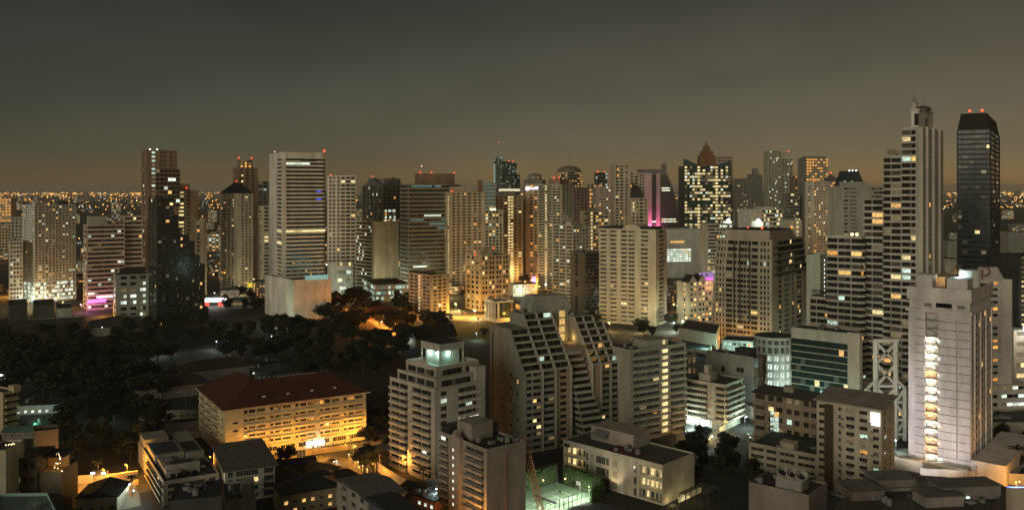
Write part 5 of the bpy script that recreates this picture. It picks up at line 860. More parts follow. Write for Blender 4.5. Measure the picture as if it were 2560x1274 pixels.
# ------------------------------------------------------------------ ground, roads, street things
m = MB(); m.add([(-30000,-300,0),(30000,-300,0),(30000,45000,0),(-30000,45000,0)], [(0,1,2,3)], wall(.024, .023, .019, .95, .5, .02)); struct('ground', m)
ASPH = wall(.13, .125, .11, .8, .35, .3); PAVE = wall(.16, .15, .13, .9, .3, .4); LINE = wall(.6, .58, .5)
def sheet(name, pts, m_, z): mb = MB(); mb.add([(*gp(u, v), z) for u, v in pts], [tuple(range(len(pts)))[::-1]], m_); return struct(name, mb)
def sheetw(name, pts, m_, z): mb = MB(); mb.add([(x, y, z) for x, y in pts], [tuple(range(len(pts)))], m_); return struct(name, mb)
sheetw('road', [at(SCH, x, y)[:2] for x, y in ((-40, -23), (SCH.W+26, -23), (SCH.W+26, -12.5), (-40, -12.5))], ASPH, .004)
sheet('road', [(806, 1132), (893, 1120), (921, 1186), (1010, 1290), (930, 1300), (860, 1190)], ASPH, .008)
sheet('pavement', [(893, 1120), (903, 1118), (934, 1184), (1040, 1292), (1010, 1290), (921, 1186)], PAVE, .12)
sheet('road', [(1020, 790), (1130, 770), (1290, 800), (1230, 812), (1140, 800), (1030, 815)], ASPH, .004)
sheet('road', [(890, 780), (930, 776), (1010, 830), (985, 845)], ASPH, .004)
sheet('road', [(1840, 1000), (1870, 1000), (1800, 1110), (1740, 1110)], wall(.12, .11, .08), .004)
sheet('parking_ground', [(1690, 1072), (1800, 1070), (1790, 1105), (1690, 1108)], PAVE, .008)
sheet('parking_ground', [(432, 880), (572, 868), (640, 905), (600, 945), (440, 912)], wall(.1, .1, .09, .9, .3, .2), .008)
sheet('path', [(2225, 1120), (2275, 1120), (2262, 1195), (2200, 1195)], PAVE, .008)
sheet('lawn', [(1120, 815), (1225, 800), (1260, 830), (1210, 860), (1130, 845)], wall(.04, .07, .02), .006)
sheet('lane', [(158, 1206), (345, 1196), (352, 1262), (180, 1300)], wall(.2, .17, .12), .004)
sheet('lane', [(2330, 1188), (2560, 1196), (2600, 1230), (2420, 1215)], PAVE, .006)
# --- street lamps
def lamp_post(u, v, label, h=7, e=800, col=SOD, gm=ORA, group=None, w=None, s=1.0, aim=None):
    x, y = w or gp(u, v); t = thing('street_lamp', label, 'lamp', (x, y, 0), rnd.uniform(-1, 1), group)
    m = MB(); m.bar((0, 0, 0), (0, 0, h), .14, METAL, 6); m.bar((0, 0, h-.1), (0, -1.4, h+.35), .1, METAL, 6); link('pole', m.mesh('pole'), t)
    m = MB(); m.box(-.22*s, .22*s, -2.1, -1.2, h+.25, h+.45, METAL); m.ball(0, -1.65, h+.2, .34*s, gm, 8, 5); link('lamp_head', m.mesh('lamp_head'), t)
    if aim is not None: lamp('SPOT', (0, -1.65, h-.3), e, col, .3, t, (R(68), 0, aim-t.rotation_euler.z), 152)      # a shielded street light
    elif e: lamp('POINT', (0, -1.65, h-.3), e, col, .3, t)
    return t
WL = glow(.75, .85, 1, 8, False)
lamp_post(0, 0, 'orange street lamp over the school hedge beside the bright canopy', 7.5, 12000, w=at(SCH, SCH.W*.93, -8)[:2], aim=SCH.th); lamp_post(0, 0, 'orange street lamp where the school wall ends at the junction', 7, 12000, w=at(SCH, SCH.W*.8, -12)[:2], aim=SCH.th)
lamp_post(0, 0, 'orange street lamp behind the round tree at the school wall', 7, 11000, w=at(SCH, SCH.W*.45, -10.5)[:2], aim=SCH.th); lamp_post(0, 0, 'orange street lamp at the low end of the school front', 7, 11000, w=at(SCH, SCH.W*.18, -10)[:2], aim=SCH.th)
lamp_post(0, 0, 'orange street lamp at the dark west corner of the school', 7, 4000, w=at(SCH, -8, -12)[:2])
for u, v, lb, e in ((938, 1194, 'orange lamp shining on the curved garden wall below the white block', 900), (1010, 1180, 'small amber lamp by the gate of the white block', 500), (1160, 1345, 'orange lamp at the foot of the pinkish gabled block', 1500), (170, 1222, 'sodium lamp beside the orange boundary wall', 900), (318, 1196, 'amber lamp at the end of the orange boundary wall', 2400), (260, 1208, 'amber lamp in the lane before the small gabled house', 1800),
    (938, 806, 'orange lamp in the tree lined street north of the park', 3500), (958, 818, 'second orange lamp in the street of the temple roof', 4000), (985, 828, 'orange lamp where the street meets the park', 3500), (930, 785, 'orange lamp by the podium of the striped tower', 4000), (915, 800, 'orange lamp hidden in the street trees', 3500), (970, 806, 'orange lamp across from the red roofed villa', 3500), (1000, 845, 'orange lamp at the park fence corner', 3500), (905, 770, 'orange lamp behind the street trees', 3500), (862, 772, 'orange lamp under the trees at the blank podium', 2500),
    (1150, 792, 'orange lamp before the beige cornice block', 5000), (1188, 790, 'orange lamp at the lit plaza of the beige cornice block', 5000), (1225, 800, 'orange lamp near the black striped white building', 3000), (1290, 806, 'orange lamp on the street behind the ziggurat', 2500), (20, 740, 'orange lamp in the western street', 5000), (160, 770, 'orange lamp between the grey sheds', 3000), (260, 790, 'orange lamp by the magenta lit striped block', 2500), (1330, 720, 'orange lamp in the tree square at the centre', 6000), (1400, 700, 'orange lamp under the pale apartment tower', 6000), (2530, 1016, 'orange lamp on the planted terrace of the white banded building', 1200), (2505, 1020, 'orange lamp beside the palms on the terrace', 1200), (2540, 1240, 'orange lamp lighting the low wall in the corner', 2200), (1720, 850, 'orange lamp in the yard west of the teal lit block', 2500), (1745, 1096, 'amber lamp at the parking entrance', 400)): lamp_post(u, v, lb, 6.5, e*7, (1, .3, .035) if 850 < u < 1010 and v < 850 else SOD)
for u, v, lb, e in ((541, 872, 'white lamp post at the edge of the park car lot', 900), (580, 866, 'white lamp between the trees north of the car lot', 500), (676, 858, 'white lamp in the middle of the dark park', 400), (800, 844, 'white lamp near the eastern park path', 300), (398, 888, 'greenish white lamp by the park gate pillar', 900), (975, 850, 'white lamp at the north east park corner', 700), (1015, 862, 'white lamp beside the temple roof', 700), (1192, 850, 'white lamp in the bright green garden', 900), (1785, 1120, 'bluish white lamp in the dark trees beside the parking', 500), (1862, 1068, 'white lamp on the lane beside the long balconies', 1800), (335, 1245, 'white lamp at the alley beside the modern house', 500), (345, 1262, 'second white lamp further down the alley', 500), (2240, 1130, 'white lamp in the service yard of the stair building', 900), (260, 835, 'white lamp among the western park trees', 300), (305, 838, 'violet white lamp among the western park trees', 300), (640, 955, 'white lamp by the dark canopy roofs', 300), (1100, 1258, 'white lamp in the small planted yard', 500), (880, 700, 'white lamp at the foot of the white condominium', 3000), (540, 745, 'dazzling white lamp in the market east of the black tower', 9000), (1690, 800, 'white lamp at the foot of the cream apartment tower', 2500), (2060, 830, 'white lamp beside the plain block end', 3000)): lamp_post(u, v, lb, 6, e*3.2, (.72, .95, .9), WL, s=1.0)
lamp_post(884, 1150, 'orange lamp on the kerb of the school junction', 7, 9000); lamp_post(800, 1146, 'orange lamp at the inner corner of the school junction', 7, 8000); lamp_post(905, 1200, 'orange lamp beside the grey town house', 6, 3000)
# floodlit feet of the towers
GRN = (.8, 1, .72); YEL = (1, .68, .25)
for u, v, lb, e, cc in ((100, 768, 'yellow flood lamp at the foot of the broad white apartment block', 14000, YEL), (70, 772, 'yellow flood lamp between the two western apartment wings', 12000, YEL), (205, 780, 'pink lit lamp beside the striped block', 6000, (1, .4, .5)), (600, 738, 'yellow lamp at the foot of the pyramid roofed tower', 16000, YEL), (640, 752, 'pale lamp behind the blank podium', 12000, GRN), (690, 812, 'greenish lamp lighting the blank podium wall', 9000, GRN), (850, 748, 'pale green lamp at the car park of the white condominium', 16000, GRN), (930, 732, 'pale lamp at the foot of the tan block', 22000, GRN), (980, 728, 'second pale lamp at the foot of the tan block', 20000, (1, .9, .6)), (1010, 742, 'greenish lamp before the wide dark office tower', 12000, GRN), (1115, 742, 'amber lamp at the foot of the fluted condominium', 30000, YEL), (1140, 778, 'amber lamp beside the lit shop canopy', 16000, YEL), (1185, 796, 'yellow lamp at the cornice block corner', 15000, YEL), (1240, 785, 'yellow lamp on the east side of the cornice block', 16000, SOD), (1090, 806, 'cream lamp at the foot of the brown balcony block', 9000, YEL), (1300, 742, 'white lamp at the shops of the central square', 5000, GRN), (1370, 742, 'orange lamp below the ribbed tower', 26000, SOD), (1450, 765, 'cream lamp at the foot of the pale apartment tower', 20000, YEL), (1480, 720, 'orange lamp under the white block with the amber stair', 40000, SOD), (1525, 828, 'cream lamp at the west corner of the cream tower', 12000, YEL), (1600, 832, 'cream lamp before the cream tower', 12000, YEL), (1680, 830, 'pale green lamp east of the cream tower', 12000, GRN), (1690, 720, 'white lamp before the louvred hall', 30000, (1, 1, .95)), (1750, 735, 'green white lamp by the louvred hall', 22000, GRN), (1720, 828, 'pale lamp at the foot of the little gabled hotel', 8000, YEL), (1850, 715, 'white lamp below the rooftop pylons', 30000, GRN), (1950, 690, 'pale green lamp below the office block bands', 30000, GRN), (2070, 684, 'orange lamp below the white hotel', 50000, SOD), (2020, 690, 'orange lamp on the west side of the white hotel', 40000, SOD), (2035, 885, 'green white lamp at the plain block end', 9000, GRN), (1835, 895, 'pale teal lamp at the foot of the broad condominium', 9000, (.6, 1, .85)), (1900, 892, 'greenish lamp behind the rotunda', 6000, (.7, 1, .8)), (2380, 720, 'amber lamp in the eastern gap between the towers', 22000, SOD), (2520, 700, 'amber lamp on the road beyond the dark blue tower', 24000, SOD), (1560, 690, 'cream lamp at the stepped condominium foot', 40000, YEL), (1760, 672, 'yellow green lamp at the green glass tower', 40000, GRN)): lamp_post(u, v, lb, 8, e*1.7, cc, WL if cc is GRN else ORA, s=1.3)
# anonymous lamps in the streets between the towers
proto = lamp_post(700, 700, 'small glowing street lamp in the maze of streets between the towers', 8, 0, group='street lamps between the towers', s=2.5)
def copy_tree(o, loc, rz=0, sc_=None):
    c = o.copy(); sc.collection.objects.link(c); c.location = loc; c.rotation_euler = (0, 0, rz)
    if sc_: c.scale = (sc_,)*3 if not hasattr(sc_, '__len__') else sc_
    for ch in list(o.children):
        d = ch.copy(); sc.collection.objects.link(d); d.parent = c
        for g in list(ch.children): e_ = g.copy(); sc.collection.objects.link(e_); e_.parent = d
    return c
ORA2 = glow(1, .42, .1, 5.5, False); WHI2 = glow(.8, .95, 1, 6, False)
heads = {}
for nm, mm in (('w', WHI2), ('o', ORA2)): me = [q for q in proto.children if q.name.startswith('lamp_head')][0].data.copy(); me.materials[1] = mm; heads[nm] = me
pos_ok = lambda x, y, r=0: all((x-a)**2+(y-c)**2 > (q*.85+r)**2 for a, c, q in FOOT)
n = 0
while n < 260:
    v = 528+rnd.random()**.9*400; u = rnd.uniform(-20, 2590)
    if v > 740 and not (u < 330 or 1030 < u < 1280 or u > 1660) or v > 790 and not 1680 < u < 2060: continue
    x, y = gp(u, v)
    if not pos_ok(x, y): continue
    c = copy_tree(proto, (x, y, 0), rnd.random()*6, 1+max(0, (640-v)/130)); n += 1
    if n % 3 == 0: lamp('POINT', (0, -1.65, 7.4), rnd.uniform(14000, 40000)*(1+max(0, (600-v)/50)), SOD if rnd.random() < .6 else (.75, 1, .8), .4, c)
    for ch in c.children:
        if ch.name.startswith('lamp_head'): ch.data = heads['o' if rnd.random() < .68 else 'w']
# --- cars
def car(u, v, rz, label, col, on=False, group=None, w=None):
    x, y = w or gp(u, v); t = thing('parked_car' if not on else 'car', label, 'car', (x, y, 0), rz, group); pm = wall(*col, .3, .1)
    m = MB(); m.extr([(-2.2, .35), (2.2, .35), (2.25, .75), (1.5, .95), (.75, 1.0), (.2, 1.0), (-1.6, 1.02), (-2.2, .95)], -.88, .88, pm); link('body', m.mesh('body'), t)
    m = MB(); m.add([(-.8,.95,1.0),(.8,.95,1.0),(.8,-1.7,1.02),(-.8,-1.7,1.02),(-.62,.25,1.48),(.62,.25,1.48),(.62,-1.05,1.5),(-.62,-1.05,1.5)], [(0,1,5,4),(1,2,6,5),(2,3,7,6),(3,0,4,7)], GL); m.add([(-.62,.25,1.484),(.62,.25,1.484),(.62,-1.05,1.504),(-.62,-1.05,1.504)], [(0,1,2,3)], pm); link('cabin', m.mesh('cabin'), t)
    for sx in (-.8, .8):
        for yy in (-1.35, 1.35): m = MB(); m.bar((-.11, 0, 0), (.11, 0, 0), .64, DARK, 12); wh_ = link('wheel', m.mesh('wheel'), t, (sx, yy, .33)); m = MB(); m.bar((-.125, 0, 0), (.125, 0, 0), .36, METAL, 10); link('rim', m.mesh('rim'), wh_)
        m = MB(); m.box(-.18, .18, -.05, .05, -.1, .1, glow(1, .95, .85, 14, False) if on else WHT); link('headlight', m.mesh('headlight'), t, (sx*.8, 2.22, .68))
        m = MB(); m.box(-.18, .18, -.05, .05, -.1, .1, glow(1, .05, .01, 10, False) if on else wall(.3, .02, .02)); link('taillight', m.mesh('taillight'), t, (sx*.8, -2.22, .78))
    return t
def beam(t, e, fwd=True, col=WHI): lamp('SPOT', (0, 2.5 if fwd else -2.5, .8), e, col, .3, t, (R(80) if fwd else R(-80), 0, 0), 70)
c = car(832, 1153, R(-140), 'dark car with bright headlights turning at the school junction', (.05, .03, .02), True); beam(c, 1500)
c = car(864, 1177, R(42), 'dark saloon with glowing red tail lights waiting at the junction', (.04, .03, .03), True); lamp('POINT', (0, -3.5, .7), 60, (1, .08, .02), .3, c)
c = car(697, 1163, R(-60), 'car with red tail lights half hidden behind the round tree', (.2, .2, .2), True); lamp('POINT', (0, -3.2, .7), 40, (1, .2, .05), .3, c)
for i, (u, v, rz, lb, col) in enumerate(((1722, 1086, .7, 'dark car parked beside the white pickup in the lit bay', (.02, .02, .02)), (1734, 1084, .8, 'white car parked in the lit bay', (.6, .6, .58)), (1748, 1092, .9, 'dark blue car parked at the mouth of the lit bay', (.02, .02, .04)), (1748, 1100, .9, 'black car parked next to the dark trees by the bay', (.02, .02, .02)), (1709, 1078, .5, 'grey car parked under the balcony tower', (.2, .2, .2)), (1885, 1098, .9, 'silver car parked by the long apartment house', (.4, .4, .4)), (1878, 1090, .9, 'pale car next to the silver one by the long apartment house', (.5, .5, .46)), (2252, 1188, .2, 'white car parked in the lit service yard', (.55, .55, .5)), (617, 938, 2.2, 'white car parked alone by the dark canopies', (.6, .6, .6)))): car(u, v, rz, lb, col)
for i in range(9): car(560+i*7, 876+i*6, 1.0, 'dark car in the row along the park car lot', ((.3, .3, .3), (.05, .05, .06), (.5, .5, .5))[i % 3], False, 'cars along the park car lot')
for i, (u, v, lb) in enumerate(((1070, 792, 'car with lit lamps on the orange street before the brown block'), (1112, 786, 'car with lit lamps by the lit shop canopy'), (1158, 784, 'car with lit lamps before the cornice block'), (1196, 798, 'car with lit lamps at the plaza corner'), (906, 786, 'car with lit lamps under the orange street trees'), (950, 806, 'car with lit lamps on the street above the park'), (992, 826, 'car with lit lamps near the temple roof'), (1848, 1026, 'car with lit lamps in the yellow lane'))): car(u, v, (.9, 3.9)[i % 2], lb, ((.3, .3, .3), (.05, .05, .05))[i % 2], True)
# --- walls, poles, hedges at the school
def wallrun(name, label, pts, h, t_, m_, cat='wall'):
    x0, y0 = pts[0]; t = thing(name, label, cat, (x0, y0, 0)); m = MB(); c = MB()
    for (xa, ya), (xb, yb) in zip(pts, pts[1:]):
        d = Vector((xb-xa, yb-ya)); nrm = Vector((-d.y, d.x)).normalized()*t_/2
        for mb, za, zb, e in ((m, 0, h, 1), (c, h+.003, h+.18, 1.4)):
            q = [(xa-x0-nrm.x*e, ya-y0-nrm.y*e), (xb-x0-nrm.x*e, yb-y0-nrm.y*e), (xb-x0+nrm.x*e, yb-y0+nrm.y*e), (xa-x0+nrm.x*e, ya-y0+nrm.y*e)]; mb.prism(q, za, zb, m_)
    link('wall', m.mesh('wall'), t); link('coping', c.mesh('coping'), t); return t
YW = wall(.5, .42, .28)
wallrun('boundary_wall', 'cream wall lit orange in front of the school hedge', [at(SCH, x, y)[:2] for x, y in ((SCH.W*.5, -10), (SCH.W*.7, -11.5), (SCH.W*1.05, -11.5), (SCH.W*1.12, -6))], 2.6, .3, YW)
wallrun('boundary_wall', 'cream wall lit orange at the low end of the school', [at(SCH, x, y)[:2] for x, y in ((-2, -9), (SCH.W*.44, -9.5))], 2.2, .3, YW)
wallrun('garden_wall', 'curved garden wall glowing orange below the white balcony block', [gp(u, v) for u, v in ((944, 1176), (968, 1195), (1000, 1214), (1030, 1228), (1062, 1250))], 4.0, .3, YW)
wallrun('garden_wall', 'pale garden wall between the white block and the pinkish gabled block', [gp(u, v) for u, v in ((1040, 1225), (1095, 1215))], 3.5, .3, wall(.45, .43, .38))
wallrun('boundary_wall', 'long orange lit wall with a gate beside the dark park', [gp(u, v) for u, v in ((158, 1212), (232, 1206))], 3.4, .3, YW); wallrun('boundary_wall', 'orange lit wall running from the gate lamps to the modern house', [gp(u, v) for u, v in ((264, 1205), (345, 1196))], 3.4, .3, YW)
wallrun('garden_wall', 'low white wall along the garden beside the stair building', [gp(u, v) for u, v in ((2300, 1196), (2440, 1204), (2570, 1212))], 4.5, .4, wall(.5, .48, .42)); wallrun('garden_wall', 'yellow lit lane wall beside the long balcony block', [gp(u, v) for u, v in ((1768, 1112), (1866, 1030))], 3.2, .3, YW); lamp('POINT', (*gp(1822, 1085), 5), 2600, (1, .75, .35), .4); lamp('POINT', (*gp(1785, 1112), 4), 1500, (1, .7, .3), .4)
wallrun('retaining_wall', 'cream retaining wall lit orange in the lower corner', [gp(u, v) for u, v in ((2440, 1262), (2600, 1290))], 9, .5, wall(.5, .42, .32)); m = MB(); m.box(-6, 6, -.1, .1, 0, .35, glow(.2, .35, 1, 4, False)); t = thing('neon_strip', 'blue neon strip on the wall in the lower corner', 'neon light', (*gp(2545, 1262), 7)); link('neon_tube', m.mesh('neon_tube'), t)
x, y = gp(248, 1204); t = thing('gate_house', 'small gate house with two white lamps in the orange wall', 'gate house', (x, y, 0)); m = MB(); m.box(-2.7, 2.7, -.6, 2.4, 0, 3.6, wall(.3, .24, .18)); link('wall', m.mesh('wall'), t); m = MB(); m.extr([(-1.2, 3.6), (.9, 4.8), (3.0, 3.6)], -3.2, 3.2, DARK); link('roof', m.mesh('roof'), t)
for s_ in (-1, 1): m = MB(); m.box(-.8, .8, -.25, .25, 0, .5, glow(.75, .8, 1, 9, False)); link('gate_lamp', m.mesh('gate_lamp'), t, (s_*2.3, -1.0, 3.9)); lamp('POINT', (s_*2.3, -1.6, 4.2), 120, (.8, .85, 1), .3, t)
def pole(u, v, label, h=9, wires=None):
    x, y = gp(u, v); t = thing('utility_pole', label, 'pole', (x, y, 0), .6); m = MB(); m.bar((0, 0, 0), (0, 0, h), .3, CONC, 6); m.bar((-1.1, 0, h-.7), (1.1, 0, h-.7), .14, DARK); m.bar((-.9, 0, h-1.8), (.9, 0, h-1.8), .14, DARK); link('pole', m.mesh('pole'), t)
    m = MB(); m.cyl(0, -.5, h-3.6, h-2.4, .35, .35, METAL, 10); link('transformer', m.mesh('transformer'), t)
for u, v, lb, h in ((781, 1156, 'tall utility pole in front of the bright school canopy', 11), (790, 1166, 'shorter utility pole with a box beside the junction', 7), (756, 1150, 'utility pole half lit by the school lamps', 10), (876, 1132, 'leaning utility pole at the orange junction', 9), (949, 1180, 'utility pole at the end of the curved garden wall', 8), (1795, 1105, 'utility pole in the yellow lane', 9)): pole(u, v, lb, h)
# --- leaves
LEAF = []
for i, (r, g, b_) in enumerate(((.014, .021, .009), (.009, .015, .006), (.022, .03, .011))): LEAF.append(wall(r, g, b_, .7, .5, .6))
def leafy(pts, size, m_=None, seed=1):
    q = random.Random(seed); mb = MB()
    for x, y, z in pts:
        a = Vector((q.gauss(0, 1), q.gauss(0, 1), q.gauss(0, 1))).normalized(); b_ = a.orthogonal().normalized(); c = a.cross(b_); s_ = size*q.uniform(.6, 1.3); p = Vector((x, y, z)); k = q.uniform(.45, .8)
        mb.add([tuple(p+b_*s_), tuple(p+c*s_*k), tuple(p-b_*s_), tuple(p-c*s_*k)], [(0,1,2,3)], m_ or LEAF[q.choice((0, 0, 1, 2))])
    return mb
def crown_mesh(seed, rx, h, n, lobes, flat):
    q = random.Random(seed); L_ = []
    for i in range(lobes):
        a = q.random()*6.28; d = q.uniform(.15, .75)*rx; L_.append((d*math.cos(a), d*math.sin(a), h*q.uniform(.45, .88) if flat else h*q.uniform(.32, .86), rx*q.uniform(.3, .52)))
    pts = []
    for i in range(n):
        x, y, z, r = q.choice(L_); u = Vector((q.gauss(0, 1), q.gauss(0, 1), q.gauss(0, 1))).normalized()*r*q.random()**.4
        pts.append((x+u.x, y+u.y, z+u.z*(.6 if flat else .85)))
    return leafy(pts, .62, None, seed).mesh('crown')
def trunk_mesh(seed, h, r):
    q = random.Random(seed); m = MB(); bk = wall(.05, .04, .03); m.cyl(0, 0, 0, h*.5, r, r*.7, bk, 8)
    for i in range(5): a = i*1.3+q.random(); m.bar((0, 0, h*.42), (h*.28*math.cos(a), h*.28*math.sin(a), h*.75), r*.8, bk, 6)
    return m.mesh('trunk')
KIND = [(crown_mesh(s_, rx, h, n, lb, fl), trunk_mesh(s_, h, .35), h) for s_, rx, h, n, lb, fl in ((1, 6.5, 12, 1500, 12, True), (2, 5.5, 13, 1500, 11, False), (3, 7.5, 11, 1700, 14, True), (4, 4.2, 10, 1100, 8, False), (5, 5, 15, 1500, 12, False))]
def palm_mesh():
    q = random.Random(5); f = MB(); g = LEAF[2]
    for i in range(16):
        a = i*6.283/16*1.0+q.random()*.3; el = q.uniform(-.1, 1.1); L_ = q.uniform(2.6, 3.4); prev = None
        for k in range(6):
            t_ = k/5; r = L_*t_*math.cos(el*(1-t_)); z = L_*(math.sin(el)*t_-.55*t_*t_); wd = .38*math.sin(math.pi*(.12+.85*t_)); cx, cy = r*math.cos(a), r*math.sin(a); nx, ny = -math.sin(a)*wd, math.cos(a)*wd
            cur = [(cx+nx, cy+ny, z-.12), (cx, cy, z+.08), (cx-nx, cy-ny, z-.12)]
            if prev: f.add(prev+cur, [(0,1,4,3),(1,2,5,4)], g)
            prev = cur
    return f.mesh('frond')
PALM = palm_mesh(); tm = MB(); tm.cyl(0, 0, 0, 7, .22, .15, wall(.16, .14, .11), 8); PTR = tm.mesh('trunk')
TREES = []
def tree(x, y, label, group=None, k=None, s_=1.0, name='tree', cat='tree'):
    cm, tm_, h = KIND[rnd.randrange(5) if k is None else k]; t = thing(name, label, cat, (x, y, 0), rnd.random()*6.28, group); t.scale = (s_*rnd.uniform(.9, 1.15), s_*rnd.uniform(.9, 1.15), s_*rnd.uniform(.85, 1.15))
    link('crown', cm, t); link('trunk', tm_, t); TREES.append((x, y)); return t
def palm(x, y, label, s_=1.0, group=None): t = thing('palm_tree', label, 'palm', (x, y, 0), rnd.random()*6, group); t.scale = (s_,)*3; link('frond', PALM, t, (0, 0, 7)); link('trunk', PTR, t); return t
def grove(u0, u1, v0, v1, n, label, group, s0=.8, s1=1.25, dmin=5.0, ks=None):
    k = 0; tries = 0
    while k < n and tries < n*40:
        tries += 1; x, y = gp(rnd.uniform(u0, u1), rnd.uniform(v0, v1))
        if not pos_ok(x, y, 2) or any((x-a)**2+(y-c)**2 < dmin**2 for a, c in TREES): continue
        tree(x, y, label, group, rnd.choice(ks) if ks else None, rnd.uniform(s0, s1)); k += 1
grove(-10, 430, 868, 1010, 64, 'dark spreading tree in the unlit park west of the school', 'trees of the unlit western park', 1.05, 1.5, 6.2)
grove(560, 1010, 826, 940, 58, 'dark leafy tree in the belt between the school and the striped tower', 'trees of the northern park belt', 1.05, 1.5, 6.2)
grove(140, 400, 1012, 1165, 25, 'black tree in the thicket below the park houses', 'trees of the lower thicket', .7, 1.2, 4.5)
grove(360, 570, 790, 866, 14, 'dark tree at the foot of the black stepped tower', 'trees below the black stepped tower', .9, 1.3, 7)
grove(-10, 380, 826, 866, 10, 'dark tree before the long grey sheds', 'trees before the grey sheds', .8, 1.2, 6)
grove(826, 1075, 738, 836, 48, 'tree along the orange street north of the park', 'trees along the orange street', .9, 1.45, 6)
grove(520, 665, 725, 790, 10, 'tree beside the podium of the striped tower', 'trees beside the blank podium', .9, 1.3, 7)
grove(1690, 1890, 1112, 1230, 15, 'dark tree in the garden between the low blocks', 'trees of the dark garden', .6, .95, 4)
grove(2452, 2575, 1060, 1178, 12, 'dark garden tree beside the white stair building', 'trees of the pool garden', .5, .9, 3.5)
grove(905, 985, 1050, 1185, 9, 'tree in the gap between the school and the white block', 'trees between school and white block', .6, .95, 4)
grove(1410, 1700, 800, 850, 12, 'dark tree round the cream apartment tower', 'trees round the cream tower', .8, 1.2, 6)
grove(1280, 1360, 660, 740, 7, 'tree in the lit square at the centre', 'trees in the central square', 1, 1.5, 9)
grove(1870, 2040, 1172, 1232, 7, 'shrubby tree before the low three storey house', 'trees before the low house', .35, .6, 3)
grove(200, 2300, 560, 730, 8, 'street tree among the low buildings between the towers', 'street trees between the towers', 1.0, 1.6, 12)
tree(*gp(716, 1166), 'round bushy tree standing against the orange lit school wall', None, 1, .85); tree(*gp(1090, 838), 'very broad dark tree crown beside the temple roof', None, 2, 1.7); tree(*gp(818, 812), 'broad dark tree at the corner of the blank podium', None, 2, 1.6); tree(*gp(1210, 845), 'bright lit tree in the green garden', None, 3, 1.0); tree(*gp(1138, 1258), 'small yellow green tree in the lit yard', None, 3, .5); tree(*gp(1850, 905), 'tree by the round fronted building', None, 3, .8)
for u, v, lb, s_ in ((1932, 1150, 'tall bushy palm before the long apartment house', 1.5), (1918, 1152, 'palm leaning at the left of the bushy palm', 1.2), (1950, 1156, 'shorter palm at the edge of the green roof', 1.2), (246, 1190, 'small palm standing behind the gate house', .9), (1058, 1215, 'palm at the corner of the white block', 1.0), (1070, 1222, 'low palm beside the amber gate lamp', .8), (2508, 1050, 'slender palm on the planted terrace', 1.0), (2522, 1052, 'second slender palm on the planted terrace', 1.1), (2496, 1048, 'short palm by the turquoise pool', .8), (2543, 1172, 'palm with pale trunk in the pool garden', 1.3), (330, 1236, 'dark palm in the alley by the modern house', 1.0), (572, 790, 'palm silhouette at the market edge', 1.6)): palm(*gp(u, v), lb, s_)
# conifers along the school hedge
cq = random.Random(3); con = leafy([(r*math.cos(a), r*math.sin(a), z) for z, r, a in [(lambda z: (z, (1-z/3.4)*.7*cq.random()**.5, cq.random()*6.28))(cq.random()*3.3) for _ in range(260)]], .24, wall(.09, .11, .02), 4).mesh('foliage')
for i in range(17): x, y = at(SCH, SCH.W*(.56+.028*i), -9.6)[:2]; t = thing('conifer_shrub', 'pointed hedge shrub behind the orange lit school wall', 'shrub', (x, y, 0), i, 'hedge shrubs behind the school wall'); t.scale = (1, 1, cq.uniform(.9, 1.25)); link('foliage', con, t)
# bollard posts along the junction kerb
for i in range(5):
    x, y = gp(872+i*11.5, 1146+i*9.5); t = thing('gate_post', 'white fence post with a small lamp along the junction kerb', 'post', (x, y, 0), .7, 'fence posts along the junction kerb'); m = MB(); m.box(-.2, .2, -.2, .2, 0, 1.9, WHT); link('post', m.mesh('post'), t); m = MB(); m.ball(0, 0, 2.1, .22, glow(1, .85, .55, 5, False), 8, 5); link('globe', m.mesh('globe'), t)
# --- tennis court, hedges, fence, hoop, crane
B_ = gp(1391, 1204); ca = math.atan2(-18.6, 16.8)
mb = MB(); mb.box(0, 25, -40, 0, -.3, .02, wall(.1, .17, .09, .8, .25, .25)); t = thing('tennis_court', 'floodlit green tennis court with white lines', 'court', (*B_, 0), ca); link('playing_surface', mb.mesh('playing_surface'), t)
mb = MB(); z = .026; wl = wall(.75, .75, .72)
def ln(x0, y0, x1, y1): mb.add([(min(x0, x1)-.07, min(y0, y1)-.07, z), (max(x0, x1)+.07, min(y0, y1)-.07, z), (max(x0, x1)+.07, max(y0, y1)+.07, z), (min(x0, x1)-.07, max(y0, y1)+.07, z)], [(0,1,2,3)], wl)
for x in (7, 8.4, 16.6, 18): ln(x, -31, x, -7)
for y in (-31, -7): ln(7, y, 18, y); 
z = .03
for y in (-25.4, -12.6): ln(8.5, y, 16.5, y)
ln(12.5, -25.3, 12.5, -12.7); link('court_line', mb.mesh('court_line'), t)
mb = MB(); mb.box(6, 19, -19.04, -19, .1, 1.0, wall(.05, .05, .05)); mb.bar((6, -19, 0), (6, -19, 1.1), .12, DARK); mb.bar((19, -19, 0), (19, -19, 1.1), .12, DARK); link('net', mb.mesh('net'), t)
c_, s_ = math.cos(ca), math.sin(ca); cw_ = lambda x, y, z=0: (B_[0]+x*c_-y*s_, B_[1]+x*s_+y*c_, z)
def hedge(label, x0, x1, y0, y1, h, n, seed): q = random.Random(seed); hm = wall(.05, .1, .02, .7, .5, .6); mb = leafy([(q.uniform(x0, x1), q.uniform(y0, y1), h*(1-q.random()**1.6)) for _ in range(n)], .38, hm, seed); mb.box(x0+.4, x1-.4, y0+.3, y1-.3, 0, h-.8, wall(.02, .04, .01)); o = link('hedge', mb.mesh('hedge'), None, (*B_, 0), ca); tag(o, label, 'hedge')
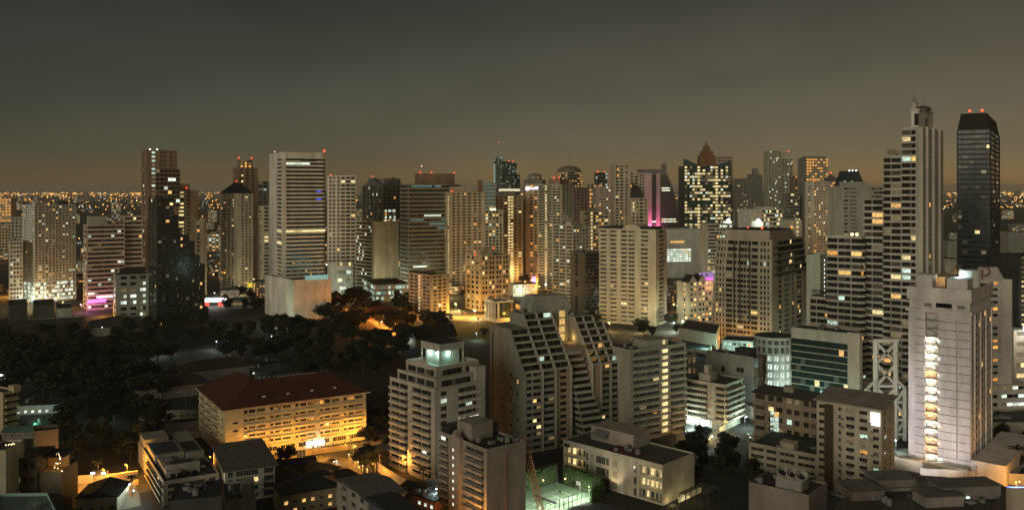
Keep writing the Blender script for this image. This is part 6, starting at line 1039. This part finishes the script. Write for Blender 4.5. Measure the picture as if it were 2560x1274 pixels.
hedge('tall clipped hedge along the far side of the tennis court below the beige block', 3, 25, .5, 2.2, 7.5, 2600, 11); hedge('tall clipped hedge between the tennis court and the pinkish block', -2.2, -.4, -42, 1, 7.5, 4200, 12); hedge('short hedge corner at the lit end of the court', 25.2, 27, -7, 1, 6, 900, 13)
t = thing('fence', 'dark metal fence with thin posts along the near side of the court', 'fence', cw_(25.6, 0), ca)
for i in range(15): m = MB(); m.bar((0, -4-i*2.5, 0), (0, -4-i*2.5, 5), .16, DARK); link('post', m.mesh('post'), t)
for zz in (2.6, 5.0): m = MB(); m.bar((0, -4, zz), (0, -39, zz), .12, DARK); link('rail', m.mesh('rail'), t)
t = thing('basketball_hoop', 'basketball hoop with white backboard at the far end of the court', 'hoop', cw_(14.5, -.6), ca); m = MB(); m.bar((0, 0, 0), (0, 0, 3.6), .2, METAL); m.bar((0, 0, 3.2), (0, -1.0, 3.4), .14, METAL); link('post', m.mesh('post'), t); m = MB(); m.box(-.9, .9, -1.06, -1.0, 2.9, 4.05, glass(.12, .14, .14)); [m.bar(p, q, .1, WHT) for p, q in (((-.9, -1.08, 2.9), (.9, -1.08, 2.9)), ((-.9, -1.08, 4.05), (.9, -1.08, 4.05)), ((-.9, -1.08, 2.9), (-.9, -1.08, 4.05)), ((.9, -1.08, 2.9), (.9, -1.08, 4.05)))]; link('backboard', m.mesh('backboard'), t); m = MB(); [m.bar((.25*math.cos(i*.628), -1.4+.25*math.sin(i*.628), 3.05), (.25*math.cos(i*.628+.628), -1.4+.25*math.sin(i*.628+.628), 3.05), .05, wall(.6, .12, .03)) for i in range(10)]; link('rim', m.mesh('rim'), t)
for x, y, lb, e in ((.3, .1, 'thin floodlight mast at the far corner of the court', 0), (.2, -36, 'thin floodlight mast by the long hedge', 0), (25.9, -8, 'floodlight mast at the lit end of the fence', 1), (25.9, -24, 'floodlight mast in the middle of the fence', 1)):
    px_, py_, _ = cw_(x, y); t = thing('floodlight_mast', lb, 'floodlight', (px_, py_, 0), ca); m = MB(); m.bar((0, 0, 0), (0, 0, 8), .18, METAL, 6); link('pole', m.mesh('pole'), t); m = MB(); m.box(-.5, .5, -.2, .2, 7.9, 8.3, DARK); link('lamp_head', m.mesh('lamp_head'), t)
    if e: lamp('SPOT', (-.6, 0, 7.8), 30000, (1, .98, .9), .4, t, (0, R(38), 0), 120)
lamp('POINT', cw_(22, -9, 5), 1800, (.95, 1, .8), .3); lamp('POINT', cw_(21, -27, 5), 2500, (1, .95, 1), .3)
for x, y, lb in ((5, .3, 'warm ball lamp glowing in the court hedge'), (.2, -8, 'warm ball lamp low in the long hedge'), (.2, -24, 'amber ball lamp beside the long hedge'), (20, .3, 'yellow ball lamp by the hoop')):
    t = thing('garden_lamp', lb, 'lamp', cw_(x, y), ca); m = MB(); m.bar((0, 0, 0), (0, 0, 2.4), .1, DARK); link('post', m.mesh('post'), t); m = MB(); m.ball(0, 0, 2.6, .3, glow(1, .62, .25, 6, False), 8, 5); link('globe', m.mesh('globe'), t); lamp('POINT', (.4, -.6, 2.6), 45, (1, .65, .3), .2, t)
t = thing('crane', 'rusty orange lattice crane boom leaning over the court', 'crane', (11.6, 330, 0)); p0, p1 = Vector((0, 0, 2.0)), Vector((-7.0, 6, 29.3)); ax = (p1-p0).normalized(); sx = ax.cross(Vector((0, 1, 0))).normalized(); sy = ax.cross(sx); om = wall(.5, .26, .13, .7, .35, .5); m = MB(); n = 13
cn = lambda i, a, b_: p0+(p1-p0)*(i/n)+sx*a*1.25*(.75+.25*min(1, i/4))+sy*b_*1.1
for a in (-1, 1):
    for b_ in (-1, 1): m.bar(cn(0, a, b_), cn(n, a, b_), .17, om)
for i in range(n):
    for a in (-1, 1): m.bar(cn(i, a, -1), cn(i+1, a, 1), .085, om); m.bar(cn(i, -1, a), cn(i+1, 1, a), .085, om); m.bar(cn(i, 1, a), cn(i+1, -1, a), .085, om); m.bar(cn(i+1, -1, a), cn(i+1, 1, a), .13, om); m.bar(cn(i+1, a, -1), cn(i+1, a, 1), .085, om)
link('boom', m.mesh('boom'), t); m = MB(); m.bar(p1+sx*-1.3, p1+sx*1.3, .5, om); m.bar(p1-sx*1.2, p1-sx*2.2-ax*1.0, .6, om); m.bar(p1+sx*1.2+sy, p1+sx*2.6-ax*.6+sy, .35, om); m.bar(p1-sx*1.2+ax*.2, p1+sx*1.2+ax*.9, .3, om); link('boom_head', m.mesh('boom_head'), t)
m = MB(); m.bar(p1+sx*1.5, (1.5, -6, 1), .08, DARK); link('cable', m.mesh('cable'), t); m = MB(); m.box(-2, 2, -3, 5, .9, 3.4, om); link('cab', m.mesh('cab'), t); m = MB(); m.box(-3.2, -1.9, -3, 5, 0, .9, DARK); link('track', m.mesh('track'), t); m = MB(); m.box(1.9, 3.2, -3, 5, 0, .9, DARK); link('track', m.mesh('track'), t)
# ------------------------------------------------------------------ low houses, park buildings, fillers, far city
def house(u, v, w_, d_, h, rz, label, col, roofc, kind='hip', rh=3.0, name='house', lit=None, group=None):
    x, y = gp(u, v); t = thing(name, label, 'house', (x, y, 0), rz, group); FOOT.append((x, y, max(w_, d_)/2)); m = MB(); m.box(-w_/2, w_/2, -d_/2, d_/2, 0, h, col); link('wall', m.mesh('wall'), t); e = .8; m = MB()
    if kind == 'hip': k = min(w_, d_)/2; a = max(0, w_/2-k); c = max(0, d_/2-k); m.add([(-w_/2-e,-d_/2-e,h),(w_/2+e,-d_/2-e,h),(w_/2+e,d_/2+e,h),(-w_/2-e,d_/2+e,h),(-a,-c,h+rh),(a,c,h+rh)], [(0,3,2,1)]+([(0,1,5,4),(1,2,5),(2,3,4,5),(3,0,4)] if a >= c else [(0,1,4),(1,2,5,4),(2,3,5),(3,0,4,5)]), roofc)
    elif kind == 'gable': m.exty([(-w_/2-e, h), (w_/2+e, h), (0, h+rh)], -d_/2-e, d_/2+e, roofc)
    elif kind == 'gablex': m.extr([(-d_/2-e, h), (d_/2+e, h), (0, h+rh)], -w_/2-e, w_/2+e, roofc)
    else: m.box(-w_/2-.3, w_/2+.3, -d_/2-.3, d_/2+.3, h+.004, h+.5, roofc)
    link('roof', m.mesh('roof'), t); nn = max(2, int(w_/3.2))
    for i in range(3 if kind == 'flat' else 0):
        m = MB(); ax, ay = rnd.uniform(-w_*.4, w_*.4), rnd.uniform(-d_*.35, d_*.4)
        if i == 1: m.cyl(0, 0, 0, 2, .9, .9, METAL, 10); nm = 'water_tank'
        elif i == 2: m.bar((0, 0, 0), (0, 0, 4.5), .1, METAL); m.bar((-.7, 0, 4), (.7, 0, 4), .06, METAL); nm = 'antenna'
        else: m.box(-1, 1, -.7, .7, 0, 1.3, METAL); nm = 'air_conditioner'
        link(nm, m.mesh(nm), t, (ax, ay, h+.5), rnd.random())
    for i in range(nn):
        for k in range(max(1, int(h/3.2))): mm = PAL[lit] if lit and rnd.random() < .5 else GL; link('window', win_mesh(1.5, 1.4, mm, True, WHT), t, (-w_/2+w_*(i+.5)/nn, -d_/2, 1.7+k*3.1))
    return t
DR = wall(.035, .02, .018); DK = wall(.025, .025, .026); GR = wall(.2, .19, .17)
house(258, 1262, 15, 16, 6, R(8), 'small house with dark gabled roof beside the orange lane', wall(.42, .37, .26), DK, 'gable', 2.6)
house(735, 1188, 17, 12, 5, R(28), 'long dark roofed house below the round tree', wall(.3, .22, .14), DK, 'gablex', 2.5); house(700, 1215, 15, 12, 5, R(28), 'dark roofed house behind the grey white house block', wall(.2, .16, .12), DR, 'hip'); house(815, 1198, 16, 10, 5, R(-30), 'brown roofed shed lit orange beside the junction', wall(.4, .28, .12), wall(.12, .08, .04), 'gablex', 2)
house(770, 1262, 24, 14, 8, R(28), 'broad dark hip roofed house with a few warm windows', wall(.36, .3, .18), DK, 'hip', 3, lit='w'); house(800, 1228, 15, 11, 6, R(30), 'black roofed house between the junction and the grey town house', wall(.2, .17, .13), DK, 'hip'); house(860, 1218, 12, 9, 5, R(35), 'small dark red roof at the corner of the junction', wall(.3, .2, .12), DR, 'hip')
house(1075, 1262, 14, 8, 4, R(-42), 'narrow pink shop house with a white lit doorway', wall(.45, .2, .18), DK, 'flat', lit='W'); house(1045, 1240, 12, 7, 4, R(-42), 'little grey roof along the lane of the garden wall', GR, DK, 'gablex', 1.5); lamp('POINT', (*gp(1068, 1272), 4), 500, (1, .8, .8), .3)
house(425, 985, 40, 22, 7, R(32), 'large dark maroon roof west of the school', wall(.25, .2, .18), DR, 'hip', 6); house(425, 1042, 30, 10, 5, R(12), 'pale low house with small windows under the maroon roof', wall(.36, .34, .3), DK, 'flat'); house(415, 1090, 34, 18, 4, R(25), 'wide faded roof behind the modern grey house', wall(.2, .18, .17), wall(.13, .11, .11), 'gablex', 2)
house(640, 922, 30, 26, 5, R(32), 'dark corrugated canopy roof beside the park car lot', DK, wall(.05, .055, .055), 'flat'); house(722, 930, 52, 30, 5, R(32), 'broad dark flat roof with pale edge behind the school', DK, wall(.045, .05, .05), 'flat'); house(540, 940, 46, 22, 7, R(32), 'long maroon roof north of the school', wall(.2, .16, .14), DR, 'hip', 5)
house(1080, 858, 36, 18, 6, R(30), 'temple style hall with a steep dark tiled roof', wall(.2, .16, .12), wall(.022, .014, .012), 'gablex', 9); house(1062, 800, 15, 12, 7, R(30), 'small white villa with dark hipped roof beside the brown block', wall(.5, .48, .4), DK, 'hip', 3, lit='c'); house(945, 792, 40, 20, 6, R(35), 'dark red roofed villa among the street trees', wall(.3, .2, .15), wall(.06, .02, .015), 'hip', 5)
house(100, 1028, 22, 12, 5, R(10), 'low hut lit cool white under the dark trees', wall(.4, .44, .4), DK, 'flat', lit='W'); lamp('POINT', (*gp(90, 1046), 4), 500, (.7, 1, .9), .4); lamp('POINT', (*gp(142, 1040), 5), 500, (.7, 1, .9), .4); lamp('POINT', (*gp(250, 1048), 5), 500, (.75, 1, .8), .4); lamp('POINT', (*gp(275, 1050), 5), 350, (.75, 1, .8), .4)
house(20, 948, 34, 14, 6, R(5), 'dark pavilion with a bright white strip light', DK, DK, 'flat'); m = MB(); m.box(-7, 7, -.2, .2, 0, .8, glow(.85, .9, 1, 4, False)); x, y = gp(25, 958); t = thing('tube_light', 'white tube light under the eaves of the dark park pavilion', 'tube light', (x, y, 5)); link('tube', m.mesh('tube'), t)
house(60, 1088, 16, 12, 3.5, R(8), 'low shed with a pale teal roof at the park edge', GR, wall(.1, .2, .18), 'gablex', 1.5); house(100, 1078, 10, 9, 4, R(8), 'small green lit canopy at the park edge', GR, wall(.06, .22, .12), 'flat'); lamp('POINT', (*gp(88, 1080), 5), 400, (.4, 1, .7), .4)
# far left apartment, brown block, fairy light houses, teal roof
b = Bld('apartment_block', 'cream corner block with rounded balconies at the western edge', -30, 8, 44, 1085, 60, 985, wall(.5, .42, .27), 'apartment block', D=20); b.framed = True; b.levels(0, b.W, 0, b.D, 0, b.h-.5, 6, 'p.4 b3', 'p1 w.6 p1 w.6 p1', wh=.5, lit=0, bd=1.6); b.roof(0, b.W, 0, b.D, b.h); m = MB(); m.box(b.W*.6, b.W+.6, -1.8, 3, b.h, b.h+3.5, b.col); b.part('roof_canopy', m); b.done()
t, cx, cy = polyb('brown_block', 'plain brown windowless block rising behind the fairy lit terrace', [(83, 1072), (143, 1066), (146, 1078), (86, 1084)], 22, wall(.2, .15, .1))
b = Bld('restaurant', 'dark restaurant house with a glowing orange upper terrace', 16, 20, 150, 1300, 4, 1175, wall(.1, .085, .06), 'restaurant', D=16); b.framed = True; b.levels(0, b.W*.55, 0, 16, 0, b.h+3, 4, 'p1 w2 p.6 w1 p1 w1 p.5', wh=.5, lit=.08, pal='d'); b.roof(0, b.W*.55, 0, 16, b.h+3.5); b.wall.box(b.W*.55+.05, b.W, 1, 16, 0, b.h-2, b.col); b.roof(b.W*.55+.05, b.W, 1, 16, b.h-2, .8, wall(.3, .2, .1)); m = MB(); m.box(b.W*.56, b.W*.98, 9, 9.3, b.h-1.9, b.h+3, wall(.4, .25, .12)); b.part('terrace_wall', m); m = MB(); m.box(b.W*.54, b.W*.98, 5, 16, b.h+3.1, b.h+3.4, DK); b.part('terrace_roof', m)
for i in range(3): lamp('POINT', at(b, b.W*(.62+.14*i), 6, b.h+.4), 70, (1, .55, .15), .2)
for q, pts in (('u', [(15, 1112), (36, 1108), (37, 1120), (30, 1124), (18, 1126), (18, 1134), (32, 1136), (33, 1140)]), ('d', [(132, 1138), (143, 1135), (147, 1150), (146, 1158), (134, 1160), (133, 1170), (143, 1172), (150, 1176), (153, 1184)])):
    m = MB(); P = [((u-U0)/F_PX*(b.Y-.5)-b.X, 0, zat(v, b.Y-.5)) for u, v in pts]
    for a, c in zip(P, P[1:]):
        n = max(2, int((Vector(c)-Vector(a)).length/.42)); [m.ball(a[0]+(c[0]-a[0])*i/n+rnd.gauss(0, .14), 0, a[2]+(c[2]-a[2])*i/n+rnd.gauss(0, .14), rnd.uniform(.08, .24), glow(1, .72, .36, 5, False), 6, 4) for i in range(n) if rnd.random() < .7]
        m.bar(a, c, .05, DARK)
    o = link('fairy_light', m.mesh('fairy_light'), b.root, (0, -.9, 0))
lamp('POINT', at(b, b.W*.95, -3, b.h-1), 120, (1, .75, .4), .3); lamp('POINT', at(b, 1, -3, b.h+4), 100, (1, .75, .4), .3)
for q in (.36, .5): m = MB(); m.cyl(0, 0, 0, 2.2, .35, .2, wall(.5, .08, .03), 8); b.part('red_parasol', m, (b.W*q, 2, b.h+3.6))
b.done()
b = Bld('corner_block', 'pale side wall at the western edge beside the fairy lit restaurant', -40, -40, 15, 1325, 4, 1132, wall(.4, .38, .28), 'building', D=14); b.wall.box(0, b.W, 0, 14, 0, b.h, b.col); b.roof(0, b.W, 0, 14, b.h); b.done()
t, cx, cy = polyb('flat_roof_building', 'flat roof with a pale teal parapet and a huge mesh dish in the lower corner', [(-20, 1240), (118, 1238), (148, 1300), (-20, 1310)], 14, wall(.3, .42, .4), roof=wall(.12, .17, .17)); m = MB(); n = 18
for i in range(n): a = 6.283*i/n; m.bar((0, 0, 0), (2.2*math.cos(a), 2.2*math.sin(a), .55), .06, METAL); m.bar((2.2*math.cos(a), 2.2*math.sin(a), .55), (2.2*math.cos(a+.35), 2.2*math.sin(a+.35), .55), .07, METAL); m.bar((1.2*math.cos(a), 1.2*math.sin(a), .25), (1.2*math.cos(a+.35), 1.2*math.sin(a+.35), .25), .05, METAL)
o = on(t, 'mesh_dish', m, 85, 1262, 15.2); o.rotation_euler = (R(50), 0, 0); lamp('POINT', (*gp(20, 1262, 18), 18), 160, (.6, 1, .95), .4)
t, cx, cy = polyb('flat_roof_building', 'dark flat roof between the teal roof and the orange lane', [(118, 1238), (150, 1236), (185, 1300), (150, 1300)], 11, wall(.12, .11, .1))
# grey sheds and blocks at the west
for nm, lb, pts, h, cc in (('shed', 'long grey shed roof before the white car park block', [(8, 815), (60, 800), (215, 792), (205, 812), (30, 838)], 8, GR), ('shed', 'flat grey roof slab before the grey planted block', [(220, 806), (300, 790), (350, 790), (370, 806), (300, 822), (225, 822)], 6, GR), ('block', 'small dark block with bare side walls by the western street', [(20, 752), (66, 748), (68, 762), (22, 766)], 16, DGR), ('block', 'dark block with a flat roof between the sheds', [(82, 752), (134, 748), (136, 764), (84, 768)], 14, DGR), ('block', 'small tan block lit from the street beside the sheds', [(140, 760), (178, 758), (180, 772), (142, 774)], 12, GRY)): polyb(nm, lb, pts, h, cc)
# market glare
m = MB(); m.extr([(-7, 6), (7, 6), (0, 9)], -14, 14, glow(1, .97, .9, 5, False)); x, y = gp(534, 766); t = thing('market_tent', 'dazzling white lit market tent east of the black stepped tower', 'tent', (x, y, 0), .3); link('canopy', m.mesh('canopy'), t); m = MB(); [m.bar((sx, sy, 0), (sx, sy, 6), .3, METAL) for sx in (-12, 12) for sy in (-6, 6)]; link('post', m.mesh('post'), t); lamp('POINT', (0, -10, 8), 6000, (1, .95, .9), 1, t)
for u, v, lb in ((551, 772, 'red glowing neon board beside the white market tent'), (517, 772, 'small red neon board at the foot of the black tower')): m = MB(); m.box(-2.4, 2.4, -.2, .2, 3, 7, glow(1, .05, .03, 3, False)); x, y = gp(u, v); t = thing('neon_board', lb, 'neon sign', (x, y, 0)); link('panel', m.mesh('panel'), t); m = MB(); m.bar((0, 0, 0), (0, 0, 3), .3, METAL); link('post', m.mesh('post'), t)
for u, v, w_, d_, h, lb, cc in ((600, 768, 26, 14, 9, 'low market hall with warm lights behind the tent', GRY), (648, 752, 14, 12, 22, 'narrow shop block with a yellow sign board by the podium', wall(.3, .26, .22)), (575, 750, 20, 14, 12, 'pale shop block north of the market tent', LGT), (1100, 800, 22, 12, 5, 'long lit canopy before the beige cornice block', LGT)): house(u, v, w_, d_, h, .25, lb, cc, DK, 'flat', lit='w', name='shop_building')
m = MB(); m.box(-4, 4, -.2, .2, 0, 5, glow(.9, .65, .05, 1.0, True)); x, y = gp(628, 754); t = thing('sign_board', 'yellow sign board above the shop block by the podium', 'sign', (x, y, 16)); link('panel', m.mesh('panel'), t); m = MB(); m.bar((0, .3, -16), (0, .3, 2), .3, METAL); link('post', m.mesh('post'), t)
# centre: lit square, low blocks
for u, v, w_, d_, h, rz, lb, cc, lit in ((1330, 790, 26, 20, 12, .5, 'low cream building with dark windows at the central square', wall(.5, .45, .33), None), (1310, 690, 22, 18, 42, .3, 'cream mid rise with warm windows below the brown tower', wall(.52, .48, .36), 'w'), (1308, 738, 30, 16, 14, .3, 'brightly lit shop block at the central square', LGT, 'W'), (1360, 720, 18, 16, 40, .3, 'brown block with uplit columns at the central square', wall(.3, .2, .15), 'a'), (1450, 745, 22, 16, 16, .4, 'small pale block beside the black glass slab', LGT, None)): house(u, v, w_, d_, h, rz, lb, cc, DK, 'flat', lit=lit, name='low_building')
for u, v in ((1343, 728), (1352, 728)): lamp('SPOT', (*gp(u, v), 4), 30000, (1, .5, .2), .6, None, (R(160), 0, 0), 60)
m = MB(); m.box(-1.5, 1.5, -.2, .2, 30, 48, glow(.5, .45, 1, 3, False)); x, y = gp(1341, 700); t = thing('neon_sign', 'upright violet neon sign on a dark block at the centre', 'neon sign', (x, y, 0)); link('panel', m.mesh('panel'), t); m = MB(); m.box(-14, -1.6, 1, 12, 0, 50, DGR); link('mast', m.mesh('mast'), t)
for u, v, lb in ((2064, 640, 'red and orange neon sign below the white hotel'), (1340, 715, 'violet glowing sign under the trees at the centre')): m = MB(); m.box(-5, 5, -.3, .3, 3, 12, glow(1, .15, .05, 2.5, False) if u > 2000 else glow(.6, .2, 1, 3, False)); x, y = gp(u, v); t = thing('neon_sign', lb, 'neon sign', (x, y, 0)); link('panel', m.mesh('panel'), t); m = MB(); m.bar((0, 0, 0), (0, 0, 3), .4, METAL); link('post', m.mesh('post'), t)
# right of centre, low
b = Bld('apartment_block', 'low white block glowing teal with rows of small windows', 1800, 1805, 1882, 925, -22, 852, wall(.5, .5, .44), 'apartment block', D=24); b.framed = True; b.levels(0, b.W, 0, 24, 0, b.h-.5, 5, rep('p.6 w1', 6)+'p.6', wh=.5, lit=.3, pal='ka'); b.roof(0, b.W, 0, 24, b.h, 1, wall(.03, .035, .03)); b.done(); lamp('POINT', at(b, b.W*.6, -7, 6), 14000, (.55, 1, .85), .5); lamp('POINT', at(b, b.W*1.05, -4, 10), 8000, (.6, 1, .9), .5)
b = Bld('apartment_block', 'pale low block with two yellow windows behind the seven storey block', 1712, 1714, 1742, 1000, 10, 890, wall(.48, .47, .42), 'apartment block', D=20); b.framed = True; b.levels(0, b.W, 0, 20, 0, b.h-.5, 4, 'p1 w1 p.6 w1 p.4', wh=.55, lit=.5, pal='c'); b.roof(0, b.W, 0, 20, b.h); b.done()
for nm, lb, pts, h, cc in (('podium_building', 'plain beige podium block with roof plants before the broad condominium', [(1697, 822), (1790, 838), (1800, 812), (1720, 800)], 17, wall(.44, .37, .28)), ('podium_building', 'dark flat roof with skylights beside the beige podium', [(1690, 872), (1770, 880), (1790, 850), (1710, 846)], 9, GRY), ('podium_building', 'low dark roof glowing teal at one corner', [(1700, 905), (1760, 915), (1800, 890), (1740, 880)], 8, GRY), ('low_building', 'low lit entrance roof between the wavy block and the round building', [(1862, 1012), (1900, 1000), (1960, 985), (1970, 992), (1900, 1030)], 6, LGT), ('podium_building', 'planted terrace slab behind the round fronted building', [(1900, 856), (1990, 850), (2030, 868), (1960, 880)], 19, GRY), ('garden_terrace', 'dark planted terrace with a small pool beside the stair building', [(2480, 1030), (2570, 1024), (2580, 1060), (2478, 1060)], 9, wall(.4, .36, .3)), ('podium_building', 'low grey podium at the foot of the white banded building', [(2430, 1090), (2475, 1075), (2500, 1140), (2440, 1170)], 6, CONC)): polyb(nm, lb, pts, h, cc)
lamp('POINT', (*gp(1765, 902), 12), 6000, (.5, 1, .8), .4); lamp('POINT', (*gp(1925, 1006), 9), 2500, (.9, 1, .6), .4)
mt_ = glass(.01, .06, .06, .05); m = MB(); m.box(-6, 6, -3, 3, -.2, .35, CONC); m.box(-5.6, 5.6, -2.6, 2.6, .3, .37, mt_); x, y = gp(2492, 1040, 9.4); t = thing('swimming_pool', 'small turquoise pool on the planted terrace', 'pool', (x, y, 9.2)); link('basin', m.mesh('basin'), t); m = MB(); m.box(-11, 11, -9, 9, 0, .5, CONC); m.box(-10, 10, -8, 8, .45, .53, glass(.02, .03, .035, .05)); x, y = gp(2492, 1135); t = thing('swimming_pool', 'large dark garden pool beside the white stair building', 'pool', (x, y, 0), -.2); link('basin', m.mesh('basin'), t)
b = Bld('office_tower', 'black tower edge with dotted yellow windows at the eastern edge', 2548, 2548, 2640, 950, 6, 640, wall(.04, .04, .04), 'tower', D=30); b.levels(0, b.W, 0, 30, 0, b.h-.5, 26, 'p.5 w.5 p.8 w.5 p.8 w.5 p4', wh=.4, lit=.5, pal='c'); b.done()
b = Bld('office_block', 'glaring white lit block at the eastern edge below the black tower', 2534, 2534, 2640, 960, 6, 826, wall(.5, .48, .4), 'building', D=20); b.levels(0, b.W, 0, 20, 0, b.h-.5, 5, 'p.3 w4', wh=.4, lit=.5, pal='c'); m = MB(); m.ball(b.W*.3, -2, b.h+2, 3, glow(.9, .95, 1, 8, False), 10, 6); b.part('floodlight', m); b.done(); lamp('POINT', at(b, b.W*.2, -12, b.h), 9000, (1, .9, .75), 1)
for u, v, w_, h, lb in ((2530, 640, 30, 46, 'hazy terraced block beyond the dark blue tower'), (2545, 600, 34, 40, 'pale block on the eastern road'), (2375, 660, 22, 40, 'dim grey block between the two tall eastern towers'), (2368, 700, 20, 30, 'low pale block behind the stair building roof'), (2420, 720, 24, 26, 'dark flat block behind the round emblem panel')): house(u, v, w_, 24, h, .1, lb, SLT, DK, 'flat', lit='d', name='low_building')
# --- filler buildings between the towers
FV = []
fq = random.Random(21)
for i in range(26):
    w_, d_, h = fq.uniform(14, 34), fq.uniform(12, 26), fq.choice((8, 10, 12, 14, 18, 22, 28, 34, 42)); col = fq.choice((TAN, BEI, GRY, BRN, LGT, SLT, OLV, wall(.2, .17, .14), wall(.4, .36, .3))); m = MB(); m.box(-w_/2, w_/2, -d_/2, d_/2, 0, h, col); m.box(-w_/2-.25, w_/2+.25, -d_/2-.25, d_/2+.25, h+.003, h+.9, col); m.box(-w_/2+.3, w_/2-.3, -d_/2+.3, d_/2-.3, h+.91, h+.95, ROOF); m.box(-w_/5, w_/6, -2, 4, h+.95, h+4, fq.choice((GRY, DARK, col)))
    nf_ = int(h/3.3); nw = fq.choice((4, 5, 6, 8)); 
    for k in range(nf_):
        for q in range(nw):
            mm = PAL[fq.choice('wcaWk')] if fq.random() < .3 else GL; a0 = -w_/2+w_*(q+.2)/nw; a1 = a0+w_*.62/nw; m.box(a0, a1, -d_/2-.06, -d_/2+.1, 1.4+k*3.3, 3.2+k*3.3, mm)
            mm = PAL[fq.choice('wcaWk')] if fq.random() < .18 else GL; a0 = -d_/2+d_*(q+.2)/nw; a1 = a0+d_*.62/nw; m.box(-w_/2-.06, -w_/2+.1, a0, a1, 1.4+k*3.3, 3.2+k*3.3, mm); m.box(w_/2-.1, w_/2+.06, a0, a1, 1.4+k*3.3, 3.2+k*3.3, mm)
    FV.append((m.mesh('low_building'), max(w_, d_)/2, h))
n = tries = 0
while n < 285 and tries < 9000:
    tries += 1; v = 502+fq.random()**1.5*270; u = fq.uniform(-60, 2620); x, y = gp(u, v); me, r, h = FV[fq.randrange(26)]
    if v > 700 and (330 < u < 1000 or h > 22): continue
    if v > 735 and not (u < 60 or 1640 < u < 1790): continue
    if h > 24 and v > 640: continue
    if not pos_ok(x, y, r): continue
    o = link('low_building', me, None, (x, y, 0), fq.choice((.1, .3, .5, -.2))+fq.uniform(-.1, .1)); tag(o, 'low building in the crowded streets between the towers', 'building', 'low buildings between the towers'); s_ = 1 if v > 540 else 1.3; o.scale = (s_, s_, s_); FOOT.append((x, y, r*s_)); n += 1
# far city carpet: too many to count
m = MB(); fm = [wall(.12, .11, .09), wall(.2, .18, .14), wall(.07, .07, .06)]
for i in range(2600):
    v = 478.5+fq.random()**1.4*26; u = fq.uniform(-100, 2660); x, y = gp(u, v); w_ = fq.uniform(10, 45); h = fq.choice((8, 10, 14, 20, 28))*fq.uniform(.7, 1.4)
    if fq.random() < .04: h = fq.uniform(50, 110); w_ = fq.uniform(18, 34)
    if not pos_ok(x, y, w_): continue
    m.box(x-w_, x+w_, y-12, y+12, 0, h, fq.choice(fm))
o = struct('far_buildings', m, 'stuff')
m = MB(); L1, L2, L3, L4 = glow(1, .42, .06, 13, False), glow(1, .6, .22, 9, False), glow(.85, .95, 1, 6, False), glow(1, .12, .04, 5, False)
for i in range(3600):
    side = fq.random(); u = fq.uniform(-40, 640) if side < .45 else fq.uniform(2330, 2600) if side < .7 else fq.uniform(560, 2330); v = 480.5+fq.choice((0, 1.2, 2.5, 4, 5.5, 8, 13, 21, 33))*fq.uniform(.85, 1.2)+fq.random()*1.2; x, y = gp(u, v, 14)
    if not pos_ok(x, y, 4): continue
    r = (.2+fq.random()**2*.6)*y/F_PX; mm = L1 if (q := fq.random()) < .62 else L2 if q < .82 else L3 if q < .95 else L4; z = 8+fq.random()*14
    m.add([(x-r*1.4,y,z),(x,y-r,z),(x+r*1.4,y,z),(x,y+r,z),(x,y,z+r),(x,y,z-r)], [(0,1,4),(1,2,4),(2,3,4),(3,0,4),(1,0,5),(2,1,5),(3,2,5),(0,3,5)], mm)
struct('far_street_lights', m, 'stuff')
# --- the air
if HAZE:
    m = MB(); hz = bpy.data.materials.new('haze'); hz.use_nodes = True; t_ = hz.node_tree; t_.nodes.remove(t_.nodes['Principled BSDF']); pv_ = t_.nodes.new('ShaderNodeVolumePrincipled'); pv_.inputs['Color'].default_value = (.9, .86, .76, 1); pv_.inputs['Density'].default_value = HAZE; t_.links.new(pv_.outputs[0], t_.nodes['Material Output'].inputs['Volume'])
    m.box(-31000, 31000, -400, 46000, -1, 260, hz); struct('haze', m, 'stuff')
